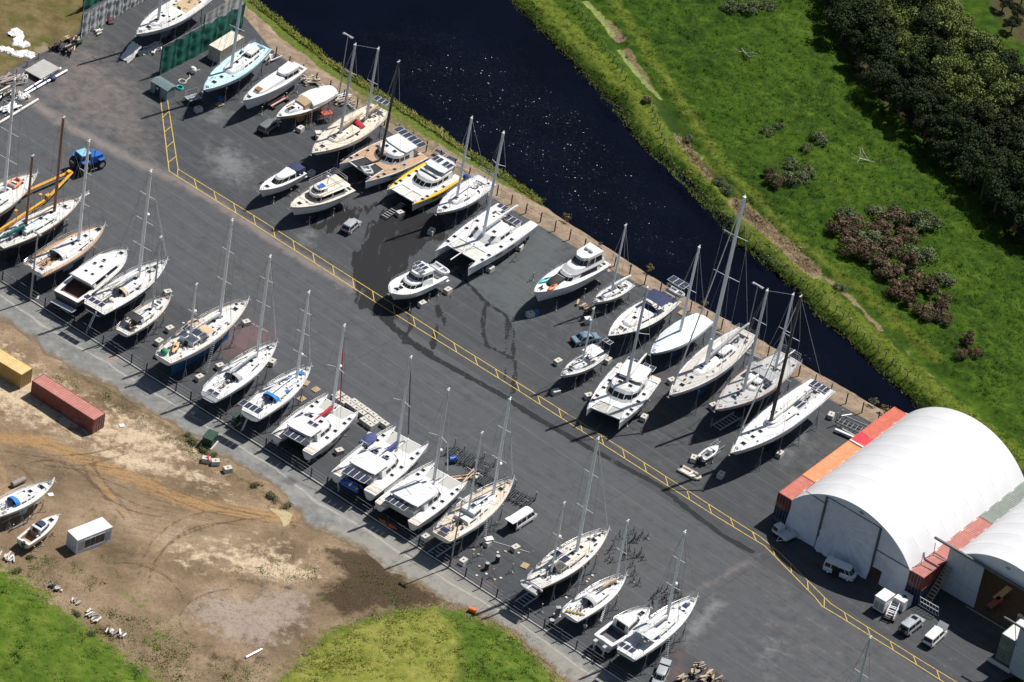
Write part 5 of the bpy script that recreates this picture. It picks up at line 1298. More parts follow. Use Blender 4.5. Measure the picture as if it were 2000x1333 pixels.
def x_u9(b):
 X = b['X']; z = b['cabz']
 for sy in (1, -1):
  for t, l, w in ((.58, 1.2, .5), (.50, 1.4, .55), (.40, 1.0, .5), (.30, 1.7, .35)):
   piece('deck_window', lambda m: m.box((X(t), sy * b['cwid'] * .62, z + .02 if t < .55 else b['z'] + .12), (l, w, .08)), GLASS, b['o'], 0)
 def fn(m): m.tube((X(.62), 0, b['z'] + .1), (X(1.02), 0, b['z'] + .25), .09, 6)
 piece('bowsprit', fn, WHITE, b['o'])
cat('long slender white racing catamaran with dark deck windows and solar panels aft', 'long white racing catamaran', ((852, 490), (912, 527)), ((982, 400), (1042, 437)), ((940, 454), (984, 260), dict(nsp=2, boom=.48, cover=SAILW, sweep=.35)), bot=ANTI_N, hw=.052, cab=(.26, .60), cabw=.66, cabh=.85, hard=None, sol=[(.17, .9, .75, 1.6, 2.6), (.10, -1.5, 1.1, 1.2, 2.6)], trx=(.66, .84), tmat=M('pale_trampoline'), extra=x_u9, steps=False, cabf=.8, frontwin=False, clut=10)
def x_u10(b):
 inflatable('white dinghy slung across the stern of the small power catamaran', on(b, -b['L'] / 2 - .35, .2, .05), b['a'] + math.pi / 2, WHITE, 3.2, False)
 X = b['X']
 for i in (-1, 0, 1): solar(b['o'], X(.40), i * .75, b['H'].zx(X(.4)) + 2.67, 1.2, .7)
 piece('bow_notch', lambda m: m.bx(X(.9), X(1.0), -.35, .35, b['H'].zx(X(.95)) - .3, b['H'].zx(X(.95)) + .12), WHITE, b['o'], 0)
motor('white power catamaran launch with solar panels on its raised wheelhouse', 'power catamaran launch', (762, 572), (856, 529), bot=ANTI_K, B=4.6, tr=.95, bow_p=4.5, cock=(.03, .27), sole=OFFW, tiers=[('cabin', .30, .74, .86, .62, 0, .75, .05, .9, dict(wins='front', f=(.25, .9))), ('wheelhouse', .27, .58, .70, .62, .68, 1.15, .1, .5, dict(f=(.3, .85), over=(.5, .1)))], hat=(.86, .78), extra=x_u10)
def x_u11(b):
 X = b['X']
 kayak('orange kayak lashed on the foredeck of the flybridge motor yacht', on(b, X(.80), .95, .1), b['a'] + .1, ORANGE, 2.6)
 kayak('turquoise kayak lashed on the foredeck of the flybridge motor yacht', on(b, X(.76), -.95, .1), b['a'] - .12, TURQ, 3.0)
 inflatable('dinghy under a black cover on the foredeck of the flybridge motor yacht', on(b, X(.70), .05, .05), b['a'] + .1, CANV_K, 3.3, False, cover=CANV_K)
 z = b['H'].zx(X(.3)) + 3.1
 for y in (.4, -.45): piece('radar_dome', lambda m: m.ell((X(.22), y, z), (.42, .42, .25), 0, 12, 6), WHITE, b['o'])
motor('white flybridge motor yacht carrying kayaks and a black covered dinghy forward', 'flybridge motor yacht', (1043, 571), (1174, 505), bot=ANTI_K, cock=(.03, .18), sole=TEAK2, B=4.7, tiers=[('saloon', .16, .62, .82, .62, 0, 1.0, .1, 1.2, dict(f=(.12, .8), wins={0: [(.1, .7)], 2: [(.02, .98)], 3: [(.01, .99)], 4: [(.02, .98)], 1: [(.02, .98)], 5: [(.02, .98)], 6: [(.3, .9)]})), ('flybridge', .10, .54, .80, .62, .95, .62, .0, .9, dict(wins={})), ('flybridge_enclosure', .12, .40, .70, .62, 1.5, 1.25, .05, .55, dict(f=(.1, .88), over=(.3, .15)))], hat=(.9,), extra=x_u11, clut=2)
sail('small white sloop with a slim rolled sail on the boom by the fence', 'small white sloop by the fence', (1158, 592), (1231, 553), [((1190, 566), (1225, 441), dict(nsp=1, cover=SAILW, rad=.12))], bot=ANTI_N, deck=WHITE, marg=WHITE, cr=(.36, .74), ch=.4, win=2, hat=(.8,), whl=False, clut=4, gr=True, B=2.7)
def x_u13(b):
 X = lambda t: (t - .5) * b['L']
 arch(b['o'], b['H'], X(.0), b['H'].z(0) + 2.0, 1.3)
 o = thing('inflatable_dinghy', 'x', 'dinghy'); bpy.data.objects.remove(o)
 inflatable('grey dinghy hanging on davits behind the navy hulled sloop with blue bimini', on(b, -b['L'] / 2 - 1.0, 0, .1), b['a'] + math.pi / 2, GREYI, 2.9, True)
sail('navy hulled cutter with a dark blue bimini and big stern solar panel', 'navy cutter with the blue bimini', (1188, 657), (1313, 580), [], hull=NAVY, bot=ANTI_K, boot=WHITE, deck=OFFW, marg=WHITE, cr=(.36, .74), win=2, bim=(.26, 2.9, CANV_N, 1.8), dod=CANV_N, cock=(.12, .38), sol=[(-.06, 0, 2.3, 1.7, 3.2)], hat=(.8, .7, .6), extra=x_u13, clut=12)
def x_u14(b):
 H = b['H']; L = b['L']
 def fn(m):
  R = []
  for i, t in enumerate((0.0, .08, .2, .35, .5, .65, .78, .88, .95)):
   x = (t - .5) * L; w = H.w(t) + .06; z = H.z(t); hh = (.35, .8, 1.1, 1.0, .85, .72, .5, .35, .2)[i]
   R.append([(x, w, z - .12), (x, w * .98, z + hh * .35), (x, w * .6, z + hh * .6), (x, w * .15, z + hh), (x, -w * .15, z + hh), (x, -w * .6, z + hh * .6), (x, -w * .98, z + hh * .35), (x, -w, z - .12)])
  m.loft(R, 0, False, True)
 piece('winter_cover', fn, TARP_W, b['o'])
sail('sloop wrapped from bow to stern in a pale white winter cover', 'sloop under the white winter cover', (1271, 691), (1377, 622), [((1317, 649), (1361, 483), dict(nsp=1, boom=0, back=True))], hull=M('pale_grey_hull', (.60, .66, .70), .3, var=.05), bot=ANTI_B, deck=WHITE, cr=None, cock=None, hat=(), gr=False, clut=0, extra=x_u14, B=4.3)
sail('largest white sloop with weathered teak decks, tall triple spreader mast and pale blue bottom', 'largest white sloop', (1307, 773), (1461, 648), [((1373, 706), (1453, 385), dict(nsp=3, boom=.40, cover=CANV_G, furl=SAILW, radar=.16, spl=1.15))], bot=ANTI_B, deck=M('grey_teak', (.47, .44, .40), .75, var=.15, vs=4, dirt=DIRT), marg=WHITE, sole=GREYD, coach=WHITE, cr=(.24, .68), ch=.5, cwid=.58, cock=(.06, .23), win=3, pilot=(.30, .44, .75, .52), hat=(.84, .72, .6, .52), B=5.4, clut=14, tr=.62)
def x_u16(b): kayak('yellow kayak lying beside the mast of the small hard top cruiser', on(b, .55, -.25, .5), b['a'] + .35, YELLOW, 2.3)
sail('small white cruiser with a flat hard top over its cockpit and a yellow kayak', 'small cruiser with the yellow kayak', (1095, 735), (1178, 688), [((1130, 702), (1151, 604), dict(nsp=1, rad=.11, boom=.4, radar=.82))], bot=ANTI_N, cove=NAVY, deck=OFFW, marg=WHITE, cr=(.38, .72), cock=(.08, .36), bim=(.28, 2.5, WHITE, 1.6), sol=[(-.07, 0, 1.7, 1.0, 1.5)], clut=8, hat=(.78,), B=3.0, whl=False)
def x_u17(b):
 X = b['X']; z = b['cabz']
 piece('helm_screen', lambda m: m.box((X(.36), b['cwid'] * -.25, z + .35), (.5, 2.4, .5), 0, 0, 0, -.4), GLASS, b['o'], 0)
cat('broad white cruising catamaran with a rounded cabin nearest the yellow walkway', 'broad catamaran by the yellow walkway', ((1148, 799), (1208, 829)), ((1221, 711), (1278, 742)), ((1220, 744), (1261, 562), dict(nsp=1, boom=.40, cover=SAILW, spl=1.3, mat=ALUD)), bot=ANTI_K, cab=(.18, .66), cabw=.74, cabh=1.3, hard=(.06, .36, 1.75), sol=[(.02, 1.3, 1.5, 1.4, 2.0), (.02, -1.3, 1.5, 1.4, 2.0)], trx=(.72, .92), extra=x_u17, cabf=.72, sug=.10)
sail('grey decked ketch with orange brown rails and a white doghouse', 'grey decked ketch', (1397, 801), (1545, 698), [((1454, 764), (1502, 568), dict(nsp=2, cover=SAILW, mat=ALUD, furl=None)), ((1509, 716), (1542, 576), dict(nsp=1, cover=None, mat=ALUD))], hull=M('pale_grey_hull'), bot=ANTI_K, deck=GREYD, marg=GREYD, railm=M('orange_brown_rail', (.45, .20, .09), .5, var=.15), coach=WHITE, cr=(.36, .6), ch=.5, win=3, pilot=(.44, .56, .5, .5), cock=(.2, .36), bim=(.40, 2.2, CANV_G, 1.4), hat=(.76, .70, .3), clut=18, arc=1.7)
def x_u19(b):
 inflatable('white dinghy stowed beside the mast of the sloop with black mast', on(b, .9, -.2, .42), b['a'] + .08, WHITE, 3.4, False)
 X = lambda t: (t - .5) * b['L']
 for i, y in enumerate((.9, .3, -.3)): solar(b['o'], X(.30) + i * .02, y, b['H'].zx(X(.3)) + .62, 2.0, .6)
sail('white sloop with a black mast and flat solar panels, last before the hangar', 'black masted sloop', (1426, 886), (1608, 753), [((1502, 829), (1571, 580), dict(mat=CARB, nsp=2, boom=.4, cover=SAILW, furl=SAILW, chain=None))], bot=ANTI_N, deck=WHITE, marg=WHITE, coach=WHITE, cr=(.26, .62), ch=.4, cwid=.52, win=1, cock=(.08, .26), sol=[(.04, .8, .3, 1.5, 1.5, 0, 1), (.04, -.8, .3, 1.5, 1.5, 0, 1)], hat=(.86, .76, .68), B=5.2, tr=.85, extra=x_u19, clut=12, pilot=None, sole=GREYD, zb=.9)
motor('small white sports boat with a navy cockpit canopy', 'small sports boat', (507, 372), (587, 332), bot=ANTI_K, B=2.9, cock=(.03, .36), sole=CANV_N, swim=.4, tiers=[('cabin', .24, .70, .78, .56, 0, .95, .05, 1.3, dict(f=(.15, .88))), ('canopy', .02, .26, .84, .8, .5, .6, .1, .1, dict(mat=CANV_N, wins={})), ('radar_bar', .24, .36, .6, .6, .9, .14, 0, 0, dict(wins={}))], hat=(.82,), clut=2)
def x_m2(b):
 X = b['X']; z = b['H'].zx(X(.4)) + 2.0
 piece('radar_mast', lambda m: (m.tube((X(.38), 0, z - .3), (X(.36), 0, z + 2.4), .07, 6), m.tube((X(.36), -.8, z + 1.6), (X(.36), .8, z + 1.6), .04, 4), m.ell((X(.36) + .4, 0, z + 1.3), (.32, .32, .2))), WHITE, b['o'])
 piece('deck_locker', lambda m: m.box((X(.5), .2, z + .05), (1.1, .7, .35)), BLUEP, b['o'], 0)
 def fn(m):
  for hz in (.45, .85): m.path([(X(.15), -1.5, z + hz), (X(.6), -1.4, z + hz), (X(.6), 1.4, z + hz), (X(.15), 1.5, z + hz), (X(.15), -1.5, z + hz)], .035, 4)
  for p in ((.15, -1.5), (.37, -1.45), (.6, -1.4), (.6, 1.4), (.37, 1.45), (.15, 1.5)): m.tube((X(p[0]), p[1], z - .1), (X(p[0]), p[1], z + .85), .03, 4)
 piece('flybridge_rail', fn, STEEL, b['o'])
motor('old style white trawler yacht with a railed upper deck', 'trawler yacht', (567, 405), (678, 361), bot=ANTI_N, cove=NAVY, deck=CREAM, sole=CREAM, B=4.3, cock=(.02, .2), vee=0, bow_p=2.1, swim=0, tiers=[('saloon', .16, .66, .78, .66, 0, 1.25, .1, .3, dict(f=(.35, .85))), ('upper_deck', .10, .62, .84, .74, 1.2, .14, 0, 0, dict(wins={}, mat=CREAM)), ('helm_console', .44, .60, .5, .45, 1.3, .6, .1, .2, dict(wins='front'))], hat=(.84,), extra=x_m2, clut=6, railm=TEAK2)
# ================================================================== LOWER ROW, along the fence (bows towards the yard)
def x_l0(b):
 X = lambda t: (t - .5) * b['L']
 inflatable('orange inflatable lashed on the deck of the sloop on the yellow trailer', on(b, X(.74), .3, .35), b['a'] + .15, ORANGE, 2.4, False)
sail('white sloop with navy lower hull riding on the yellow boat trailer', 'sloop on the yellow trailer', (73, 338), (-88, 440), [((10, 375), (45, 155), dict(nsp=3, boom=.35, cover=SAILW, furl=None, spl=1.25))], bot=M('tan_antifouling', (.34, .20, .11), .8), cove=NAVY, hull=WHITE, boot=NAVY, deck=OFFW, marg=TEAK2, cr=(.3, .72), win=2, extra=x_l0, clut=14, dod=CANV_T)
sail('dark hulled ketch with two brown wooden masts', 'dark ketch with brown masts', (160, 386), (-3, 479), [((113, 416), (128, 231), dict(mat=WOODM, nsp=2, cover=None, boom=.36)), ((36, 440), (51, 306), dict(mat=WOODM, nsp=1, cover=TEAL, boom=.5))], hull=M('dark_green_grey_hull', (.018, .026, .034), .25, var=.2), cove=WHITE, bot=ANTI_K, boot=WHITE, deck=OFFW, marg=OFFW, railm=TEAK, coach=M('pale_green_white', (.62, .67, .64), .5), cr=(.34, .76), ch=.42, win=2, pilot=(.26, .42, .7, .62), cock=(.08, .26), bowsprit=1.6, clut=18, sol=[(.34, .5, 1.28, 1.3, .8, 0, 1), (.30, -.4, 1.3, .8, .6, 0, 1)], long=True, B=4.4, tr=.55)
sail('grey hulled sloop with warm teak side decks and flush dark hatches', 'grey hulled teak decked sloop', (205, 441), (66, 528), [((149, 467), (170, 276), dict(nsp=2, boom=0, back=True, furl=None))], hull=M('pale_warm_grey_hull', (.60, .56, .54), .3, var=.05), bot=M('white_bottom'), deck=OFFW, marg=TEAK, mg=.62, sole=TEAK, coach=WHITE, cr=(.36, .86), ch=.3, cwid=.66, win=1, dod=M('pale_grey_canvas', (.50, .52, .52), .7), cock=(.08, .34), hat=(.9, .80, .72, .62, .54), B=4.9, tr=.85, sol=[(.02, .9, .9, 1.0, 1.0), (.02, -1.2, .75, .6, .8)], clut=8, arc=1.0)
def x_l3(b):
 X = b['X']
 piece('cockpit_mat', lambda m: m.bx(X(.07), X(.28), -1.6, 1.6, b['H'].zst - .74, b['H'].zst - .70), M('dark_brown_teak'), b['o'], 0)
motor('sleek white motor yacht with navy sides and open brown cockpit', 'white motor yacht with navy sides', (246, 488), (129, 580), hull=M('navy_brown_hull', (.03, .028, .04), .2, var=.2), bot=ANTI_K, B=4.9, tr=.9, bow_p=3.4, cock=(.04, .30), sole=M('dark_brown_teak', (.12, .065, .045), .7, var=.2), swim=1.0, tiers=[('cabin', .28, .86, .86, .70, 0, 1.15, -.3, 1.7, dict(f=(.3, .75), wins='side')), ('hardtop_roof', .22, .76, .84, .72, 1.1, .2, 0, .5, dict(wins={}))], hat=(.92,), extra=x_l3, clut=2, margin=.3, marg=OFFW)
X_ = lambda b: (lambda t: (t - .5) * b['L'])
for t, y in ((.36, .5), (.36, -.7), (.52, .6), (.52, -.6), (.62, 0)): hatch(BOATS[-1]['o'], BOATS[-1]['X'](t), y, BOATS[-1]['H'].zx(BOATS[-1]['X'](t)) + 1.42, .4)
sail('navy hulled sloop with a tan topped sprayhood and three stern solar panels', 'navy sloop with three stern solar panels', (327, 508), (184, 604), [((271, 540), (294, 335), dict(nsp=3, boom=.34, cover=SAILW, furl=SAILW, radar=.58, spl=1.2))], hull=NAVY, bot=ANTI_N, boot=WHITE, deck=OFFW, marg=WHITE, coach=WHITE, cr=(.36, .66), ch=.5, win=3, dod=CANV_T, cock=(.1, .36), sol=[(-.01, 0, 1.6, 1.1, 3.6)], B=4.8, tr=.82, clut=18, hat=(.84, .75, .55), so=-.4)
sail('small cream decked sloop with white cushions on its foredeck', 'small cream decked sloop', (334, 578), (239, 650), [((290, 597), (303, 465), dict(nsp=1, boom=.4, cover=None, rad=.12, mat=ALUD))], hull=WHITE2, cove=NAVY, bot=ANTI_K, deck=OFFW, marg=TEAK2, sole=TEAK, coach=WHITE, cr=(.34, .68), dod=CANV_G, bim=(.22, 1.6, CANV_K, 1.5), cock=(.08, .33), clut=12, hat=(.76, .55), B=3.4, whl=False)
inflatable('small white dinghy upturned on the foredeck of the small cream decked sloop', on(BOATS[-1], BOATS[-1]['L'] * .22, .1, .1), BOATS[-1]['a'], WHITE, 2.0, False)
def x_l6(b): kayak('pale orange kayak across the aft deck of the white ketch with blue bottom', on(b, X_(b)(.14), .1, .5), b['a'] + .35, M('pale_orange', (.80, .40, .16), .5), 2.9)
sail('large white ketch with blue bottom, tan wheelhouse awning and a green bag aft', 'white ketch with blue bottom', (486, 586), (319, 702), [((426, 618), (455, 431), dict(nsp=2, boom=.36, cover=SAILW, furl=None)), ((363, 663), (377, 557), dict(nsp=1, boom=0, radar=.52, rad=.13))], bot=ANTI_B, deck=OFFW, marg=CREAM, railm=TEAK2, coach=WHITE, cr=(.34, .74), ch=.52, win=3, pilot=(.26, .42, .85, .6), cock=(.08, .26), bim=(.42, 1.5, CANV_T, 1.55), sol=[(.33, .7, 1.75, 1.2, .9, 0, 1), (.33, -.7, 1.75, 1.5, 1.4, 0, 1), (.36, 1.6, .9, 1.2, 1.0, 0, 1)], long=True, B=5.0, tr=.6, extra=x_l6, clut=22, hat=(.84, .66, .58))
piece('green_sail_bag', lambda m: m.ell((-BOATS[-1]['L'] * .45, .7, BOATS[-1]['H'].zst + .45), (.55, .6, .55), 0, 10, 6), M('green_bag', (.03, .27, .16), .8), BOATS[-1]['o'])
sail('all white sloop with a rounded sugar scoop stern and folded sprayhood', 'white sloop with the rounded stern', (541, 669), (412, 772), [((491, 692), (519, 502), dict(nsp=3, boom=.34, cover=SAILW, furl=SAILW))], bot=ANTI_N, deck=WHITE, marg=WHITE, sole=OFFW, coach=WHITE, cr=(.36, .80), ch=.34, win=1, dod=CANV_G, cock=(.1, .34), B=4.4, tr=.72, so=-.8, clut=14, hat=(.88, .6))
solar(BOATS[-1]['o'], -BOATS[-1]['L'] * .5 + .6, 0, BOATS[-1]['H'].zst + .15, .9, 1.9)
sail('white sloop with bright blue hatch covers and a wide stern solar panel', 'sloop with bright blue covers', (607, 716), (490, 810), [((564, 730), (585, 572), dict(nsp=3, boom=.36, cover=None, furl=SAILW, radar=.26))], bot=ANTI_K, deck=WHITE, marg=WHITE, coach=WHITE, cr=(.36, .74), dod=CANV_B, cock=(.1, .34), sol=[(-.02, 0, 1.6, 1.5, 3.6)], clut=12, hat=(), win=2, B=4.2, tr=.8, so=-.5)
for x, y in ((.84, 0), (.70, .5), (.70, -.5), (.61, .2), (.58, -.6), (.50, -.9), (.46, .5), (.42, -.2)): piece('blue_hatch_cover', lambda m: m.box((X_(BOATS[-1])(x), y, BOATS[-1]['H'].zx(X_(BOATS[-1])(x)) + (.50 if x < .7 else .22)), (.75, .65, .14)), CANV_B, BOATS[-1]['o'], 0)
cat('white catamaran with a red sail cover and teak stern steps', 'catamaran with the red sail cover', ((641, 772), (701, 802)), ((541, 851), (599, 887)), ((639, 800), (660, 637), dict(nsp=1, boom=.40, cover=CANV_R, furl=CANV_R, spl=1.3, radar=.52)), hull=WHITE, bot=M('cream_bottom', (.60, .52, .38), .6), stripe=NAVY, cab=(.22, .62), hard=(.10, .34, 1.65), sol=[(.035, 0, 1.3, 1.6, 3.0), (.30, -.7, 1.82, .9, 1.7)], trx=(.70, .93), cabf=.7)
def x_l10(b):
 inflatable('blue tender hanging under the stern solar panels of the violet covered catamaran', on(b, b['X'](.0) + .2, .6, -.85), b['a'] + math.pi / 2, BLUEP, 3.2, True)
cat('white catamaran with a violet blue sail cover and four stern solar panels', 'catamaran with the violet sail cover', ((776, 832), (834, 869)), ((661, 926), (718, 966)), ((769, 871), (791, 699), dict(nsp=1, boom=.42, cover=CANV_V, furl=CANV_N, spl=1.25, mat=ALUD)), bot=ANTI_K, cab=(.24, .64), hard=(.12, .36, 1.7), sol=[(.035, 0, 1.35, 1.9, 4.0), (.42, 1.0, 1.3, 1.4, 1.2), (.42, -.9, 1.3, 1.2, 1.2)], trx=(.70, .93), extra=x_l10, cabf=.7, cabh=1.2)
inflatable('violet covered dinghy on the side deck of the violet covered catamaran', on(BOATS[-1], BOATS[-1]['L'] * .14, BOATS[-1]['yc'] + 1.0, .1), BOATS[-1]['a'], CANV_V, 3.0, False, cover=CANV_V)
cat('white catamaran with a white sail bag and wide plain cabin roof', 'catamaran with the white sail bag', ((854, 904), (909, 941)), ((742, 983), (806, 1025)), ((832, 941), (861, 762), dict(nsp=1, boom=.42, cover=SAILW, furl=SAILW, spl=1.3, radar=.36, mat=ALUD)), bot=ANTI_N, cab=(.24, .66), hard=(.10, .44, 1.75, 1.0), sol=[(.04, .5, 1.35, 1.5, 3.6), (.40, 1.6, 1.4, 1.3, 2.0)], trx=(.70, .93), cabf=.75, cabh=1.35, sug=.10)
sail('white ketch with tan teak decks moored ashore beside the black cradle frames', 'teak decked ketch by the cradle frames', (1003, 936), (862, 1049), [((960, 967), (997, 780), dict(nsp=2, boom=.34, cover=None, furl=SAILW, radar=.32)), ((909, 1000), (939, 847), dict(nsp=1, boom=0, radar=.44, rad=.12, spl=1.3))], bot=ANTI_K, deck=TEAK2, marg=TEAK2, railm=WHITE, coach=WHITE, cr=(.26, .72), ch=.42, win=3, pilot=(.34, .48, .75, .55), cock=(.1, .25), hat=(.82, .68, .6, .54), sol=[(.42, 0, 1.32, 1.0, .8, 0, 1), (.06, .2, .5, 1.2, 1.4, 0, 1)], B=4.7, tr=.66, clut=14)
def x_l13(b):
 inflatable('grey dinghy hanging from the stern davits of the dark hulled ketch', on(b, -b['L'] / 2 - 1.1, 0, -.15), b['a'] + math.pi / 2, GREYI, 3.3, True)
sail('dark hulled ketch with pale decks, blue solar panels and a grey stern dinghy', 'dark ketch with the stern dinghy', (1189, 1035), (1043, 1141), [((1129, 1077), (1172, 857), dict(nsp=2, boom=.33, cover=None, furl=SAILW)), ((1070, 1112), (1092, 984), dict(nsp=1, boom=0, radar=.5, rad=.12))], hull=M('black_green_hull', (.012, .018, .016), .25, var=.2), cove=WHITE, bot=ANTI_K, boot=WHITE, deck=OFFW, marg=OFFW, railm=TEAK2, coach=CREAM, cr=(.36, .74), ch=.45, pilot=(.26, .40, .85, .62), cock=(.1, .26), sol=[(.33, .75, 1.75, 1.6, 1.2, 0, 1), (.33, -.75, 1.75, 1.6, 1.2, 0, 1)], extra=x_l13, B=4.6, long=True, tr=.6, clut=20)
sail('white sloop with washing and yellow gear heaped on its open stern', 'sloop with gear heaped on the stern', (1223, 1124), (1113, 1205), [((1187, 1130), (1212, 1019), dict(nsp=1, boom=.36, cover=CANV_T, furl=SAILW, rad=.13))], bot=ANTI_N, deck=WHITE, marg=WHITE, sole=OFFW, coach=WHITE, cr=(.36, .74), dod=CANV_G, cock=(.1, .35), clut=16, hat=(.8, .68), B=3.7, tr=.8)
for i in range(5): piece('yellow_bag', lambda m: m.ell((-BOATS[-1]['L'] * .46 + .25 * i, .9 - .45 * i, BOATS[-1]['H'].zst + .25), (.3, .25, .22), 0, 8, 5), CANV_T if i % 2 else M('yellow_bag', (.62, .42, .10), .8), BOATS[-1]['o'])
motor('white hardtop motor boat with twin outboard engines', 'motor boat with twin outboards', (1269, 1188), (1178, 1252), bot=WHITE2, B=3.7, cock=(.06, .34), sole=M('dark_grey_deck', (.10, .10, .11), .8), tiers=[('cabin', .36, .76, .80, .58, 0, 1.2, .05, 1.3, dict(f=(.35, .85), aft=True))], hat=(.84, .80), swim=.5, extra=lambda b: [outboard(b['o'], -b['L'] / 2 - .6, y, b['H'].zst - .5, GREYI, 1.5) for y in (.85, -.85)], clut=1)
sail('white sloop with a navy and grey cockpit tent, lowest in the row', 'sloop with the navy cockpit tent', (1362, 1166), (1223, 1279), [((1304, 1212), (1342, 1040), dict(nsp=2, boom=.36, cover=SAILW, furl=None, radar=.40))], bot=ANTI_N, boot=NAVY, cove=NAVY, deck=WHITE, marg=WHITE, coach=WHITE, cr=(.36, .76), bim=(.27, 2.6, M('pale_grey_canvas'), 1.5), dod=CANV_N, cock=(.1, .36), sol=[(-.01, 0, 1.4, 1.2, 2.6)], clut=14, hat=(.84, .74), B=4.2, tr=.78)
for t in (.84, .74): piece('blue_hatch_cover', lambda m: m.box((X_(BOATS[-1])(t), 0, BOATS[-1]['H'].zx(X_(BOATS[-1])(t)) + .2), (.8, .75, .12)), CANV_N, BOATS[-1]['o'], 0)
sail('yacht almost wholly below the frame, only its mast showing', 'yacht below the frame', (1712, 1362), (1588, 1450), [((1663, 1390), (1681, 1246), dict(nsp=1, boom=.36, cover=SAILW, furl=CANV_T, fore=None, mat=ALUD, spl=1.2))], deck=WHITE, clut=0, B=3.6)
BOATS[-1]['o']['label'] = 'mast and headstay of a yacht rising over the bottom edge near the yellow walkway'
# ---- two boats on the dirt lot
sail('white sloop with no mast and a bright blue sprayhood on the dirt lot', 'mastless sloop on the dirt', (105, 941), (-12, 1002), [], bot=WHITE2, cove=NAVY, boot=NAVY, deck=WHITE, marg=WHITE, coach=WHITE, cr=(.36, .76), dod=CANV_B, cock=(.1, .34), win=3, hat=(.8, .6), clut=8, B=3.4)
def x_b2(b):
 outboard(b['o'], -b['L'] / 2 - .15, -.2, b['H'].zst - .1, CANV_N, 1.2)
motor('small cream cabin boat with a navy outboard on the dirt lot', 'small cream cabin boat on the dirt', (114, 1006), (45, 1059), hull=M('cream_boat_hull', (.70, .60, .46), .4, var=.06), bot=M('cream_bottom'), B=2.5, kz=.8, cock=(.04, .34), sole=TEAK, swim=0, tiers=[('cabin', .34, .72, .82, .6, 0, .85, .05, .6, dict(f=(.35, .85), aft=True)), ('roof_rack', .40, .58, .5, .5, .9, .15, .1, .1, dict(wins={}, mat=CANV_N))], hat=(.8,), extra=x_b2, gr=False, clut=2, marg=CREAM)
# ================================================================== VEGETATION
def leaf_mat(name, stops, tr=.25):
 k = NT(name)
 a = k.attr('v')
 c = k.ramp(a, stops)
 c = k.mix(k.math('MULTIPLY', k.rng(k.noise(1.3, 3), .4, .65), .5), c, stops[0][1])
 return k.done(c, .7, spec=.15)
def leaf_mesh(name, pos, size, nrm_bias, mat, rs, aspect=.6, cl=None):
 """one mesh of leaf-sized quads; pos N x 3, nrm_bias N x 3 outward directions"""
 n = len(pos)
 d = nrm_bias + rs.normal(0, .55, (n, 3)); d /= np.linalg.norm(d, axis=1)[:, None] + 1e-9
 t = np.cross(d, rs.normal(0, 1, (n, 3))); t /= np.linalg.norm(t, axis=1)[:, None] + 1e-9
 b = np.cross(d, t)
 s = (size * rs.uniform(.6, 1.3, n))[:, None]
 v = np.stack([pos - t * s * .5, pos + b * s * aspect * .5, pos + t * s * .5, pos - b * s * aspect * .5], 1).reshape(-1, 3)
 me = bpy.data.meshes.new(name)
 raw_mesh(me, v, np.arange(4 * n).reshape(n, 4))
 a = me.attributes.new('v', 'FLOAT', 'FACE')
 val = np.clip(rs.uniform(0, 1, n) * .6 + .2 + (cl if cl is not None else 0), 0, 1).astype(np.float32)
 if len(a.data) == n: a.data.foreach_set('value', val)
 me.materials.append(mat)
 return me
def crown(name, rx, rz, mat, seed, nleaf=2200, ncl=20, size=.42, flat_=.55, zc=None):
 rs = np.random.default_rng(seed)
 zc = rz * .95 if zc is None else zc
 u = rs.normal(0, 1, (ncl, 3)); u[:, 2] = np.abs(u[:, 2]) * .9 - .25; u /= np.linalg.norm(u, axis=1)[:, None]
 cc = u * np.array([rx, rx, rz]) * rs.uniform(.45, .82, (ncl, 1)); cr_ = rs.uniform(.26, .46, ncl) * rx
 k = rs.integers(0, ncl, nleaf)
 d = rs.normal(0, 1, (nleaf, 3)); d[:, 2] = d[:, 2] * .8 + .3; d /= np.linalg.norm(d, axis=1)[:, None]
 p = cc[k] + d * (cr_[k] * rs.uniform(.62, 1.08, nleaf))[:, None] * np.array([1, 1, flat_ + .25]) + np.array([0, 0, zc])
 tone = rs.uniform(-.22, .22, ncl)[k]
 return leaf_mesh(name, p, size, d, mat, rs, .7, tone), [(c[0], c[1], c[2] + zc) for c in cc]
LM_D = leaf_mat('dark_evergreen_leaves', [(.1, (.010, .018, .006)), (.5, (.027, .044, .012)), (.9, (.066, .094, .028))])
LM_O = leaf_mat('olive_leaves', [(.1, (.07, .095, .02)), (.5, (.15, .18, .045)), (.9, (.25, .27, .09))])
LM_B = leaf_mat('dark_brown_leaves', [(.1, (.013, .018, .007)), (.5, (.030, .040, .013)), (.9, (.066, .078, .028))])
LM_R = leaf_mat('reddish_brown_leaves', [(.1, (.05, .036, .020)), (.5, (.12, .085, .048)), (.9, (.22, .165, .10))])
LM_G = leaf_mat('grey_green_leaves', [(.1, (.06, .08, .03)), (.5, (.13, .155, .075)), (.9, (.24, .26, .15))])
BARK = M('grey_bark', (.10, .08, .06), .9, var=.25, vs=5)
BARKP = M('pale_dead_wood', (.45, .41, .35), .85, var=.2, vs=5)
def mk_tree(seed, rx, rz, mat, th, nleaf, size):
 me, cl = crown('crown', rx, rz, mat, seed, nleaf, 20, size, zc=th + rz * .55)
 def fn(r):
  m = MB(); m.tube((0, 0, -.4), (0, 0, th + rz * .3), .24, 7, 0, .15)
  for c in cl[:7]: m.tube((0, 0, th * .8), c, .09, 5, 0, .03)
  m.build('trunk', BARK, r)
  link('crown', me, r)
 return fn
TREES = {}
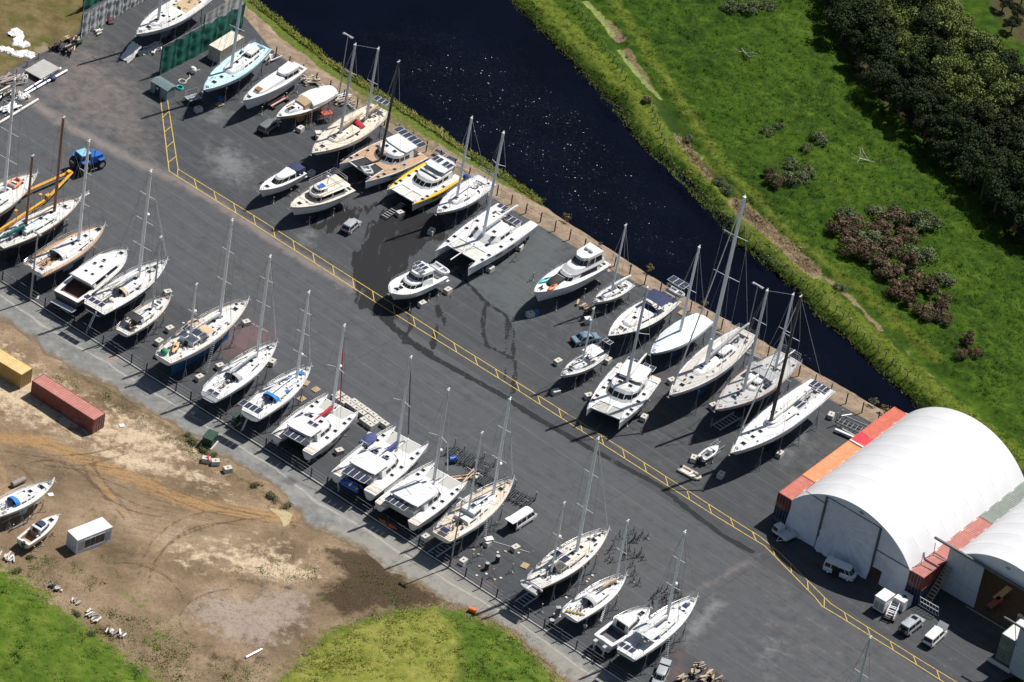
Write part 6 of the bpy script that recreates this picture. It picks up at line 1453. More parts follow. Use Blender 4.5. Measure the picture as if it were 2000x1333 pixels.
def tree_kind(k, i):
 key = (k, i)
 if key not in TREES:
  mat = {'d': LM_D, 'o': LM_O, 'b': LM_B}[k]
  rx, rz, th = [(2.9, 2.5, 2.0), (2.4, 3.0, 2.4), (3.4, 2.6, 2.0)][i]
  if k == 'o': rx *= 1.15; rz *= .85
  TREES[key] = Kind('tree', 'tree', mk_tree(100 + i * 7 + ord(k), rx, rz, mat, th, 5200, .27))
 return TREES[key]
def ground_z(p): return float(melev(np.array([[p[0], p[1]]]))[0])
EDGE = [(1600, -40), (1625, 62), (1668, 122), (1690, 178), (1728, 205), (1760, 250), (1808, 285), (1840, 325), (1872, 345), (1910, 385), (1948, 430), (1982, 452), (2060, 520)]
FOREST = EDGE + [(2200, 560), (2150, 300), (2010, 235), (1985, 190), (1940, 150), (1890, 105), (1850, 75), (1800, 20), (1760, -40)]
TLAB = {'d': 'dark evergreen tree packed among others in the wood beside the meadow', 'o': 'pale olive tree with a rounded crown rising in the middle of the wood', 'b': 'brownish dark tree packed into the wood beside the meadow'}
def forest():
 r = random.Random(5); pts = []
 F = np.array(FOREST, float); E = np.array(EDGE, float)
 for _ in range(6000):
  p = (r.uniform(1590, 2120), r.uniform(-40, 560))
  if not inside(np.array([p]), F)[0]: continue
  if all((p[0] - q[0]) ** 2 + ((p[1] - q[1]) * 1.45) ** 2 > 33 ** 2 for q in pts): pts.append(p)
 for p in pts:
  de = segdist(np.array([p]), E)[0]
  vx, vy = p[0] + 8, p[1] - 45
  if 1720 < vx < 1990 and de > 62 and -40 < vy < 205: k = 'o' if r.random() < .85 else 'd'
  elif de > 50 and r.random() < .5: k = 'b'
  else: k = 'd' if r.random() < .75 else 'b'
  w = at(p[0], p[1], 0); s = r.uniform(.95, 1.35) * (.85 if de < 25 else 1.0)
  tree_kind(k, r.randrange(3)).put((w[0], w[1], ground_z(w)), r.uniform(0, 6.28), TLAB[k], 'trees of the ' + {'d': 'dark', 'o': 'olive', 'b': 'brown'}[k] + ' wood', (s, s, s * r.uniform(.9, 1.1)))
forest()
for (x, y) in ((1958, 18), (1985, 40), (1995, 5), (1975, 62)):
 w = at(x, y, 0); tree_kind('b', 1).put((w[0], w[1], ground_z(w)), x, 'low dark tree in the scrub beyond the wood', 'trees in the far corner scrub', (.6, .6, .5))
# ---- shrubs on the meadow
def mk_shrub(seed, mat, rx, rz, nleaf=1900):
 me, cl = crown('crown', rx, rz, mat, seed, nleaf, 16, .19, zc=rz * .55)
 def fn(r):
  m = MB()
  for c in cl[:8]: m.tube((0, 0, -.2), (c[0] * 1.05, c[1] * 1.05, c[2]), .05, 4, 0, .02)
  m.build('stem', BARKP, r); link('crown', me, r)
 return fn
SH = [Kind('shrub', 'shrub', mk_shrub(31, LM_R, 1.5, 1.1)), Kind('shrub', 'shrub', mk_shrub(32, LM_G, 1.5, 1.0)), Kind('shrub', 'shrub', mk_shrub(33, LM_R, 1.2, 1.3))]
SHL = ['reddish brown dying shrub of the thicket on the meadow', 'grey green shrub of the thicket on the meadow']
r = random.Random(8)
for x, y, k, s in [(1640, 448, 0, 1.1), (1668, 440, 0, 1.1), (1692, 466, 1, 1.2), (1722, 445, 0, 1), (1748, 428, 0, 1.15), (1662, 485, 0, 1.2), (1702, 502, 0, 1.2), (1742, 478, 0, 1.1), (1770, 458, 0, 1), (1803, 436, 1, 1.2), (1732, 530, 0, 1.1), (1768, 520, 2, 1.2), (1795, 498, 1, 1.2), (1752, 566, 0, 1.1), (1790, 553, 0, 1.2), (1822, 568, 2, 1), (1836, 598, 2, 1.1), (1806, 610, 0, 1), (1845, 545, 1, .8), (1840, 622, 0, .8), (1650, 420, 1, .8), (1715, 415, 1, .9), (1775, 590, 2, .9)]:
 w = at(x, y + 6, 0); SH[k].put((w[0], w[1], ground_z(w)), r.uniform(0, 6), SHL[1 if k == 1 else 0], 'shrubs of the %s thicket' % ('grey green' if k == 1 else 'brown'), (s * 1.45, s * 1.45, s * r.uniform(1.0, 1.35)))
for x, y, k, s, l in [(1512, 352, 0, 1.2, 'reddish brown half of the lone bush on the open meadow'), (1500, 335, 2, .8, 'small brown bush on the canal side of the lone meadow bush'), (1552, 348, 1, 1.45, 'grey green leafy bush standing alone on the open meadow'), (1575, 336, 1, 1.0, 'smaller grey green bush touching the lone meadow bush'), (1545, 318, 1, 1.0, 'pale bush behind the lone meadow bush'),
  (1888, 662, 2, 1.2, 'dark brown bush low on the meadow below the thicket'), (1905, 685, 0, .9, 'smaller brown bush beside the dark brown low bush'), (1876, 690, 0, .8, 'brown bush in front of the dark brown low bush'),
  (1425, 12, 1, 1.2, 'grey green bush cut by the top edge, canal side'), (1462, 14, 1, 1.4, 'broad grey green bush cut by the top edge'), (1500, 6, 1, 1.0, 'grey green bush cut by the top edge, wood side'),
  (1500, 250, 1, .85, 'low sparse bush above the lone meadow bush'), (1522, 238, 1, .7, 'small low bush beside the low sparse bush'), (1600, 268, 1, 1.1, 'spreading thin bush with bare twigs on the meadow'), (1575, 285, 1, .7, 'little bush beside the spreading thin bush'), (1345, 262, 1, .7, 'bluish green bush on the drain bank'), (1420, 362, 1, .9, 'bluish green bush on the drain bank further down'), (1405, 345, 1, .8, 'bluish green bush next to the drain'), (1640, 552, 1, .8, 'low green bush by the reeds'), (1262, 190, 0, .6, 'dark dead bush on the causeway across the drain')]:
 w = at(x, y + 8, 0); SH[k].put((w[0], w[1], ground_z(w)), r.uniform(0, 6), l, None, (s, s, s * .9))
def branch(x, y, s, label, seed):
 w = at(x, y, 0); o = thing('fallen_branch', label, 'branch', (w[0], w[1], ground_z(w) + .15), seed)
 rr = random.Random(seed); m = MB()
 m.path([(-1.2 * s, 0, 0), (-.3 * s, .1, .2), (.6 * s, .3 * s, .4)], .05, 5)
 for i in range(5):
  a = rr.uniform(-1, 1); b = Vector((rr.uniform(-.6, .4) * s, .1, .2)); m.path([b, b + Vector((math.cos(a), math.sin(a) * 1.2, rr.uniform(.1, .6))) * .8 * s, b + Vector((math.cos(a * 1.4), math.sin(a * 1.4) * 1.3, rr.uniform(.1, .7))) * 1.3 * s],     .03, 4)
 m.build('limb', BARKP, o)
for q in [(1690, 312, 1.6, 'white forked dead branch lying on the open meadow', 3), (1452, 108, 1.3, 'pale dead branch on the upper meadow', 5)]: branch(*q)
# ---- grass tufts (uncountable)
def tufts(name, P, Zf, mat, h0, h1, seed, per=5, spread=.16, lab=None, add=0):
 rs = np.random.default_rng(seed); n = len(P)
 z = Zf(P)
 base = np.repeat(np.column_stack([P, z]), per, 0); n2 = len(base)
 a = rs.uniform(0, 2 * np.pi, n2); h = rs.uniform(h0, h1, n2) * np.repeat(rs.uniform(.7, 1.3, n), per); w = .05 + .06 * rs.random(n2)
 base[:, 0] += rs.normal(0, spread, n2); base[:, 1] += rs.normal(0, spread, n2)
 d = np.stack([np.cos(a), np.sin(a)], 1); e = np.stack([-d[:, 1], d[:, 0]], 1)
 b0 = base.copy(); b0[:, :2] -= e * w[:, None]; b0[:, 2] -= .1
 b1 = base.copy(); b1[:, :2] += e * w[:, None]; b1[:, 2] -= .1
 t = base.copy(); t[:, :2] += d * (h * .95)[:, None]; t[:, 2] += h * .5
 v = np.stack([b0, b1, t], 1).reshape(-1, 3)
 me = bpy.data.meshes.new(name); raw_mesh(me, v, np.arange(3 * n2).reshape(n2, 3))
 at_ = me.attributes.new('v', 'FLOAT', 'FACE'); vv = np.clip(np.repeat(fbm(P[:, 0], P[:, 1], .3, 4, seed) * 1.5 - .25 + add, per) + rs.normal(0, .12, n2), 0, 1)
 if len(at_.data) == n2: at_.data.foreach_set('value', vv.astype(np.float32))
 me.materials.append(mat)
 tag(link(name, me), lab, None, None, 'stuff')
GM = leaf_mat('meadow_grass_blades', [(.1, (.012, .032, .003)), (.5, (.034, .076, .005)), (.9, (.11, .16, .02))])
GY = leaf_mat('yellow_grass_blades', [(.1, (.13, .16, .022)), (.5, (.23, .245, .045)), (.9, (.33, .31, .09))])
GF = leaf_mat('lawn_grass_blades', [(.1, (.045, .088, .010)), (.5, (.095, .16, .018)), (.9, (.18, .21, .04))])
GB_ = leaf_mat('bank_reed_blades', [(.1, (.04, .05, .010)), (.5, (.085, .11, .018)), (.9, (.17, .165, .05))])
RD = leaf_mat('dry_reed_blades', [(.1, (.13, .085, .045)), (.5, (.26, .19, .11)), (.9, (.40, .32, .20))])
def sample_px(poly, n, rs, z=0):
 L = np.array(poly, float); lo, hi = L.min(0), L.max(0); out = []
 while sum(map(len, out)) < n:
  q = rs.uniform(lo, hi, (n * 2, 2)); out.append(q[inside(q, L)])
 q = np.concatenate(out)[:n]
 return np.array([at(x, y, z)[:2] for x, y in q])
rs = np.random.default_rng(77)
MEADOW = [(1005, -20), (1220, 240), (1440, 475), (1560, 560), (1760, 760), (1990, 950), (2020, 940), (2020, 500), (1880, 370), (1700, 190), (1620, 80), (1600, -20)]
Pm = sample_px(MEADOW, 18000, rs); dwm = segdist(Pm, LW); Pm = Pm[dwm > .9]
dm = segdist(Pm, W2(DITCH)); Pm = Pm[dm > 1.6]
tufts('meadow_grass', Pm, melev, GM, .14, .36, 78, add=.45 * np.exp(-((segdist(Pm, LW) - 4) / 3.5) ** 2) + .3 * line_mask(Pm, [(1200, 0), (1300, 150), (1420, 330), (1560, 470), (1700, 580), (1830, 700)], 1.5, 2.5))
wl = curve_n(W_FAR, ZW, 2600, .5, 31); tn = np.gradient(wl, axis=0); tn /= np.linalg.norm(tn, axis=1)[:, None]; nn_ = np.stack([-tn[:, 1], tn[:, 0]], 1)
if ((at(1500, 300)[:2] - wl[1300]) @ nn_[1300]) < 0: nn_ = -nn_
Pb = np.concatenate([wl + nn_ * rs.uniform(-.2, .9, (len(wl), 1)) for _ in range(1)])[rs.random(len(wl)) < .75]
tufts('bank_reeds', Pb, lambda P: np.maximum(melev(P), ZW), GB_, .12, .4, 79, 4, .3)
dl = curve_n([(1440, 395), (1500, 448), (1550, 492), (1582, 525)], 0, 500, 0); dl = dl + rs.normal(0, .7, dl.shape)
d2 = curve_n([(1325, 265), (1385, 340)], 0, 200, 0); d2 = d2 + rs.normal(0, .6, d2.shape)
tufts('dry_reeds', np.concatenate([dl, d2]), melev, RD, .3, .8, 80)
Pg = np.concatenate([sample_px([(-20, 1112), (60, 1142), (110, 1188), (190, 1243), (260, 1298), (310, 1345), (-20, 1345)], 3000, rs), sample_px([(880, 1205), (918, 1204), (985, 1235), (1025, 1265), (1090, 1340), (900, 1345)], 2300, rs)])
def gz(P): return gelev(P) - .02
tufts('foreground_grass', Pg, gz, GF, .08, .24, 81, 5, .2)
Py = sample_px([(540, 1340), (590, 1290), (650, 1235), (760, 1198), (850, 1190), (900, 1215), (910, 1345)], 3300, rs)
tufts('dry_foreground_grass', Py, gz, GY, .12, .32, 82, 5, .18)
wn = curve_n([(490, 0), (545, 42), (610, 95), (665, 137), (770, 202), (865, 262), (900, 290), (995, 350), (1060, 400)], ZW, 1300, .4, 21); yv = curve_n(Y_UP[2:9], 0, 1300)
tt = rs.uniform(.62, 1.0, 1300)[:, None]; tt = .7 + .3 * tt ** 1; Pk = wn * tt + yv * (1 - tt)
tufts('canal_bank_grass', Pk, lambda P: np.full(len(P), -.75), GY, .15, .45, 83, 4, .25)
# ---- clumps at the water's edge on the yard side
CL = Kind('waterside_plant', 'plant', mk_shrub(41, LM_G, .8, .8, 420)); CR = Kind('waterside_plant', 'plant', mk_shrub(42, leaf_mat('straw_leaves', [(.1, (.1, .08, .03)), (.5, (.2, .16, .07)), (.9, (.34, .28, .14))]), .8, 1.1, 420))
for x, y, k, s, l in [(1106, 424, CR, 1.0, 'straw coloured tussock on the bank above the long racing catamaran'), (1268, 522, CR, .9, 'straw coloured flowering tussock on the bank behind the small white sloop'), (1172, 472, CL, .5, 'small green plant on the bank behind the flybridge motor yacht'), (1375, 590, CR, .8, 'straw coloured tussock on the bank beside the tallest mast'), (1705, 782, CL, 1.0, 'green bush at the canal edge near the orange containers'), (1728, 800, CR, 1.1, 'straw coloured bush in the bank corner by the hangar'), (1745, 812, CL, .7, 'green bush in the bank corner by the hangar'), (1232, 515, CL, .35, 'tiny green plant on the clay bank')]:
 w = at(x, y + 6, -.6); k.put((w[0], w[1], -.7), x, l, None, (s, s, s))
VB = Kind('verge_bush', 'bush', mk_shrub(43, leaf_mat('verge_leaves', [(.1, (.035, .05, .015)), (.5, (.07, .09, .03)), (.9, (.14, .14, .06))]), .9, .7, 420))
for x, y, s, l in [(376, 858, 1.0, 'green bush beside the dark green cabinet on the verge'), (398, 878, .9, 'green bush on the verge above the three concrete blocks'), (415, 885, .7, 'smaller green bush on the verge next to the blocks'), (365, 845, .6, 'weedy bush on the gravel verge'), (500, 945, .8, 'brown green weeds on the gravel verge by the slurry puddle'), (530, 968, 1.0, 'largest brown green weed clump on the gravel verge'), (560, 985, .8, 'weed clump beside the slurry puddle'), (32, 1112, .8, 'rough green bush near the cream cabin boat'), (60, 1085, .6, 'small bush by the cream cabin boat'), (150, 1195, .7, 'straw bush beside the rubble heap'), (180, 1235, .8, 'straw bush beside the timber scraps')]:
 w = at(x, y + 5, 0); VB.put((w[0], w[1], 0), x, l, None, (s * 1.5, s, s * .55))
def wz(P): return np.zeros(len(P)) + .02
PW = np.concatenate([sample_px([(0, 1070), (130, 1090), (250, 1160), (400, 1260), (560, 1290), (540, 1335), (330, 1335), (200, 1240), (60, 1130)], 1500, rs), sample_px([(120, 730), (212, 765), (300, 815), (400, 890), (480, 940), (470, 950), (380, 895), (280, 830), (100, 735)], 500, rs), sample_px([(640, 1070), (760, 1120), (860, 1180), (760, 1190), (640, 1150), (430, 1120)], 500, rs)])
PW = PW[fbm(PW[:, 0], PW[:, 1], .35, 4, 91) > .47]
tufts('dirt_weeds', PW, wz, GF, .08, .25, 92, 6, .3)
PS = np.concatenate([curve_n(q, 0, 420) + rs.normal(0, .9, (420, 2)) for q in ([(-5, 1100), (60, 1135), (110, 1178), (190, 1235), (260, 1290), (320, 1340)], [(560, 1310), (640, 1230), (760, 1190), (850, 1182), (920, 1198)], [(920, 1198), (985, 1225), (1030, 1260), (1100, 1340)])])
tufts('straw_fringe', PS, gz, RD, .12, .35, 93, 5, .25)
# ================================================================== BUILDINGS, CONTAINERS, FENCES
def cont_mats(name, c, fade=None):
 k = NT(name)
 n = k.noise(.8, 7, .7)
 col = k.mix(k.rng(n, .35, .65), tuple(x * .85 for x in c), tuple(min(.9, x * 1.12) for x in c))
 col = k.mix(k.math('MULTIPLY', k.rng(k.noise(2.6, 8, .75), .57, .7), .6), col, (.14, .07, .045))
 col = k.mix(k.math('MULTIPLY', k.rng(k.noise(.5, 5), .55, .75), .25), col, (.5, .45, .4))
 return k.done(col, .6)
C_BROWN = cont_mats('red_brown_container_paint', (.23, .065, .055)); C_ROOF = cont_mats('faded_red_container_roof', (.38, .135, .11)); C_YEL = cont_mats('ochre_container_paint', (.40, .26, .075)); C_NAVY = cont_mats('navy_container_paint', (.018, .03, .07)); C_OR = cont_mats('orange_container_paint', (.50, .15, .05))
C_ORR = cont_mats('orange_red_container_paint', (.50, .105, .06)); C_RED = cont_mats('bright_red_container_paint', (.50, .012, .03)); C_GRN = cont_mats('grey_green_container_paint', (.17, .20, .175)); C_BEI = cont_mats('beige_container_paint', (.62, .57, .47)); C_WHT = M('white_container_paint', (.74, .77, .78), .5, var=.05, dirt=DIRT); C_DRD = cont_mats('dark_red_container_paint', (.15, .028, .025))
def container(label, loc, rz, body, L=6.06, W=2.44, H=2.59, roof=None, doors=1, name='shipping_container', sides=True, group=None, windows=None, z=0.0):
 """loc = centre on the ground; +x end carries the doors"""
 o = thing(name, label, 'container', (loc[0], loc[1], z), rz, group)
 n = int(L / .28)
 def zig(y, sgn):
  pts = []
  for i in range(n):
   x0 = -L / 2 + .1 + (L - .2) * i / n; p = (L - .2) / n
   pts += [(x0, y), (x0 + p * .35, y), (x0 + p * .5, y - sgn * .045), (x0 + p * .85, y - sgn * .045)]
  return pts + [(L / 2 - .1, y)]
 def fn(m):
  P = zig(-W / 2 + .02, -1) + zig(W / 2 - .02, 1)[::-1]
  k = len(P); o_ = len(m.v)
  m.v.extend([(x, y, .12) for x, y in P] + [(x, y, H - .12) for x, y in P])
  h = k // 2
  for i in range(k): m.f.append([o_ + i, o_ + (i + 1) % k, o_ + k + (i + 1) % k, o_ + k + i]); m.mi.append(0)
 piece('side_panel', fn, body, o, 0)
 def rf(m):
  q = int(L / .42); 
  rows = [[(-L / 2 + .06, y, H - .045) for y in (-W / 2 + .06, W / 2 - .06)]]
  for i in range(q):
   x0 = -L / 2 + .1 + (L - .2) * i / q; p = (L - .2) / q
   for f, dz in ((0, 0), (.3, .03), (.6, .03), (.85, 0)): rows.append([(x0 + p * f, y, H - .04 + dz) for y in (-W / 2 + .06, W / 2 - .06)])
  rows.append([(L / 2 - .06, y, H - .04) for y in (-W / 2 + .06, W / 2 - .06)])
  m.loft([[b, a] for a, b in rows], 0, False, False)
 piece('roof', rf, roof or body, o, 0)
 def fr(m):
  for sy in (-1, 1):
   for zz in (.07, H - .06): m.box((0, sy * (W / 2 - .03), zz), (L - .3, .09, .13))
   for sx in (-1, 1): m.box((sx * (L / 2 - .08), sy * (W / 2 - .08), H / 2), (.165, .165, H))
  for sx in (-1, 1):
   for zz in (.08, H - .07): m.box((sx * (L / 2 - .06), 0, zz), (.1, W - .33, .14))
 piece('frame', fr, body, o, 0)
 for e in ((1,) if doors == 1 else (1, -1) if doors == 2 else (-1,) if doors == -1 else ()):
  for sy in (1, -1):
   d = piece('door', lambda m: [m.bx(*sorted((e * (L / 2 - .09), e * (L / 2 - .04))), *sorted((sy * .02, sy * (W / 2 - .17))), .16 + j * (H - .3) / 4, .16 + (j + 1) * (H - .3) / 4 - .03) for j in range(4)], body, o, 0)
   for q in (.28, .75): piece('lock_rod', lambda m: m.tube((e * (L / 2), sy * q, .12), (e * (L / 2), sy * q, H - .12), .03, 5), GALV, d, 0)
 if doors != 2:
  e = -1 if doors == 1 else 1
  if doors == -1: e = 1
  piece('end_panel', lambda m: m.bx(*sorted((e * (L / 2 - .1), e * (L / 2 - .05))), -W / 2 + .16, W / 2 - .16, .14, H - .12), body, o, 0)
 return o
def by_corners(a, b, c, z):
 """container frame from three roof corners in the picture: a-b along the length, a-c along the width"""
 A, B, C = at(*a, z), at(*b, z), at(*c, z)
 ctr = (B + C) / 2
 return ctr, math.atan2(B[1] - A[1], B[0] - A[0])
ctr, rz_ = by_corners((62, 742), (183.7, 820), (85, 731), 2.6)
container('long red brown shipping container with faded roof on the dirt lot', ctr, rz_, C_BROWN, 12.19, roof=C_ROOF)
ux = np.array([math.cos(rz_), math.sin(rz_)])
p2 = at(41.5, 732, 2.6); p3 = at(65, 720, 2.6); r2 = rz_ + .03
cy = (p2 + p3) / 2 - np.array([math.cos(r2), math.sin(r2), 0]) * 6.1
container('ochre yellow shipping container cut by the frame edge on the dirt lot', cy, r2, C_YEL, 12.19, roof=cont_mats('pale_ochre_roof', (.56, .40, .16)))
ctr, rz_ = by_corners((153.7, 1056), (219.5, 1030), (132.5, 1036), 2.6)
wo = container('white site office container with dark sliding windows on the dirt lot', ctr, rz_, C_WHT, 6.06, doors=-1, name='site_office')
for x0, x1 in ((-1.6, -.75), (-.65, .1), (.2, 1.0), (1.1, 1.75)):
 w = piece('window', lambda m: m.bx(x0, x1, -1.25, -1.19, .55, 2.05), M('office_glass', (.06, .065, .085), .15, var=.3), wo, 0)
 piece('window_frame', lambda m: [m.bx(x0 - .05, x1 + .05, -1.27, -1.18, a, b_) for a, b_ in ((.48, .55), (2.05, 2.12))], WHITE, w, 0)
for x0, x1 in ((-2.7, -1.8), (1.95, 2.7)): piece('wall_panel', lambda m: m.bx(x0, x1, -1.25, -1.19, .5, 2.1), M('grey_cladding', (.36, .38, .41), .6), wo, 0)
ctr, rz_ = by_corners((432, 100.7), (477, 72.5), (408, 87.5), 2.6)
container('beige shipping container between the green netting and the pale blue yacht', ctr, rz_, C_BEI, 6.06, doors=-1)
# ---- hangars
U3 = at(1760, 800, 5.18) - at(1533, 968, 5.18); UL = float(np.hypot(*U3[:2])); uh = U3[:2] / UL; vh = np.array([uh[1], -uh[0]])
O_ = at(1520, 962, 5.18)[:2]                      # outer front corner of the first container row
HR = math.atan2(uh[1], uh[0])                     # heading of the long side
def hw(u, v, z=0.0): q = O_ + uh * u + vh * v; return (q[0], q[1], z)
def fab():
 k = NT('white_roof_membrane')
 c = k.mix(k.rng(k.noise(.35, 6, .6), .35, .7), (.72, .725, .735), (.67, .675, .685))
 c = k.mix(k.math('MULTIPLY', k.rng(k.noise(1.0, 7, .7, .5, vec=k.map((.25, 1.2, 1))), .54, .75), .2), c, (.58, .58, .575))
 m = k.done(c, .5)
 tb = k.n('ShaderNodeBsdfTranslucent'); tb.inputs[0].default_value = (.62, .58, .5, 1)
 mx = k.n('ShaderNodeMixShader'); mx.inputs[0].default_value = .12
 k.t.links.new(k.b.outputs[0], mx.inputs[1]); k.t.links.new(tb.outputs[0], mx.inputs[2]); k.t.links.new(mx.outputs[0], k.t.nodes['Material Output'].inputs[0])
 return m
FAB = fab()
CURT = M('grey_white_curtain_fabric', (.70, .72, .75), .7, var=.06, vs=.7, dirt=((.35, .37, .4), .25))
SEAMM = M('roof_seam_tape', (.74, .74, .75), .4, var=.01)
def hrow(specs, v, z, ud=0.0, front=True, lab='', W=2.44):
 u = ud
 for i, (L, body, roof, label, grp) in enumerate(specs):
  c = hw(u + L / 2, v + W / 2)
  container(label, c, HR + math.pi, body, L - .03, W, 2.58, roof=roof, doors=1 if i == 0 else 0, z=z, group=grp)
  u += L
LBOT = 'lower containers carrying the first hangar'
hrow([(6.06, C_NAVY, None, 'navy blue container at the bottom front corner of the hangar wall', None), (12.19, C_NAVY, None, 'navy container under the orange roofed container', None), (12.19, C_NAVY, None, 'navy container at the rear bottom of the hangar wall', None)], 0, 0.0)
hrow([(6.06, C_DRD, cont_mats('red_pink_container_roof', (.44, .125, .09)), 'dark red container on top at the hangar front corner', None), (12.19, C_OR, cont_mats('pale_orange_container_roof', (.62, .24, .10)), 'long orange container on the hangar side wall', None), (12.19, C_ORR, None, 'orange red container at the canal end of the hangar wall', None)], 0, 2.6)
o = thing('red_tarpaulin', 'bright red sheet spread across the container roofs between orange and orange red', 'tarpaulin', hw(18.6, 1.2, 5.2), HR)
piece('sheet', lambda m: m.loft([[(x, -1.24, -.9), (x, -1.24, .04 + .03 * math.sin(x * 5)), (x, 0, .06 + .04 * math.cos(x * 4)), (x, 1.1, .05)] for x in np.linspace(-.2, 2.8, 14)], 0, False, False), C_RED, o)
piece('strap', lambda m: m.bx(-.3, .0, -1.26, 1.1, .05, .11), WHITE, o, 0)
SPAN, RISE, HLEN = 21.0, 5.4, 30.6
RAD = (SPAN * SPAN / 4 + RISE * RISE) / (2 * RISE)
def arch_pt(s, k=1.0, grow=0.0):
 a = math.asin(SPAN / 2 / RAD); t = -a + 2 * a * s
 return (SPAN / 2 + (RAD * k + grow) * math.sin(t), (RAD * k + grow) * math.cos(t) - (RAD - RISE))
def hangar(label, u0, v0, ln, opening, facade=True, bays=9):
 """frame: x back along the side, y across from left to right (negative local y), z up"""
 o = thing('storage_hangar', label, 'hangar', hw(u0, v0), HR)
 ns = 40
 def fn(m):
  R = []
  nx = bays * 6
  for i in range(nx + 1):
   x = ln * i / nx; f = (i % 6) / 6; sag = -.06 * math.sin(math.pi * f) if 0 < i < nx else 0
   row = []
   for j in range(ns + 1):
    s = j / ns; y, z = arch_pt(s, 1, sag * (1 if abs(s - .5) > .02 else .2)); row.append((x, -y, 5.2 + z))
   row = [(x, .55, 5.06)] + row + [(x, -SPAN - .55, 5.06)]
   R.append(row)
  m.loft(R, 0, False, False)
 rf = piece('roof', fn, FAB, o, 30)
 for i in range(bays + 1):
  x = ln * i / bays
  piece('seam', lambda m: m.path([(x, -arch_pt(j / 48, 1, -.03)[0], 5.2 + arch_pt(j / 48, 1, -.03)[1]) for j in range(49)], .05, 5), SEAMM, rf)
 piece('seam', lambda m: m.tube((0, -SPAN / 2, 5.2 + RISE - .05), (ln, -SPAN / 2, 5.2 + RISE - .05), .1, 5), SEAMM, rf)
 def back(m):
  ring = [(ln - .02, -arch_pt(j / ns)[0], 5.2 + arch_pt(j / ns)[1]) for j in range(ns + 1)]
  m.add([(ln - .02, 0, 0)] + ring + [(ln - .02, -SPAN, 0)], [tuple(range(ns + 3))])
 piece('rear_wall', back, CURT, o, 0)
 return o
hg = hangar('large white arched fabric hangar with its front closed by grey curtains', 0.0, 2.44, HLEN, None)
def archz(y):
 t = clip((y - SPAN / 2) / RAD, -1, 1); return 5.2 + math.sqrt(max(0, RAD * RAD - (y - SPAN / 2) ** 2)) - (RAD - RISE)
def curtain(par, y0, y1, zt, name, x=0.0, flare=.5, bunch=None, zb=0.02, seed=0, amp=.10):
 ny = max(4, int((y1 - y0) / .22)); nz = 40
 def fn(m):
  R = []
  for i in range(ny + 1):
   y = lerp(y0, y1, i / ny); top = zt(y) if callable(zt) else zt; row = []
   for j in range(nz + 1):
    f = j / nz; z = lerp(zb, top, f)
    d = (vnoise(np.array([y * 1.9 + f * 1.2 + seed]), np.array([f * 1.4]))[0] - .5) * amp * 2 * (1 - f) ** .5
    d += (vnoise(np.array([y * .5 + seed]), np.array([f * 2.5 + 9]))[0] - .5) * .35 * math.sin(math.pi * f)
    if bunch:
     by, bz = bunch; ang = math.atan2(z - bz, y - by); rr = math.hypot(y - by, z - bz)
     d += .10 * math.sin(ang * 26) * clip(rr / 2) * clip(1.4 - rr / 9) 
    row.append((x - .05 - d - flare * (1 - f) ** 3, -y, z))
   R.append(row)
  m.loft(R, 0, False, False)
  m.loft([[(a + .04, b, c) for a, b, c in r] for r in R[::-1]], 0, False, False)
 return piece(name, fn, CURT, par, 60)
P1, P2 = 5.5, 15.0
curtain(hg, .05, P1 - .1, lambda y: min(archz(y), 9.3) - .05, 'curtain', seed=1)
curtain(hg, P1 + .1, P2 - .1, 9.3, 'curtain', .12, .9, (8.2, 5.6), seed=5, amp=.14)
curtain(hg, P2 + 1.75, SPAN - .05, lambda y: min(archz(y), 5.4) - .02, 'curtain', .06, .3, seed=9)
curtain(hg, P2 + .1, P2 + 1.8, lambda y: 5.4, 'curtain', .06, .05, seed=3, zb=2.2)
def gable(m):
 ys = np.linspace(P1 * .0 + 2.0, SPAN - .02, 60)
 for y0, y1 in zip(ys, ys[1:]):
  b0 = 9.28 if y0 < P2 else 5.38
  z0, z1 = archz(y0), archz(y1)
  if min(z0, z1) <= b0: 
   continue
  m.quad((-.06, -y0, b0), (-.06, -y1, b0), (-.06, -y1, z1), (-.06, -y0, z0))
piece('gable_fabric', gable, CURT, hg, 0)
for y in (P1, P2): piece('door_post', lambda m: m.box((-.12, -y, 4.65), (.28, .28, 9.3)), M('dark_steel_post', (.10, .12, .13), .5, .3), hg, 0)
piece('door_header', lambda m: m.box((-.10, -(P1 + P2) / 2, 9.32), (.12, P2 - P1, .10)), M('dark_steel_post'), hg, 0)
for (y0, z0), (y1, z1) in (((2.0, 8.2), (P1, 8.0)), ((P2, 5.4), (SPAN, 5.4))): piece('curtain_rail', lambda m: m.tube((-.16, -y0, z0), (-.16, -y1, z1), .06, 5), M('dark_steel_post'), hg, 0)
piece('vent', lambda m: m.ell((-.12, -11.4, 9.95), (.05, .45, .22), 0, 10, 5), CANV_G, hg)
piece('hangar_floor', lambda m: m.bx(.4, HLEN - .3, -SPAN + .1, -.1, .02, .04), M('brown_hangar_floor', (.08, .055, .04), .9), hg, 0)
v2 = 2.44 + SPAN
hrow([(6.06, C_NAVY, None, 'navy container at the foot of the stack between the hangars', None), (12.19, C_NAVY, None, 'lower container hidden between the two hangars', None), (12.19, C_GRN, None, 'lower rear container between the two hangars', None)], v2, 0.0)
hrow([(6.06, C_DRD, C_ROOF, 'red brown container on top of the stack between the hangars', None), (12.19, C_BROWN, C_ROOF, 'rust red container roof in the gutter between the hangars', None), (12.19, C_GRN, None, 'grey green container roof at the rear between the hangars', None)], v2, 2.6)
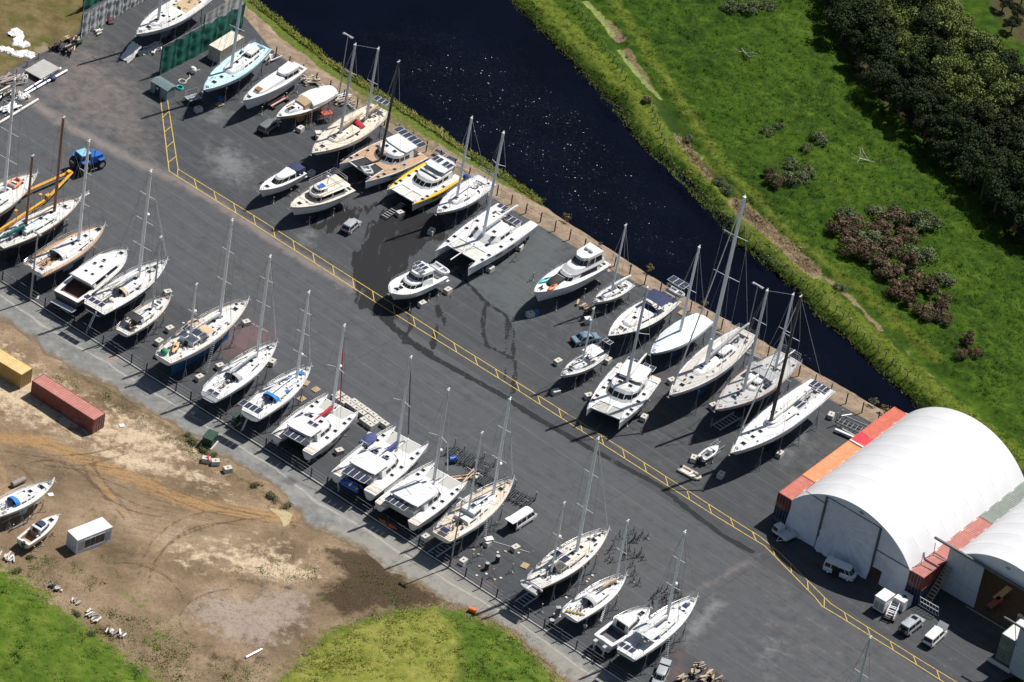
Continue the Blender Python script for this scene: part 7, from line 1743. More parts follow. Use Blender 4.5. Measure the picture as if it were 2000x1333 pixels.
for u in (2.2, 5.4):
 o = thing('steel_gutter_frame', 'bent steel rail frame standing on the container stack, %s' % ('front one' if u < 3 else 'rear one beside the beam'), 'steel frame', hw(u, v2 + .3, 5.2), HR)
 piece('rail', lambda m: m.path([(0, 0, 2.2), (.1, -.1, 0), (.2, -1.9, .05), (.8, -1.9, .05)], .06, 5), GALV, o)
hg2 = hangar('second white arched hangar with an open doorway showing a brown floor', 6.2, v2 + 2.44, HLEN, None)
PANM = M('blue_grey_wall_panel', (.42, .47, .52), .55, var=.05)
def panels(par, y0, y1, zt, name='wall_panel', x=-.2, nx=2, nz=3):
 for i in range(nx):
  for j in range(nz):
   a, b = lerp(y0, y1, i / nx), lerp(y0, y1, (i + 1) / nx); c, d = lerp(.03, zt, j / nz), lerp(.03, zt, (j + 1) / nz)
   piece(name, lambda m: m.bx(x - .08, x + .06, -b + .015, -a - .015, c + .015, d - .015), PANM, par, 0)
panels(hg2, 0.0, 6.0, 7.9, nx=2, nz=3)
panels(hg2, 16.6, SPAN, 7.2, nx=2, nz=2)
def gable2(m):
 ys = np.linspace(.3, SPAN - .3, 60)
 for y0, y1 in zip(ys, ys[1:]):
  if min(archz(y0), archz(y1)) > 7.9: m.quad((-.06, -y0, 7.9), (-.06, -y1, 7.9), (-.06, -y1, archz(y1)), (-.06, -y0, archz(y0)))
piece('gable_fabric', gable2, CURT, hg2, 0)
piece('vent', lambda m: m.ell((-.12, -9.5, 9.6), (.05, .45, .22), 0, 10, 5), CANV_G, hg2)
piece('door_track', lambda m: m.box((-.55, -(SPAN / 2 - 1.3), 8.05), (.3, SPAN + 2.6, .32)), M('dark_steel_post'), hg2, 0)
piece('hangar_floor', lambda m: m.bx(.0, HLEN - .3, -SPAN + .1, -.1, .03, .05), M('brown_hangar_floor'), hg2, 0)
piece('floor_track', lambda m: m.bx(-.9, -.7, -17, -5, .01, .09), TIMBG, hg2, 0)
piece('inner_sheet', lambda m: m.loft([[(2.0 + .4 * math.sin(j * 1.3), -15.9 + .5 * i + .3 * math.sin(j), .1 + 1.1 * j) for j in range(6)] for i in range(-3, 1)], 0, False, False), M('dusty_clear_sheet', (.35, .32, .28), .5), hg2)
for x, y, l, s in ((2.0, 8.0, 'red brown trestle just inside the second hangar doorway', 1.0), (4.6, 7.6, 'timber topped trestle further inside the second hangar', 1.2)):
 p = hw(6.2 + x, v2 + 2.44 + y); o = thing('trestle', l, 'trestle', p, HR)
 piece('top', lambda m: m.bx(-1.6 * s, 1.6 * s, -.5, .5, 1.0, 1.12), TIMB if s > 1 else C_BROWN, o, 0)
 for sx in (-1, 1):
  for sy in (-1, 1): piece('leg', lambda m: m.tube((sx * 1.3 * s, sy * .6, 0), (sx * 1.2 * s, sy * .35, 1.05), .07, 5), C_BROWN, o)
for x, y, l in ((2.0, 12.3, 'pale cylinder standing on the second hangar floor'), (.8, 14.9, 'dark drum at the edge of the second hangar doorway')):
 o = thing('drum', l, 'drum', hw(6.2 + x, v2 + 2.44 + y), 0)
 piece('body', lambda m: m.tube((0, 0, .05), (0, 0, 1.3), .38, 12), CANV_G if x > 1 else BLUEP, o); piece('lid', lambda m: m.tube((0, 0, 1.3), (0, 0, 1.36), .4, 12), OFFW, o)
c0 = np.array(at(1957, 1322, 0)[:2]); q0 = c0 - O_; u3, v3 = q0 @ uh, q0 @ vh
c0 = np.array(at(1942, 1292, 0)[:2]); q0 = c0 - O_; u3, v3 = float(q0 @ uh), float(q0 @ vh)
container('grey green container standing end on beside the second hangar doorway', hw(u3 + 3.03, v3 + 1.22), HR + math.pi, C_GRN, 6.03, doors=1, z=0)
container('white topped container stacked on the grey green one in the corner', hw(u3 + 3.03, v3 + 1.22), HR + math.pi, C_GRN, 6.03, roof=WHITE, doors=1, z=2.6)
o = thing('storage_shed', 'blue grey panelled shed wall filling the lower right corner', 'shed', hw(u3 - .3, v3 + 2.6), HR)
for i in range(3):
 for j in range(4): piece('wall_panel', lambda m: m.bx(-.08, .08, -3.2 * (i + 1) + .02, -3.2 * i - .02, .02 + 2.1 * j, 2.1 * (j + 1) - .02), PANM, o, 0)
piece('side_wall', lambda m: m.bx(.1, 9, -9.6, -9.4, 0, 8.4), PANM, o, 0)
piece('roof', lambda m: m.bx(.1, 9, -9.4, -.1, 8.2, 8.4), FAB, o, 0)
piece('top_beam', lambda m: m.box((-.25, -3.6, 8.5), (.22, 12.6, .28)), M('dark_steel_post'), o, 0)
piece('brace', lambda m: m.tube((-.25, .8, 8.4), (-.1, -.2, 4.8), .06, 5), GALV, o)
o = thing('concrete_kerb_pipe', 'thick grey pipe lying at the foot of the grey green container', 'pipe', hw(u3 - .6, v3 - .2, .35), HR + math.pi / 2)
piece('pipe', lambda m: m.tube((-3.2, 0, 0), (.5, 0, 0), .34, 12), CONC, o)
# ---- fences
def posts_on(px, n):
 C = curve_n(px, 0, n); return C
def fence(name, label, px, n, h, post_mat, rr, wires, pipe=None, z=0.0, pr=.07, wr=.014):
 C = curve_n(px, 0, n); c = C.mean(0)
 o = thing(name, label, 'fence', (c[0], c[1], z))
 pm = None
 for x, y in C:
  if pm is None:
   b = MB(); b.tube((0, 0, -.2), (0, 0, h), pr, 6); pp = b.build('post', post_mat, o, 38, (x - c[0], y - c[1], 0)); pm = pp
  else:
   q = pm.copy(); COL.objects.link(q); q.parent = o; q.location = (x - c[0], y - c[1], rr.uniform(-.15, .1)); q.rotation_euler = (rr.uniform(-.03, .03), rr.uniform(-.03, .03), rr.uniform(0, 3))
 for hh in wires: piece('wire', lambda m: m.path([(x - c[0], y - c[1], hh) for x, y in C], wr, 3), WIRE, o)
 if pipe:
  piece('bottom_pipe', lambda m: m.path([(x - c[0], y - c[1] - .1, pipe) for x, y in C], .085, 6), M('pale_pipe', (.60, .58, .54), .5), o)
 return o
rr = random.Random(3)
fence('wire_fence', 'dark timber post fence along the clay bank of the canal', [(538, 112), (820, 289), (1105, 465), (1401, 639), (1714, 825)], 42, 1.95, POSTM, rr, (.5, 1.1, 1.7), pr=.10)
fence('wire_fence', 'timber post fence with a pale bottom pipe along the gravel road', [(4, 550), (121, 625), (269, 720), (421, 816), (571, 911), (786, 1050), (910, 1131), (1136, 1279), (1250, 1354)], 43, 2.0, POSTM, rr, (.7, 1.25, 1.9), .14, pr=.10)
def small_fence(label, px, n):
 C = curve_n(px, 0, n); c = C.mean(0); zz = melev(C)
 o = thing('farm_fence', label, 'fence', (c[0], c[1], 0))
 pm = None
 for (x, y), z in zip(C, zz):
  if pm is None: b = MB(); b.tube((0, 0, -.4), (0, 0, 1.2), .09, 5); pm = b.build('post', TIMBG, o, 38, (x - c[0], y - c[1], z))
  else: q = pm.copy(); COL.objects.link(q); q.parent = o; q.location = (x - c[0], y - c[1], z)
 piece('wire', lambda m: m.path([(x - c[0], y - c[1], z + 1.0) for (x, y), z in zip(C, zz)], .012, 3), WIRE, o)
small_fence('farm fence running between the drain and the canal above the causeway', [(1108, -8), (1150, 55), (1200, 125), (1222, 155)], 16)
small_fence('farm fence along the canal bank below the causeway', [(1270, 205), (1300, 290), (1335, 345), (1390, 395), (1445, 440), (1500, 500), (1565, 548), (1640, 615), (1710, 680), (1800, 762)], 46)
small_fence('short fence of wooden posts along the dry grass corner', [(-10, 178), (12, 168), (38, 140), (62, 124), (90, 106), (118, 85)], 7)
def lamp(label, base, tipy, T=True, r=.09, mat=None):
 p = at(*base, 0); h = rise((p[0], p[1], 0), tipy); o = thing('lamp_post', label, 'lamp post', (p[0], p[1], 0), HR)
 piece('column', lambda m: m.tube((0, 0, 0), (0, 0, h), r, 8, 0, r * .7), mat or GALV, o)
 piece('lamp_head', lambda m: (m.box((0, 0, h + .05), (.25, 1.9 if T else 1.1, .14)), m.box((0, -.75 if T else -.4, h), (.45, .5, .12)), m.box((0, .75 if T else .4, h), (.45, .5, .12))), GALV, o, 0)
lamp('lamp post with a T shaped head behind the cream ketch', (661, 192), 70)
lamp('lamp post with a T shaped head behind the largest white sloop', (1461, 645), 558)
lamp('thick grey lamp post at the fence by the white motor yacht', (59, 588), 457, False, .15)
lamp('lamp post at the fence by the teak decked ketch', (879, 1108), 977, False, .12)
# ---- screens and shed, upper left
def screen(name, label, a, b, h, mat, n=6, sag=.25, top=None, posts=None, amp=.12, seed=0, cat='screen'):
 A, B = at(*a)[:2], at(*b)[:2]; L = float(np.hypot(*(B - A))); rz = math.atan2(B[1] - A[1], B[0] - A[0])
 o = thing(name, label, cat, (A[0], A[1], 0), rz)
 for i in range(n):
  x0, x1 = L * i / n, L * (i + 1) / n
  def fn(m):
   R = []
   for k in range(13):
    f = k / 12; x = lerp(x0, x1, f); dz = sag * math.sin(math.pi * f)
    R.append([(x, .06 * math.sin(f * math.pi * 3) + amp * (vnoise(np.array([x * 1.3 + seed]), np.array([j * .9]))[0] - .5) + amp * .25 * math.sin(j * 1.1 + math.sin(math.pi * f) * 2.2 + i), lerp(.05, h - dz, j / 14)) for j in range(15)])
   m.loft(R, 0, False, False); m.loft([[(a_, b_ + .03, c_) for a_, b_, c_ in r_] for r_ in R[::-1]], 0, False, False)
  piece('panel', fn, mat, o, 60)
 for i in range(n + 1): piece('post', lambda m: m.tube((L * i / n, .15, 0), (L * i / n, .15, h + .15), .09, 6), posts or POSTM, o)
 piece('top_rail', lambda m: m.tube((0, .1, h), (L, .1, h), .04, 5), GALV, o)
 return o
NET = M('green_shade_netting', (.012, .135, .095), .8, var=.25, vs=.9, dirt=((.004, .05, .035), .6))
screen('netting_screen', 'tall green shade netting on posts between two boats', (312, 148), (472, 62), 5.6, NET, 6, .45, seed=2)
screen('netting_screen', 'green netting screen beyond the silver tarpaulin screen, cut by the top edge', (162, 24), (215, -8), 4.5, NET, 2, .2, seed=4)
screen('tarpaulin_screen', 'silver grey tarpaulin screen in tied panels behind the stripped yacht', (158, 74), (300, -8), 4.4, M('silver_tarpaulin', (.48, .49, .47), .5, var=.1, vs=.8), 9, .12, seed=7)
screen('wall_screen', 'grey white sheeted wall closing the netting bay beside the stripped yacht', (398, 62), (470, 18), 3.2, M('silver_tarpaulin'), 3, .05, seed=9, amp=.03)
p = at(317, 184); rzs = hdg((300, 176), (333, 196))
o = thing('garden_shed', 'small grey steel shed with a green corrugated roof and dark door', 'shed', (p[0], p[1], 0), rzs)
piece('wall', lambda m: m.prism([(-1.75, -1.0), (1.75, -1.0), (1.75, 1.0), (-1.75, 1.0)], 0, 2.0), M('grey_green_steel', (.22, .27, .28), .5, var=.08), o, 0)
def sroof(m):
 R = []
 for i in range(41):
  x = -1.85 + 3.7 * i / 40; R.append([(x, -1.12, 2.0 + .03 * (i % 2)), (x, 0, 2.32 + .03 * (i % 2)), (x, 1.12, 2.0 + .03 * (i % 2))][::-1])
 m.loft(R, 0, False, False); m.loft([[(a, b, c - .06) for a, b, c in r_] for r_ in R[::-1]], 0, False, False)
piece('roof', sroof, M('green_grey_roofing', (.10, .16, .17), .4, var=.1), o, 20)
piece('gable', lambda m: [m.add([(x, -1.0, 2.0), (x, 1.0, 2.0), (x, 0, 2.3)], [(0, 1, 2)]) for x in (-1.74, 1.74)], M('grey_green_steel'), o, 0)
for x0, x1 in ((-.75, .15),): piece('door', lambda m: m.bx(x0, x1 + .1, -1.05, -.99, .05, 1.85), M('dark_blue_door', (.015, .03, .05), .5), o, 0)
piece('notice', lambda m: m.bx(-.5, -.1, -1.08, -1.045, 1.2, 1.55), WHITE, o, 0)
# ================================================================== VEHICLES
def wheel_at(par, x, y, r, w, mat=None, rimc=None):
 t = piece('wheel', lambda m: m.torus((x, y, r), r * .74, r * .27, 0, 16, 6, 'Y'), RUBB, par)
 piece('rim', lambda m: m.tube((x, y - w * .42, r), (x, y + w * .42, r), r * .58, 12), rimc or ALU, t)
def car(label, c, head, kind, paint, cat='car', tail=False, hood=False, slide=False, name=None, spare=False, rack=False, z=0):
 D = dict(hatch=(4.1, 1.74, 1.46, .30, .95), wagon=(4.6, 1.76, 1.45, .28, 1.0), sedan=(4.6, 1.78, 1.42, .30, .80), suv=(4.7, 1.88, 1.85, .26, 1.0), van=(4.9, 1.88, 1.95, .14, 1.0), mpv=(4.7, 1.84, 1.72, .20, 1.0))
 L, Wd, H, hd, _ = D[kind]
 p = at(*c); rz = hdg(*head)
 o = thing(name or ('van' if kind in ('van', 'mpv') else 'parked_car'), label, cat, (p[0], p[1], z), rz)
 belt = {'van': 1.05, 'suv': 1.08, 'mpv': 1.0}.get(kind, .88); bz = .28 if kind != 'suv' else .42
 x0, x1 = -L / 2, L / 2; hx = x1 - L * hd
 bm = {'van': .98, 'suv': 1.02, 'mpv': .95}.get(kind, .80)
 S = [(x0, .84, .5, belt - .12), (x0 + .12, .95, bz, belt), (x0 + .8, 1.0, bz, belt + .02), (0, 1.0, bz, belt + .02), (hx, 1.0, bz, belt), (hx + .25, .98, bz, belt - .05), (x1 - .35, .93, bz, bm - .08), (x1 - .06, .82, bz + .05, bm - .22), (x1, .70, bz + .15, bm - .35)]
 def fn(m):
  R = [[(x, -w * Wd / 2 * .94, a), (x, -w * Wd / 2, a + .18), (x, -w * Wd / 2, b - .14), (x, -w * Wd / 2 * .90, b), (x, -w * Wd / 2 * .4, b + .025), (x, w * Wd / 2 * .4, b + .025), (x, w * Wd / 2 * .90, b), (x, w * Wd / 2, b - .14), (x, w * Wd / 2, a + .18), (x, w * Wd / 2 * .94, a)] for x, w, a, b in S]
  m.loft(R)
 piece('body', fn, paint, o, 35)
 w0 = Wd / 2 * .93; ra = {'van': .08, 'wagon': .25, 'suv': .12, 'mpv': .2, 'hatch': .55, 'sedan': .75}[kind]; rf = {'van': .65, 'suv': .6, 'mpv': .85}.get(kind, .75)
 xa = x0 + (.06 if kind != 'sedan' else .75); xb = hx + .35
 foot = [(xa, -w0), (lerp(xa, xb, .5), -w0), (xb - .2, -w0 * .96), (xb, -w0 * .55), (xb, w0 * .55), (xb - .2, w0 * .96), (lerp(xa, xb, .5), w0), (xa, w0)]
 k = .82
 top = [(xa + ra, -w0 * k), (lerp(xa, xb, .5), -w0 * k), (xb - .2 - rf, -w0 * k), (xb - rf * .9, -w0 * .5), (xb - rf * .9, w0 * .5), (xb - .2 - rf, w0 * k), (lerp(xa, xb, .5), w0 * k), (xa + ra, w0 * k)]
 wn = {0: [(.08, .46), (.52, .95)], 1: [(.08, .6), (.66, .95)], 2: [(.1, .9)], 3: [(.02, .98)], 4: [(.1, .9)], 5: [(.05, .34), (.4, .92)], 6: [(.05, .48), (.54, .92)], 7: [(.08, .92)]}
 if tail: wn.pop(7)
 house(o, 'cabin', foot, top, belt - .02, H, paint, wn, (.12, .92), crown=.03)
 r = .33 if kind != 'suv' else .39
 for sx in (x0 + L * .19, x1 - L * .18):
  for sy in (-1, 1): wheel_at(o, sx, sy * (Wd / 2 - .10), r, .22)
 for sy in (-1, 1):
  piece('headlight', lambda m: m.box((x1 - .1, sy * Wd * .33, bm - .25), (.2, .36, .16)), STEEL, o, 0)
  piece('tail_light', lambda m: m.box((x0 + .03, sy * Wd * .42, belt - .12), (.12, .16, .3)), REDP, o, 0)
  piece('mirror', lambda m: m.box((hx + .1, sy * (Wd / 2 + .08), belt + .1), (.12, .2, .14)), paint, o, 0)
 piece('bumper', lambda m: (m.box((x0 + .02, 0, .5), (.14, Wd * .86, .2))), BLACK, o, 0)
 if tail:
  piece('tailgate', lambda m: m.box((xa - .45, 0, H - .02), (1.1, Wd * .84, .07), 0, 0, 0, .10), paint, o, 0)
  piece('boot_opening', lambda m: m.bx(x0 - .01, x0 + .12, -Wd * .38, Wd * .38, .62, H - .2), BLACK, o, 0)
 if hood: piece('bonnet', lambda m: m.box((hx + .55, 0, belt + .42), (1.1, Wd * .84, .06), 0, 0, 0, -.85), paint, o, 0); piece('engine_bay', lambda m: m.bx(hx + .3, x1 - .3, -Wd * .38, Wd * .38, belt - .12, belt + .0), BLACK, o, 0)
 if slide: piece('open_side_door', lambda m: m.bx(-.9, .25, -Wd / 2 - .02, -Wd / 2 + .05, .35, H - .25), BLACK, o, 0)
 if spare: t = piece('spare_wheel', lambda m: m.torus((x0 - .12, 0, .95), .27, .11, 0, 14, 6, 'X'), RUBB, o)
 if rack: piece('sunroof', lambda m: m.bx(-.1, .7, -.45, .45, H + .005, H + .03), GLASS, o, 0); [piece('roof_rail', lambda m: m.tube((-1.6, sy * .62, H + .03), (.8, sy * .62, H + .03), .03, 4), BLACK, o) for sy in (-1, 1)]
 return o
def P_(n, c, ro=.25, me=.3): return M(n, c, ro, me, var=.06)
CW = M('white_car_paint', (.70, .70, .70), .25, var=.03); CS = P_('silver_car_paint', (.45, .48, .50)); CG = P_('grey_car_paint', (.20, .215, .225)); CB = P_('pale_blue_car_paint', (.20, .30, .38))
car('grey station wagon parked by the tan hulled boat', (525, 252), ((515, 259), (540, 242)), 'wagon', CG)
car('silver hatchback parked on the wet asphalt below the trawler yacht', (685, 447), ((676, 454), (696, 437)), 'hatch', CS)
car('pale blue saloon car parked beside the navy cutter bow', (1143, 667), ((1130, 670), (1156, 664)), 'sedan', CB)
car('white van with its tailgate raised next to the teak decked ketch', (1019, 1021), ((1004, 1030), (1035, 1010)), 'van', CW, 'van', tail=True)
car('white van with its side door open in the hangar shade', (1639, 1122), ((1617, 1112), (1662, 1131)), 'van', CW, 'van', slide=True)
car('silver off road car with a rear spare wheel near the compressor truck', (1779, 1228), ((1765, 1238), (1793, 1216)), 'suv', CS, spare=True, rack=True)
car('white people carrier with its bonnet raised in front of the second hangar', (1824, 1250), ((1810, 1262), (1838, 1236)), 'mpv', CW, 'people carrier', hood=True)
car('silver hatchback with its tailgate up below the lowest sloop', (1288, 1328), ((1296, 1310), (1284, 1336)), 'hatch', CS, tail=True)
p = at(167, 330); ra = hdg((140, 338), (196, 318))
o = thing('tractor', 'blue tractor hitched to the yellow boat trailer', 'tractor', (p[0], p[1], 0), ra)
BLT = M('blue_tractor_paint', (.02, .11, .40), .4, var=.12); 
piece('body', lambda m: (m.bx(-1.6, .3, -.55, .55, .8, 1.5), m.bx(.2, 2.3, -.5, .5, .85, 1.75, 0, (.08, .06))), BLT, o, 30)
house(o, 'cab', [(-1.5, -.8), (.3, -.75), (.3, .75), (-1.5, .8)], [(-1.35, -.7), (.1, -.66), (.1, .66), (-1.35, .7)], 1.45, 2.75, BLT, {0: [(.06, .94)], 1: [(.06, .94)], 2: [(.06, .94)], 3: [(.06, .94)]}, (.05, .92), roof=M('pale_blue_cab_roof', (.22, .48, .70), .4))
for x, r, w, y in ((-.95, .95, .62, 1.0), (1.65, .72, .5, .95)):
 for sy in (-1, 1):
  t = piece('wheel', lambda m: m.torus((x, sy * y, r), r * .68, r * .32, 0, 18, 6, 'Y'), RUBB, o); piece('rim', lambda m: m.tube((x, sy * (y - .16), r), (x, sy * (y + .20), r), r * .5, 12), M('pale_rim', (.6, .6, .58), .5), t)
  piece('mudguard', lambda m: m.box((x, sy * y, r * 2 + .05), (r * 1.2, w, .08)), BLT, o, 0)
piece('exhaust', lambda m: m.tube((.9, -.4, 1.7), (.9, -.4, 2.7), .05, 6), BLACK, o)
o.scale = (1.25, 1.25, 1.25)
piece('loader', lambda m: (m.box((-2.0, .2, 1.3), (.5, .7, .8)), m.box((2.5, 0, .9), (.4, 1.0, .4))), RUST, o, 0)
YT = M('yellow_trailer_paint', (.68, .33, .03), .5, var=.15, dirt=((.15, .09, .05), .5))
a_, b_ = at(139, 338, 1.0), at(-60, 470, .9); ln = float(np.hypot(*(b_ - a_)[:2])); rt = math.atan2((a_ - b_)[1], (a_ - b_)[0]); c_ = (a_ + b_) / 2
o = thing('boat_trailer', 'yellow hydraulic boat trailer carrying the sloop by the tractor', 'boat trailer', (c_[0], c_[1], 0), rt)
for sy in (-1, 1):
 piece('side_beam', lambda m: (m.box((-3.4, sy * 1.7, .95), (ln - 9.6, .35, .5)), m.tube((ln / 2 - 8.2, sy * 1.7, 1.0), (ln / 2, sy * .15, 1.15), .24, 6)), YT, o, 0)
 for x in (-5.5, -4.1): wheel_at(o, x, sy * 2.1, .48, .4)
 for x in (-3, 0, 3): piece('hull_pad', lambda m: (m.tube((x, sy * 1.65, 1.1), (x + .2, sy * 1.2, 2.1), .09, 6), m.box((x + .2, sy * 1.15, 2.15), (.5, .4, .12))), YT, o)
piece('rear_beam', lambda m: m.box((-ln / 2 + 1.2, 0, .6), (.4, 3.6, .4)), YT, o, 0)
piece('hitch_box', lambda m: (m.box((ln / 2 - .6, 0, 1.35), (.7, .6, .6)), m.box((ln / 2 - 8.0, -1.7, 1.45), (.8, .6, .6))), YT, o, 0)
def machine(label, c, rz, parts, cat, name):
 p = at(*c); o = thing(name, label, cat, (p[0], p[1], 0), rz)
 for n, f, m in parts: piece(n, f, m, o, 30)
 return o
machine('white box bodied compressor unit in front of the container stack', (1722, 1190), HR + math.pi, [('cabinet', lambda m: m.bx(-1.2, 1.2, -.9, .9, .4, 2.6), WHITE), ('door', lambda m: [m.bx(1.2, 1.23, y, y + .7, .7, 1.9) for y in (-.75, .1)], CANV_G), ('roof', lambda m: m.bx(-1.25, 1.25, -.95, .95, 2.6, 2.68), WHITE), ('skid', lambda m: [m.bx(-1.3, 1.3, y, y + .2, 0, .4) for y in (-.8, .6)], RUST)], 'compressor', 'compressor')
def scissor(m):
 for i in range(5):
  for sy in (-.6, .6): m.tube((-1.6, sy, .5 + i * .32), (1.6, sy, .5 + ((i + 1) % 5) * .32), .05, 5)
 for i in range(7): m.bx(-1.7 + i * .5, -1.55 + i * .5, -.75, .75, 1.0 + .12 * (i % 2), 1.12 + .12 * (i % 2))
machine('white steel cradle folded beside the compressor unit', (1742, 1200), HR + .3, [('lattice', scissor, WHITE2), ('base', lambda m: m.bx(-1.8, 1.8, -.9, .9, .25, .4), RUST)], 'cradle', 'folded_cradle')
machine('white generator box with a round black fan on its roof', (1760, 1186), HR + math.pi, [('cabinet', lambda m: m.bx(-1.2, 1.2, -.9, .9, .2, 2.0), WHITE), ('fan', lambda m: m.tube((0, .1, 2.0), (0, .1, 2.08), .35, 14), BLACK)], 'generator', 'generator')
machine('white cabbed work platform in the shade of the hangar corner', (1519, 1042), HR - .2, [('cab', lambda m: m.bx(-.8, .8, -.6, .6, .4, 1.6, 0, (.15, .1)), WHITE), ('window', lambda m: m.bx(-.85, -.7, -.4, .4, .9, 1.4), GLASS), ('chassis', lambda m: m.bx(-.9, .9, -.5, .5, .2, .4), BLACK)], 'work platform', 'work_platform')
machine('small white trailer with an open tray beside the hangar curtain', (1537, 1052), HR - .2, [('tray', lambda m: [m.bx(-1.2, 1.2, -.8, .8, .5, .56), m.bx(-1.2, 1.2, -.85, -.8, .5, .9), m.bx(-1.2, 1.2, .8, .85, .5, .9), m.bx(1.15, 1.2, -.8, .8, .5, .9), m.bx(-1.2, -1.15, -.8, .8, .5, .9)], WHITE), ('drawbar', lambda m: (m.tube((-1.2, -.5, .5), (-2.2, 0, .45), .05, 5), m.tube((-1.2, .5, .5), (-2.2, 0, .45), .05, 5)), WHITE), ('wheel', lambda m: (m.torus((.2, -.95, .32), .22, .1, 0, 12, 5, 'Y'), m.torus((.2, .95, .32), .22, .1, 0, 12, 5, 'Y')), RUBB)], 'trailer', 'small_trailer')
machine('white steel gate frames leaning by the stairs between the hangars', (1820, 1192), HR + 1.3, [('frame', lambda m: [(m.tube((-1.5 + i * .5, i * .15, .05), (-1.5 + i * .5, .5 + i * .15, 1.9), .05, 5)) for i in range(7)] + [m.tube((-1.5, .1 + .4 * f, .05 + 1.8 * f), (1.5, 1.0 + .4 * f, .05 + 1.8 * f), .05, 5) for f in (0, .5, 1)], WHITE2)], 'gate', 'steel_gate')
o = thing('timber_stairs', 'pale timber stairs climbing the container stack between the hangars', 'stairs', hw(1.6, v2 + 2.5), HR)
for i in range(11): piece('tread', lambda m: m.bx(.2 + .36 * i, .58 + .36 * i, -1.15, -.05, .40 * i + .3, .40 * i + .37), TIMB, o, 0)
for y in (-1.12, -.08): piece('stringer', lambda m: m.tube((.2, y, .2), (4.2, y, 4.6), .08, 4), TIMBG, o)
# ================================================================== YARD FURNITURE
def label_near(px, z=0.0):
 p = at(*px, z); best = None
 for b in BOATS:
  c = b['o'].location; dx, dy = p[0] - c.x, p[1] - c.y; ca, sa = math.cos(b['a']), math.sin(b['a'])
  x, y = dx * ca + dy * sa, -dx * sa + dy * ca
  d = math.hypot(max(0, abs(x) - b['L'] / 2), max(0, abs(y) - b['B'] / 2))
  if best is None or d < best[0]: best = (d, b, x, y, dx)
 d, b, x, y, dx = best
 if x > b['L'] / 2 - .6: w = 'off the bow of'
 elif x < -b['L'] / 2 + .6: w = 'behind the stern of'
 elif x > b['L'] * .1: w = 'beside the bow half of' if abs(y) > .5 else 'under the bow of'
 elif x < -b['L'] * .1: w = 'beside the stern half of' if abs(y) > .5 else 'under the stern of'
 else: w = 'amidships of'
 return w + ' the ' + b['short'], x
BLOCKM = CONC
def block_fn(r):
 m = MB(); s = .58
 m.bx(-.62, .62, -.46, .46, 0, .74, 0, (.03, .03)); m.build('block', CONC, r, 0)
 b = MB(); b.torus((0, 0, .74), .12, .035, 0, 9, 4); b.box((0, 0, .74), (.2, .16, .02)); b.build('lifting_eye', RUST, r)
BK = Kind('concrete_block', 'concrete block', block_fn)
r = random.Random(21)
BQ = [(387, 218), (586, 256), (607, 343), (625, 272), (781, 421), (842, 456), (1014, 487), (957, 529), (874, 572), (824, 598), (1035, 618), (1089, 711), (1186, 708), (1085, 770), (1257, 820), (1311, 748), (1392, 797), (1149, 778), (1354, 900), (1407, 932), (1622, 816), (1522, 891), (327, 576), (331, 647), (310, 672), (480, 635), (310, 697), (389, 742), (429, 720), (531, 712), (662, 886), (721, 857), (830, 1054), (904, 1101), (1006, 1075), (952, 1065)]
BL = [label_near(q) for q in BQ]
for q, (rel, x) in zip(BQ, BL):
 same = [v for l, v in BL if l == rel]
 l = 'concrete block ' + rel + ('' if len(same) == 1 else ', nearer its bow' if x == max(same) else ', nearer its stern')
 BK.put(at(*q), HR + r.uniform(-.4, .4), l)
for i, (q, l) in enumerate([((402, 902), 'concrete block with a red strap on the road verge, left end of three'), ((420, 907), 'middle concrete block of the three on the gravel road verge'), ((444, 921), 'concrete block at the downhill end of the three on the road verge')]):
 BK.put(at(*q), .3 * i, l)
o = thing('red_strap', 'red strap draped over the concrete block on the road verge', 'strap', at(402, 902, .0) + np.array([0, 0, .745]), .2); piece('webbing', lambda m: m.bx(.1, .4, -.5, .5, -.3, .03), REDP, o, 0)
ra_ = hdg((680, 772), (736, 812)); k0 = at(655, 781)
for i, (a_, b_) in enumerate([(0, 0), (0, 1), (1.1, 0), (1.1, 1), (2, .5), (2, 1.5), (3, .5), (3, 1.5), (4, 1.5), (5, 1.5), (4, .45), (5.1, .4), (5.1, -.6), (6, 1.4), (6.05, .4), (6.1, -.6), (7, 1.4)]):
 x, y = a_ * 1.27, b_ * .98
 BK.put((k0[0] + x * math.cos(ra_) - y * math.sin(ra_), k0[1] + x * math.sin(ra_) + y * math.cos(ra_), 0), ra_ + r.uniform(-.05, .05), 'concrete block in the tight raft of blocks beside the red covered catamaran', 'raft of concrete blocks by the red covered catamaran')
def stand_fn(rt):
 m = MB()
 m.tube((0, 0, .25), (0, 0, 1.5), .05, 5); m.box((0, 0, 1.52), (.2, .2, .06), 1)
 for k in range(3):
  a = 2 * math.pi * k / 3; e = (.55 * math.cos(a), .55 * math.sin(a), .03); m.tube((0, 0, .95), e, .032, 4); m.tube(e, (0, 0, .3), .025, 4)
 m.build('tripod', [GALV, M('worn_wood_pad', (.34, .22, .13), .7)], rt)
ST = Kind('boat_stand', 'boat stand', stand_fn)
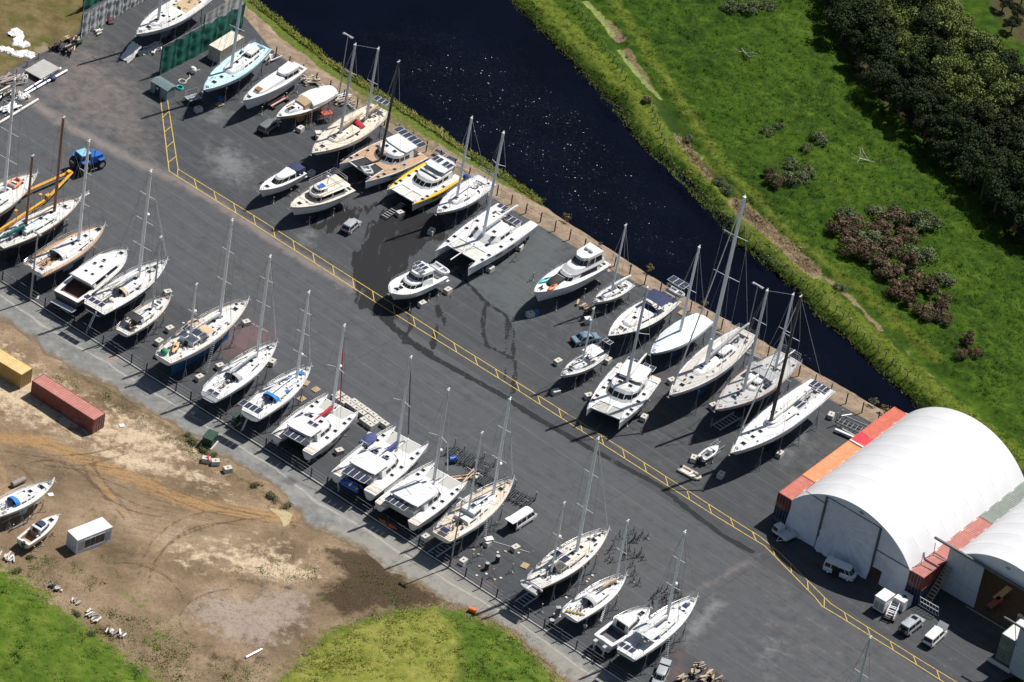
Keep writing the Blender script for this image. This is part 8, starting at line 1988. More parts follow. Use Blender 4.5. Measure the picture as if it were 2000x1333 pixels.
for b in BOATS:
 if b['short'] in ('yacht below the frame', 'sloop on the yellow trailer'): continue
 lab = 'tripod stand propping the %s' % b['short']; g = 'tripod stands under the %s' % b['short']
 ca, sa = math.cos(b['a']), math.sin(b['a'])
 H = b['H']; L = b['L']
 for t in (.16, .36, .56, .74):
  for sy in (1, -1):
   w = H.w(t) if b['kind'] != 'cat' else b['yc'] + H.w(t) * .5
   cam_side = (sa * sy * 1.0) if False else (-(ca * sy))  # y component of the side normal, towards the camera when negative
   near = (ca * sy) < 0
   if not near and t not in (.36,): continue
   if b['kind'] != 'sail' and t in (.56,): continue
   x = (t - .5) * L; y = sy * (w * .86 + .12)
   p = b['w2'](x, y); hh = lerp(H.zwl, H.z(t), .0) - .1 if b['kind'] == 'sail' else max(.7, H.zwl - .2)
   ST.put((p[0], p[1], 0), b['a'] + sy, lab, g, (1, 1, hh / 1.5))
DST = Kind('boat_stand', 'boat stand', lambda q: (stand_fn(q), [setattr(c, 'data', c.data.copy()) or c.data.materials.clear() or c.data.materials.append(DKST) or c.data.materials.append(RUST) for c in q.children]))
rr = random.Random(9)
for i in range(34):
 x = rr.uniform(1188, 1272); y = rr.uniform(1040, 1148)
 if (x - 1230) * .75 - (y - 1094) * -.25 > 60 or abs((x - 1188) * 1.05 + 1040 - y - 8) > 62: continue
 DST.put(at(x, y), rr.uniform(0, 6), 'spare rusty tripod stand in the crowd stored ahead of the heaped sloop', 'spare tripod stands in store', (1, 1, rr.uniform(.7, 1.1)))
for i in range(14):
 DST.put(at(rr.uniform(1270, 1330), rr.uniform(1150, 1185)), rr.uniform(0, 6), 'spare tripod stand in the row behind the motor boat with twin outboards', 'spare tripod stands behind the motor boat', (1, 1, rr.uniform(.8, 1.1)))
for q, l in [((1006, 510), 'lone tripod stand with a red head in the empty bay'), ((1040, 548), 'lone tripod stand beside the flybridge motor yacht bow'), ((922, 1098), 'loose tripod stand near the fence by the teak decked ketch'), ((1000, 1118), 'loose tripod stand beside the wooden pallet'), ((962, 1128), 'fallen looking tripod stand near the two drums'), ((1057, 1196), 'loose tripod stand by the fence below the dark ketch'), ((938, 1085), 'loose tripod stand beside the small white cart'), ((968, 1036), 'spidery tripod stand between the ketch and the white van'), ((470, 640), 'tripod stand beside the red stained asphalt')]:
 ST.put(at(*q), q[0], l)
def ladder(label, foot, topbo=None, x=0, y=0, z=.5, col=None):
 p = at(*foot); b = topbo; q = on(b, x, y, z); d = Vector((q[0] - p[0], q[1] - p[1], q[2]))
 o = thing('ladder', label, 'ladder', (p[0], p[1], 0), math.atan2(d.y, d.x)); h = math.hypot(d.x, d.y)
 for sy in (-.22, .22): piece('rail', lambda m: m.tube((0, sy, 0), (h, sy, d.z), .04, 4), col or ALU, o)
 def fn(m):
  n = int(d.length / .3)
  for i in range(1, n): f = i / n; m.bx(h * f - .06, h * f + .06, -.22, .22, d.z * f - .02, d.z * f + .02)
 piece('rung', fn, col or ALU, o)
BY = {b['short']: b for b in BOATS}
ladder('aluminium ladder leaning on the stern of the navy sloop', (168, 652), BY['navy sloop with three stern solar panels'], -BY['navy sloop with three stern solar panels']['L'] / 2 - .05, -.5, .1)
ladder('white ladder leaning on the side of the large white ketch', (402, 730), BY['white ketch with blue bottom'], -1.2, -BY['white ketch with blue bottom']['B'] / 2 + .1, .2, WHITE)
ladder('aluminium ladder leaning on the stern of the sloop with bright blue covers', (472, 842), BY['sloop with bright blue covers'], -BY['sloop with bright blue covers']['L'] / 2 - .1, .3, -.4)
ladder('white ladder leaning on the side of the teak decked ketch', (946, 1068), BY['teak decked ketch by the cradle frames'], -1.0, -2.2, .1, WHITE)
ladder('striped ladder leaning on the side of the dark ketch with the stern dinghy', (1124, 1168), BY['dark ketch with the stern dinghy'], -.2, -2.2, .1, WHITE)
ladder('white ladder leaning on the side of the sloop with heaped gear', (1173, 1216), BY['sloop with gear heaped on the stern'], -.4, -1.75, .1, WHITE)
ladder('striped ladder reaching the lowest sloop in the row', (1299, 1305), BY['sloop with the navy cockpit tent'], -1.2, -2.0, .1, WHITE)
ladder('timber ladder leaning on the tan hulled boat', (605, 253), BY['tan hulled boat under the white canopy'], .2, 1.75, .2, TIMB)
ladder('aluminium ladder at the stern of the violet covered catamaran', (662, 960), BY['catamaran with the violet sail cover'], -BY['catamaran with the violet sail cover']['L'] / 2 + .2, BY['catamaran with the violet sail cover']['yc'], -.3)
def rack_fn(r_):
 m = MB()
 for y in (-1.1, 0, 1.1): m.tube((-2.6, y, .25), (2.6, y, .25), .09, 6)
 for i in range(8): x = -2.4 + i * .68; m.tube((x, -1.5, .45), (x, 1.5, .45), .10, 6); i % 2 or m.tube((x + .2, -1.5, .72), (x + .2, 1.5, .72), .08, 6)
 m.build('rack_tubes', DKST, r_)
 u = MB()
 for x in (-2.5, 2.5):
  for y in (-1.3, 1.3): u.tube((x, y, 0), (x, y, 1.6), .08, 6)
 u.build('upright', GALV, r_)
RK = Kind('cradle_frame', 'cradle frame', rack_fn)
for q, dz, l in [((907, 895), 0, 'black tube cradle frame nearest the blue drum'), ((928, 908), .1, 'black tube cradle frame between the two stacks beside the ketch'), ((945, 938), 0, 'black tube cradle frame by the bow of the catamaran with the white sail bag'), ((968, 950), .05, 'black tube cradle frame under the masts of the teak decked ketch'), ((1008, 972), 0, 'black tube cradle frame at the far side of the teak decked ketch')]:
 RK.put(at(*q), HR + math.pi / 2 + .12 + dz, l)
def drum(label, c, mat, h=.95, r_=.32, z=0, lie=None):
 o = thing('drum', label, 'drum', (*at(*c)[:2], z), 0)
 if lie is None: piece('body', lambda m: m.tube((0, 0, 0), (0, 0, h), r_, 12), mat, o); piece('lid', lambda m: m.tube((0, 0, h), (0, 0, h + .05), r_ * .92, 12), GALV if mat in (RUST, BLACK) else mat, o)
 else: piece('body', lambda m: m.tube((-h / 2 * math.cos(lie), -h / 2 * math.sin(lie), r_), (h / 2 * math.cos(lie), h / 2 * math.sin(lie), r_), r_, 12), mat, o)
drum('blue drum lying on the end of the black cradle frames', (884, 904), BLUEP, 1.2, .4, .3, .5)
drum('blue barrel standing on a pallet beside the pale blue yacht', (429, 200), BLUEP)
drum('blue drum lying at the canal fence behind the yellow trimmed catamaran', (911, 350), BLUEP, 1.1, .42, 0, -.2)
drum('blue and white drum beside the block under the flybridge motor yacht', (1047, 617), BLUEP)
drum('rusty drum with an open top near the fence, closer to the fence', (950, 1112), RUST, 1.1, .33)
drum('rusty drum with an open top near the fence, further from the fence', (971, 1098), RUST, 1.1, .33)
drum('black rubbish bin on the fence line below the sloop with heaped gear', (1076, 1222), BLACK, 1.0, .4)
drum('orange road barrel lying on the grass verge of the gravel road', (922, 1196), ORANGE, 1.1, .36, 0, -.3)
drum('dark manhole drum lid on the gravel road verge', (376, 808), BLACK, .05, .45)
def cabinet(label, c, sz, mat, rz, name='utility_cabinet', cat='cabinet', base=True):
 o = thing(name, label, cat, (*at(*c)[:2], 0), rz)
 piece('body', lambda m: m.bx(-sz[0] / 2, sz[0] / 2, -sz[1] / 2, sz[1] / 2, .1, sz[2], 0, (.03, .03)), mat, o, 0)
 piece('lid', lambda m: m.bx(-sz[0] / 2 - .05, sz[0] / 2 + .05, -sz[1] / 2 - .05, sz[1] / 2 + .05, sz[2], sz[2] + .08), mat, o, 0)
 piece('door', lambda m: [m.bx(x, x + sz[0] * .42, -sz[1] / 2 - .03, -sz[1] / 2 + .02, .2, sz[2] - .1) for x in (-sz[0] * .46, sz[0] * .04)], mat, o, 0)
 if base: piece('plinth', lambda m: m.bx(-sz[0] / 2 - .2, sz[0] / 2 + .2, -sz[1] / 2 - .2, sz[1] / 2 + .2, 0, .1), CONC, o, 0)
cabinet('dark green twin transformer cabinet on the gravel verge', (409, 866), (2.2, 1.5, 1.5), GREENP, rz_ + .2)
cabinet('dark green cabinet inside the fence by the sloop with bright blue covers', (459, 829), (1.2, .6, 1.7), GREENP, rz_)
cabinet('small green pump box at the fence by the thick lamp post', (68, 580), (.8, .6, .8), GREENP, 0, 'pump_box', 'pump box')
cabinet('white tool cart at the foot of the ladder by the teak decked ketch', (953, 1062), (1.2, .8, .9), WHITE, .5, 'tool_cart', 'cart', False)
cabinet('grey power pedestal by the stern of the sloop with heaped gear', (1088, 1203), (.6, .5, 1.5), CANV_G, .3, 'power_pedestal', 'pedestal')
cabinet('white outboard box on a stand beside the small cruiser bow', (1147, 632), (1.0, .7, 1.0), WHITE, .5, 'engine_box', 'engine box', False)
cabinet('white pallet box beside the cream ketch stern', (621, 268), (1.0, .8, .9), OFFW, .4, 'pallet_box', 'box', False)
def pallet_fn(r_):
 m = MB()
 for i in range(7): m.bx(-.6 + i * .178, -.6 + i * .178 + .13, -.5, .5, .11, .135)
 for y in (-.5, -.05, .4): m.bx(-.6, .6, y, y + .1, 0, .11)
 m.build('slats', TIMB, r_, 0)
PL = Kind('pallet', 'pallet', pallet_fn)
for q, l in [((1025, 1106), 'wooden pallet lying beside the dark ketch'), ((589, 780), 'wooden pallet between the blue covered sloop and the red covered catamaran'), ((429, 205), 'pallet under the blue barrel'), ((1332, 612), 'timber pallet by the fence behind the navy cutter'), ((617, 762), 'small pallet ahead of the sloop with bright blue covers'), ((597, 749), 'narrow pallet board off the bow of the sloop with bright blue covers'), ((1362, 628), 'boards on the asphalt at the stern of the covered sloop')]: PL.put(at(*q), HR + r.uniform(-.3, .3), l)
def timber(label, c, n, L, seed, hmax=.8, w=1.4, mat=None, name='timber_pile', cat='timber pile', mats=None):
 rr = random.Random(seed); o = thing(name, label, cat, (*at(*c)[:2], 0), HR + rr.uniform(-.4, .4))
 for i in range(n):
  a = rr.uniform(-.5, .5); l_ = L * rr.uniform(.6, 1.1)
  piece('board', lambda m: m.box((rr.uniform(-.3, .3), rr.uniform(-w / 2, w / 2), .12 + hmax * i / n), (l_, rr.uniform(.12, .3), rr.uniform(.1, .2)), 0, a), rr.choice(mats or [TIMB, TIMBG, mat or TIMB]), o, 0)
for i, (q, l, sd_) in enumerate([((1368, 1307), 'stack of keel timbers furthest into the yard at the bottom edge', 1), ((1354, 1320), 'stack of keel timbers behind the furthest stack', 2), ((1332, 1332), 'spread heap of keel timbers at the bottom edge', 3), ((1372, 1330), 'low stack of keel timbers in the middle of the group', 4), ((1402, 1334), 'small stack of keel timbers at the end of the group', 5), ((1388, 1324), 'dark ended keel timber stack', 6)]): timber(l, q, 20, 1.25, sd_, .95, 1.0, mats=[TIMB, TIMBG, TIMBG, M('dark_stained_timber', (.10, .075, .05), .85)])
timber('loose timber blocks beside the stern of the small white sloop by the fence', (1160, 610), 9, 1.0, 11, .4, 2.2)
timber('heap of timber offcuts and trestles under the small white sloop bow', (1140, 600), 12, 1.2, 12, .5, 2.5, name='timber_heap', cat='timber heap')
timber('tangle of planks, pipes and frames behind the tan hulled boat', (672, 200), 16, 3.4, 13, .7, 2.4, WHITE2)
timber('scrap frames and white pipes behind the long white launch', (606, 160), 14, 3.0, 14, .7, 2.4, WHITE2)
timber('white painted scrap lengths by the stern of the pale blue yacht', (530, 118), 8, 3.0, 15, .5, 1.8, WHITE2, mats=[WHITE2, TIMBG])
timber('bundle of tan spars under the bow of the catamaran with the white sail bag', (905, 938), 8, 6.0, 16, .5, 1.2, TIMB, name='spar_bundle', cat='spars', mats=[M('tan_spar', (.56, .40, .27), .6)])
timber('scattered pale boards on the grass edge beside the rubble', (148, 1175), 6, .9, 17, .2, 1.6, OFFW, mats=[OFFW, TIMBG])
timber('white plank rubbish and broken boards on the dirt edge', (180, 1205), 14, 1.3, 18, .3, 3.2, OFFW, mats=[OFFW, CONC, TIMBG, TIMBG])
timber('heap of grey rubble slabs on the grass edge', (110, 1150), 18, .6, 19, .4, 2.2, CONC, mats=[CONC, RUST, TIMBG], name='rubble_heap', cat='rubble')
timber('white rubbish boards beside the bottom grass edge', (225, 1238), 12, 1.2, 20, .4, 3.0, OFFW, mats=[OFFW, TIMBG, TIMBG])
timber('white lumber scraps beside the cream cabin boat', (14, 1090), 8, 1.6, 22, .4, 2.0, OFFW, mats=[OFFW, CONC])
timber('rusty scrap metal and timber heap by the dry grass fence', (126, 100), 34, 1.5, 23, 1.3, 3.6, RUST, mats=[RUST, RUST, BLACK, TIMBG, TIMB], name='scrap_heap', cat='scrap heap')
timber('tan and dark scrap heap nearest the silver tarpaulin screen', (142, 84), 24, 1.3, 24, 1.1, 2.6, TIMB, mats=[RUST, BLACK, GREENP, TIMB], name='scrap_heap', cat='scrap heap')
timber('stack of weathered logs at the frame edge under the grey platform', (14, 166), 12, 4.2, 25, 1.2, 2.6, TIMBG, mats=[TIMBG, M('pinkish_timber', (.34, .27, .24), .8)], name='log_stack', cat='log stack')
timber('stacked frames and dark crates at the frame edge below the logs', (18, 190), 12, 2.4, 26, 1.1, 2.6, RUST, mats=[RUST, TIMBG, OFFW], name='frame_stack', cat='frame stack')
timber('silver aluminium lattice sections at the frame edge', (18, 214), 14, 3.4, 27, .7, 1.6, ALU, mats=[ALU], name='lattice_stack', cat='aluminium sections')
timber('oddments heaped against the silver tarpaulin screen', (190, 62), 9, 1.2, 28, .6, 2.0, YELLOW, mats=[YELLOW, OFFW, RUST, CONC], name='oddments_heap', cat='oddments')
timber('dark bin and red tins beside the silver tarpaulin screen', (217, 46), 6, .9, 29, .6, 1.2, REDP, mats=[BLACK, REDP, RUST], name='oddments_heap', cat='oddments')
timber('black bundle lying on the gear under the green netting', (300, 96), 8, 3.4, 30, .3, 1.6, SAILW, mats=[SAILW, OFFW], name='plastic_bundle', cat='plastic bundle')
BY_L = [('grey square platform on blocks at the dry grass edge', (82, 132))]
p = at(82, 143); rp = hdg((44, 134), (90, 107))
o = thing('steel_platform', 'large grey steel platform raised on blocks at the dry grass edge', 'platform', (p[0], p[1], 0), rp)
piece('deck', lambda m: m.bx(-2.3, 2.3, -1.7, 1.7, .62, .78), M('grey_steel_plate', (.36, .35, .33), .7, var=.12, vs=2), o, 0)
piece('frame', lambda m: [m.bx(-2.2, 2.2, y, y + .15, .45, .62) for y in (-1.6, 0, 1.45)], WHITE2, o, 0)
for x in (-1.7, 1.7):
 for y in (-1.3, 1.3): piece('support_block', lambda m: m.bx(x - .2, x + .2, y - .2, y + .2, 0, .45), TIMBG, o, 0)
def spar(label, a, b, r_, mat, z=.3, name='laid_mast', cat='mast', fit=True):
 A, B = at(*a), at(*b); L = float(np.hypot(*(B - A)[:2])); o = thing(name, label, cat, (*((A + B) / 2)[:2], 0), math.atan2(B[1] - A[1], B[0] - A[0]))
 piece('tube', lambda m: m.tube((-L / 2, 0, z), (L / 2, 0, z), r_, 8), mat, o)
 if fit:
  for f in (-.25, 0, .2): piece('band', lambda m: m.tube((L * f - .12, 0, z), (L * f + .12, 0, z), r_ * 1.3, 8), BLACK, o)
spar('unstepped mast lying on the ground below the grey platform, nearer the platform', (48, 182), (118, 137), .17, M('white_blue_mast', (.62, .66, .74), .4, .2), .35)
spar('unstepped mast lying on the ground below the grey platform, further from it', (50, 187), (130, 141), .19, M('white_blue_mast'), .30)
spar('long unstepped mast at the frame edge with pale rusty marks', (-30, 260), (74, 197), .22, M('stained_white_mast', (.62, .55, .52), .5, dirt=((.35, .18, .12), .6)), .25, fit=False)
spar('unstepped white mast at the frame edge beside crumpled white covers', (-20, 205), (28, 178), .20, M('white_blue_mast'), .3)
o = thing('blue_tarpaulin', 'dark blue tarpaulin bundled over the two unstepped masts', 'tarpaulin', (*at(102, 157)[:2], .25), .6); piece('cloth', lambda m: m.ell((0, 0, .15), (.75, .55, .38), 0, 9, 6), M('dark_blue_tarp', (.012, .02, .10), .6, bump=.6, bs=5), o)
def crumple(label, pts, w, mat, seed, h=.35, name='white_sheeting', cat='plastic sheeting', z=.05):
 rr = random.Random(seed); C = curve_n(pts, 0, 26); c = C.mean(0); o = thing(name, label, cat, (c[0], c[1], z))
 tn = np.gradient(C, axis=0); tn /= np.linalg.norm(tn, axis=1)[:, None]; nn = np.stack([-tn[:, 1], tn[:, 0]], 1)
 def fn(m):
  R = []
  for i in range(26):
   ww = w * (.7 + .5 * rr.random()) * (.5 if i in (0, 25) else 1)
   R.append([(C[i][0] - c[0] + nn[i][0] * ww * (j / 4 - 1), C[i][1] - c[1] + nn[i][1] * ww * (j / 4 - 1), (h * rr.uniform(.25, 1) if 0 < j < 8 else 0) + .03) for j in range(9)])
  m.loft(R, 0, False, False)
 piece('sheet', fn, mat, o, 20)
crumple('crumpled white plastic sheeting in a hooked strip on the dry grass', [(20, 72), (32, 62), (38, 75), (32, 86), (44, 90), (56, 86)], .9, SAILW, 2)
crumple('crumpled white plastic sheeting in a long strip on the dry grass', [(-5, 96), (14, 99), (32, 108), (50, 104), (58, 112), (60, 104)], .85, SAILW, 3)
crumple('crumpled white covers heaped between the laid masts', [(20, 188), (34, 186), (46, 192), (52, 196)], 1.0, SAILW, 4, .6)
crumple('crumpled white covers over the crates at the frame edge', [(28, 160), (40, 156), (54, 158)], .9, OFFW, 5, .9)
crumple('loose white plastic sheet trailing on the asphalt under the stripped yacht', [(268, 108), (290, 100), (315, 94)], .6, SAILW, 6, .4)
o = thing('bulk_bag', 'white bulk bag standing beside the green netting', 'bulk bag', (*at(376, 143)[:2], 0), .4); piece('bag', lambda m: m.ell((0, 0, .55), (.62, .58, .62), 0, 10, 7, -.85), SAILW, o); piece('loop', lambda m: m.torus((0, 0, 1.15), .3, .04, 0, 10, 4), SAILW, o)
o = thing('hose_coil', 'turquoise hose coiled beside the steel shed', 'hose', (*at(351, 173)[:2], 0), 0); piece('coil', lambda m: (m.torus((0, 0, .1), .55, .09, 0, 16, 5), m.torus((0, 0, .25), .5, .08, 0, 16, 5)), TURQ, o)
o = thing('hose_coil', 'cream hose coiled and trailing beside the green netting', 'hose', (*at(356, 160)[:2], 0), 0); piece('coil', lambda m: (m.torus((0, 0, .08), .6, .08, 0, 16, 5), m.path([(.5, .2, .08), (1.0, 1.5, .08), (.6, 3.0, .08), (2.2, 4.2, .08)], .07, 5)), CREAM, o)
machine('wheeled grey access platform at the bow of the pale blue yacht', (376, 199), hdg((356, 192), (392, 182)), [('deck', lambda m: m.bx(-1.2, 1.2, -.8, .8, .8, .88), GALV), ('rail', lambda m: [m.path([(-1.2, -.8, .88 + h), (1.2, -.8, .88 + h), (1.2, .8, .88 + h), (-1.2, .8, .88 + h), (-1.2, -.8, .88 + h)], .035, 4) for h in (.5, 1.0)] + [m.tube((x, y, .8), (x, y, 1.9), .035, 4) for x in (-1.2, 1.2) for y in (-.8, .8)], GALV), ('wheel', lambda m: (m.torus((-.4, -.95, .3), .2, .1, 0, 12, 5, 'Y'), m.torus((-.4, .95, .3), .2, .1, 0, 12, 5, 'Y')), RUBB), ('leg', lambda m: [m.tube((x, y, .8), (x * 1.5, y, .05), .05, 5) for x in (-1.0, 1.0) for y in (-.7, .7)], GALV)], 'access platform', 'access_platform')
def scaff(m):
 for x in (-.9, .9):
  for y in (-.6, .6): m.tube((x, y, 0), (x, y, 2.6), .05, 5)
 for h in (.6, 1.4, 2.2):
  for y in (-.6, .6): m.tube((-.9, y, h), (.9, y, h), .04, 4)
  for x in (-.9, .9): m.tube((x, -.6, h), (x, .6, h), .04, 4)
machine('red steel scaffold tower beside the tan hulled boat', (636, 236), .6, [('tower', scaff, M('red_scaffold', (.38, .08, .05), .6)), ('platform', lambda m: m.bx(-.9, .9, -.6, .6, 1.5, 1.56), M('red_scaffold'))], 'scaffold', 'scaffold_tower')
def scaff2(m):
 for x in (-2.2, -.7, .8, 2.2): m.tube((x, 0, 0), (x, 0, 2.7), .05, 5); m.tube((x, -.7, 0), (x, 0, 1.9), .04, 4)
 for h in (1.9, 2.65): m.tube((-2.2, 0, h), (2.2, 0, h), .045, 4)
machine('brown tube scaffold rail along the side of the long white launch', (535, 192), hdg((475, 197), (588, 128)), [('rail', scaff2, M('brown_scaffold', (.22, .16, .13), .6))], 'scaffold', 'scaffold_rail')
machine('pinkish roller trolley on the asphalt below the long white launch', (541, 203), hdg((520, 213), (560, 190)), [('roller', lambda m: [m.tube((-2.0, y, .55), (2.0, y, .55), .17, 8) for y in (-.3, .25)], M('pink_pipe', (.50, .30, .26), .6)), ('axle', lambda m: [m.bx(x - .15, x + .15, -.8, .8, .15, .4) for x in (-1.7, 1.7)], RUST), ('wheel', lambda m: [m.torus((x, y, .3), .2, .1, 0, 10, 5, 'Y') for x in (-1.7, 1.7) for y in (-.8, .8)], RUBB)], 'trolley', 'roller_trolley')
machine('black steel slipway cradle under the bows of the yellow trimmed catamaran', (768, 415), hdg((750, 425), (790, 398)), [('beam', lambda m: [m.tube((-2.6, y, .3), (2.6, y, .3), .09, 6) for y in (-.5, .5)], RUST), ('rung', lambda m: [m.bx(-2.4 + i * .6, -2.25 + i * .6, -.55, .55, .34, .44) for i in range(9)], GALV)], 'cradle', 'slip_cradle')
def lad(m):
 for y in (-.75, .75): m.tube((-2.6, y, .5), (2.8, y, .35), .11, 6)
 for i in range(7): x = -2.3 + .72 * i; m.tube((x, -.75, .46), (x, .75, .46), .06, 5)
machine('grey ladder shaped steel cradle under the grey decked ketch', (1418, 828), hdg((1385, 842), (1440, 808)), [('frame', lad, GALV), ('upright', lambda m: (m.tube((-2.6, .9, 0), (-2.6, .9, 1.7), .1, 6), m.tube((2.8, -.9, 0), (2.8, -.9, 2.2), .1, 6), m.tube((2.8, -.9, .4), (.8, -2.6, .3), .1, 6)), GALV)], 'cradle', 'steel_cradle')
machine('grey steel cradle under the stern of the dark ketch', (1035, 1170), hdg((1015, 1190), (1065, 1155)), [('frame', lad, GALV), ('upright', lambda m: m.tube((2.6, -2.0, 0), (2.6, -2.0, 2.0), .1, 6), GALV)], 'cradle', 'steel_cradle')
machine('grey steel cradle under the stern of the teak decked ketch', (866, 1073), hdg((846, 1090), (890, 1060)), [('frame', lad, GALV)], 'cradle', 'steel_cradle')
machine('grey boat trailer frame with tall uprights beside the orange containers', (1665, 838), hdg((1637, 832), (1697, 858)), [('frame', lad, M('dark_galvanised', (.16, .17, .18), .5, .4)), ('chassis', lambda m: [m.tube((-2.8, y, .4), (2.4, y, .4), .12, 6) for y in (1.6,)], GALV), ('upright', lambda m: (m.tube((-2.5, -.9, .4), (-2.5, -.9, 2.4), .09, 6), m.tube((-2.5, .9, .4), (-2.4, .9, 1.9), .09, 6), m.tube((-2.5, 1.2, .5), (-1.4, 2.6, .5), .1, 6)), GALV), ('beam', lambda m: (m.bx(-1.9, 2.8, -2.6, -2.2, .25, .6), m.tube((-1.0, -1.9, .7), (2.4, -2.2, .6), .1, 6)), WHITE2)], 'boat trailer', 'boat_trailer')
inflatable('tan and white rigid inflatable with a black outboard beside the runabout', (*at(1349, 928)[:2], 0), hdg((1338, 922), (1364, 936)), M('tan_inflatable', (.62, .52, .40), .6), 3.6, True, floor=OFFW)
p = at(1384, 896); rb = hdg((1370, 908), (1404, 884))
o = thing('runabout', 'small white runabout with a black outboard on a trailer', 'runabout', (p[0], p[1], 0), rb)
Hh = Hull(4.2, 1.7, 1.35, 1.2, .75, tr=.85, dc=.3, ov=.08, vee=1, fb_sag=.1); Hh.bm = WHITE
Hh.build(o, (WHITE, WHITE, None)); Hh.deck(o, (WHITE, WHITE, CANV_G), (-1.7, .8), .6, .4, .12)
outboard(o, -2.3, 0, 1.25, BLACK, 1.1); piece('console', lambda m: m.bx(-.3, .2, -.3, .3, .9, 1.7), WHITE, o, 0)
p2_ = thing('boat_trailer', 'galvanised trailer under the small white runabout', 'boat trailer', (p[0], p[1], 0), rb)
piece('frame', lambda m: [m.tube((-2.0, y, .45), (2.4, y * .4, .45), .06, 5) for y in (-.8, .8)] + [m.tube((2.2, 0, .45), (4.0, 0, .4), .06, 5), m.tube((2.0, .9, .5), (4.2, .9, .5), .05, 5), m.tube((2.0, 1.5, .5), (4.4, 1.5, .5), .05, 5)] + [m.tube((2.4 + .5 * i, .9, .5), (2.4 + .5 * i, 1.5, .5), .04, 4) for i in range(4)], GALV, p2_)
for sy in (-1, 1): wheel_at(p2_, -.5, sy * 1.0, .3, .2)
kayak('orange kayak lying by the fence behind the catamaran with the white sail bag', (*at(757, 1026)[:2], .02), hdg((742, 1018), (772, 1036)), ORANGE, 3.4)
for q, l, sz in [((858, 304), 'loose blue solar panel on the bank behind the wooden decked catamaran', (1.9, 1.0)), ((882, 317), 'loose blue solar panel on the bank behind the yellow trimmed catamaran', (1.9, 1.0))]:
 o = thing('solar_panel', l, 'solar panel', (*at(*q)[:2], .35), HR + math.pi / 2 + .1); piece('frame', lambda m: m.box((0, 0, .3), (sz[0], sz[1], .05)), ALU, o, 0); piece('cells', lambda m: m.box((0, 0, .33), (sz[0] - .08, sz[1] - .08, .02)), SOLAR, o, 0); piece('leg', lambda m: [m.tube((x, y, -.4), (x, y, .3), .03, 4) for x in (-.8, .8) for y in (-.4, .4)], GALV, o)
spar('white pole lying across the asphalt behind the white van', (962, 1058), (1034, 1080), .05, WHITE, .05, 'white_pole', 'pole', False)
spar('white pipe lying on the pink gravel patch of the dirt lot', (480, 1286), (511, 1270), .16, WHITE, .16, 'white_pipe', 'pipe', False)
spar('white kerb pole on the bank by the yellow trimmed catamaran', (890, 322), (916, 336), .09, OFFW, .1, 'white_pole', 'pole', False)
spar('long white pole laid behind the tan hulled boat', (585, 145), (626, 172), .10, WHITE2, .3, 'white_pole', 'pole', False)
spar('long white pole laid along the fence behind the tan hulled boat', (628, 168), (700, 222), .10, WHITE2, .3, 'white_pole', 'pole', False)
spar('white pole on the bank between the covered sloop and the largest sloop', (1390, 648), (1418, 660), .08, WHITE, .3, 'white_pole', 'pole', False)
spar('white pole on the bank beside the grey decked ketch', (1457, 691), (1490, 706), .08, WHITE, .3, 'white_pole', 'pole', False)
for q, l in [((99, 967), 'white board lying on the dirt near the mastless sloop'), ((238, 832), 'white board lying on the dirt beside the red brown container')]:
 o = thing('white_board', l, 'board', (*at(*q)[:2], .03), .5); piece('board', lambda m: m.box((0, 0, .04), (.8, .7, .06)), WHITE, o, 0)
o = thing('tree_stump', 'cut log lying beside the mastless sloop on the dirt lot', 'log', (*at(38, 945)[:2], 0), .9); piece('log', lambda m: m.tube((-1.4, 0, .45), (.9, 0, .5), .42, 10), TIMBG, o); piece('cut_face', lambda m: m.tube((.9, 0, .5), (.95, 0, .5), .38, 10), TIMB, o)
o = thing('concrete_block', 'dark trestle cradle under the mastless sloop', 'cradle', (*at(30, 1022)[:2], 0), hdg((0, 1030), (60, 1000))); o.name = 'trestle_cradle'
piece('frame', lambda m: [m.tube((-1.8, y, .3), (1.8, y, .3), .08, 5) for y in (-.9, .9)] + [m.tube((x, -.9, .3), (x, -1.2, 1.3), .07, 5) for x in (-1.5, 1.5)], GALV, o)
for i, (x, y) in enumerate([(925, 1075), (935, 1084), (972, 1080), (987, 1078), (1013, 1081), (950, 1122), (966, 1133), (978, 1130), (931, 1125), (936, 1107), (1157, 1125), (1146, 1137), (1150, 1132), (1106, 1168), (358, 632), (445, 742), (200, 566), (575, 257), (1430, 883), (1440, 886)]):
 o = thing('wooden_wedge', 'pale wooden wedge lying loose on the asphalt', 'wedge', (*at(x, y)[:2], .0), i * .9, 'loose wedges on the asphalt'); piece('wedge', lambda m: m.bx(-.2, .2, -.15, .15, 0, .12, 0, (.03, 0)), OFFW if i % 3 else TIMB, o, 0)
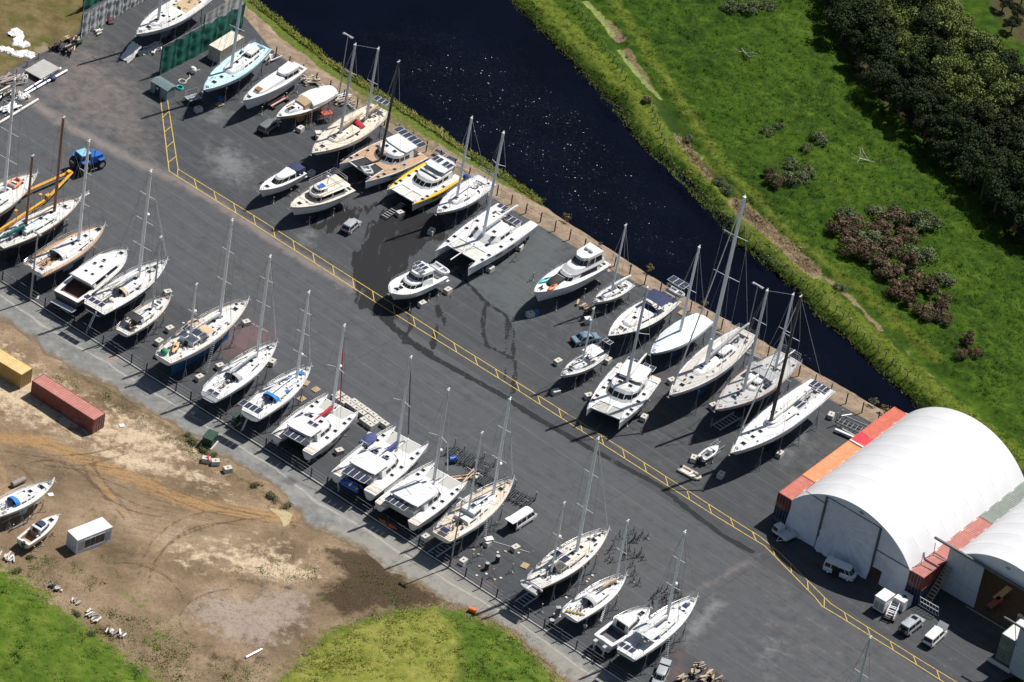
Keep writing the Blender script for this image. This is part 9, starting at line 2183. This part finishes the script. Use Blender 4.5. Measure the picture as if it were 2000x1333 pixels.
# ---- a yard worker under the sloop with heaped gear
def person(label, c, face, shirt, trousers, hair, skin=(.42, .27, .2)):
 p = at(*c); o = thing('person', label, 'person', (p[0], p[1], 0), face)
 V = [(0, 0, .95), (0, 0, 1.18), (.02, 0, 1.42), (.05, 0, 1.54), (.07, 0, 1.66), (.06, 0, 1.76), (0, .10, .90), (.06, .12, .50), (.0, .12, .09), (.15, .13, .04), (0, -.10, .90), (-.06, -.12, .50), (-.12, -.12, .09), (.03, -.13, .04), (0, .20, 1.40), (.06, .27, 1.14), (.26, .20, 1.02), (.34, .17, 1.01), (0, -.20, 1.40), (.08, -.27, 1.14), (.28, -.18, 1.05), (.36, -.15, 1.05)]
 E = [(0, 1), (1, 2), (2, 3), (3, 4), (4, 5), (0, 6), (6, 7), (7, 8), (8, 9), (0, 10), (10, 11), (11, 12), (12, 13), (2, 14), (14, 15), (15, 16), (16, 17), (2, 18), (18, 19), (19, 20), (20, 21)]
 Rr = [.15, .14, .16, .06, .10, .085, .10, .07, .045, .04, .10, .07, .045, .04, .07, .05, .035, .03, .07, .05, .035, .03]
 me = bpy.data.meshes.new('body'); me.from_pydata(V, E, []); ob = link('body', me, o)
 md = ob.modifiers.new('skin', 'SKIN'); sv = me.skin_vertices[0].data
 for i, q in enumerate(Rr): sv[i].radius = (q, q)
 sv[0].use_root = True
 md2 = ob.modifiers.new('sub', 'SUBSURF'); md2.levels = 1; md2.render_levels = 1
 k = NT('clothed_figure'); z = k.n('ShaderNodeSeparateXYZ'); k.set(z.inputs[0], k.co)
 col = k.mix(k.math('GREATER_THAN', z.outputs[2], .93), trousers, shirt); col = k.mix(k.math('GREATER_THAN', z.outputs[2], 1.5), col, skin)
 me.materials.append(k.done(col, .8))
 piece('hair', lambda m: m.ell((.05, 0, 1.72), (.115, .10, .10), 0, 10, 6, -.2), M('dark_hair', hair, .7), o)
 for y in (-.035, .035): piece('eye', lambda m: m.ell((.165, y, 1.67), (.012, .014, .012), 0, 6, 4), BLACK, o)
 piece('nose', lambda m: m.ell((.18, 0, 1.64), (.02, .014, .022), 0, 6, 4), M('skin_tone', skin, .6), o)
 for sy, hx in ((1, (.36, .165, 1.01)), (-1, (.38, -.145, 1.05))):
  h = piece('hand', lambda m: m.ell(hx, (.045, .035, .02), 0, 8, 5), M('skin_tone'), o)
  for j in range(4): piece('finger', lambda m: m.path([(hx[0] + .03, hx[1] - .026 + .017 * j, hx[2]), (hx[0] + .065 + .008 * (j in (1, 2)), hx[1] - .028 + .018 * j, hx[2] - .01), (hx[0] + .08 + .008 * (j in (1, 2)), hx[1] - .028 + .018 * j, hx[2] - .035)], .0085, 5), M('skin_tone'), h)
  piece('thumb', lambda m: m.path([(hx[0], hx[1] - sy * .03, hx[2]), (hx[0] + .035, hx[1] - sy * .052, hx[2] - .01), (hx[0] + .055, hx[1] - sy * .05, hx[2] - .025)], .010, 5), M('skin_tone'), h)
person('person in a white top and dark trousers standing in the shade of the heaped sloop', (1140, 1236), 1.2, (.75, .75, .72), (.02, .022, .03), (.02, .015, .01))
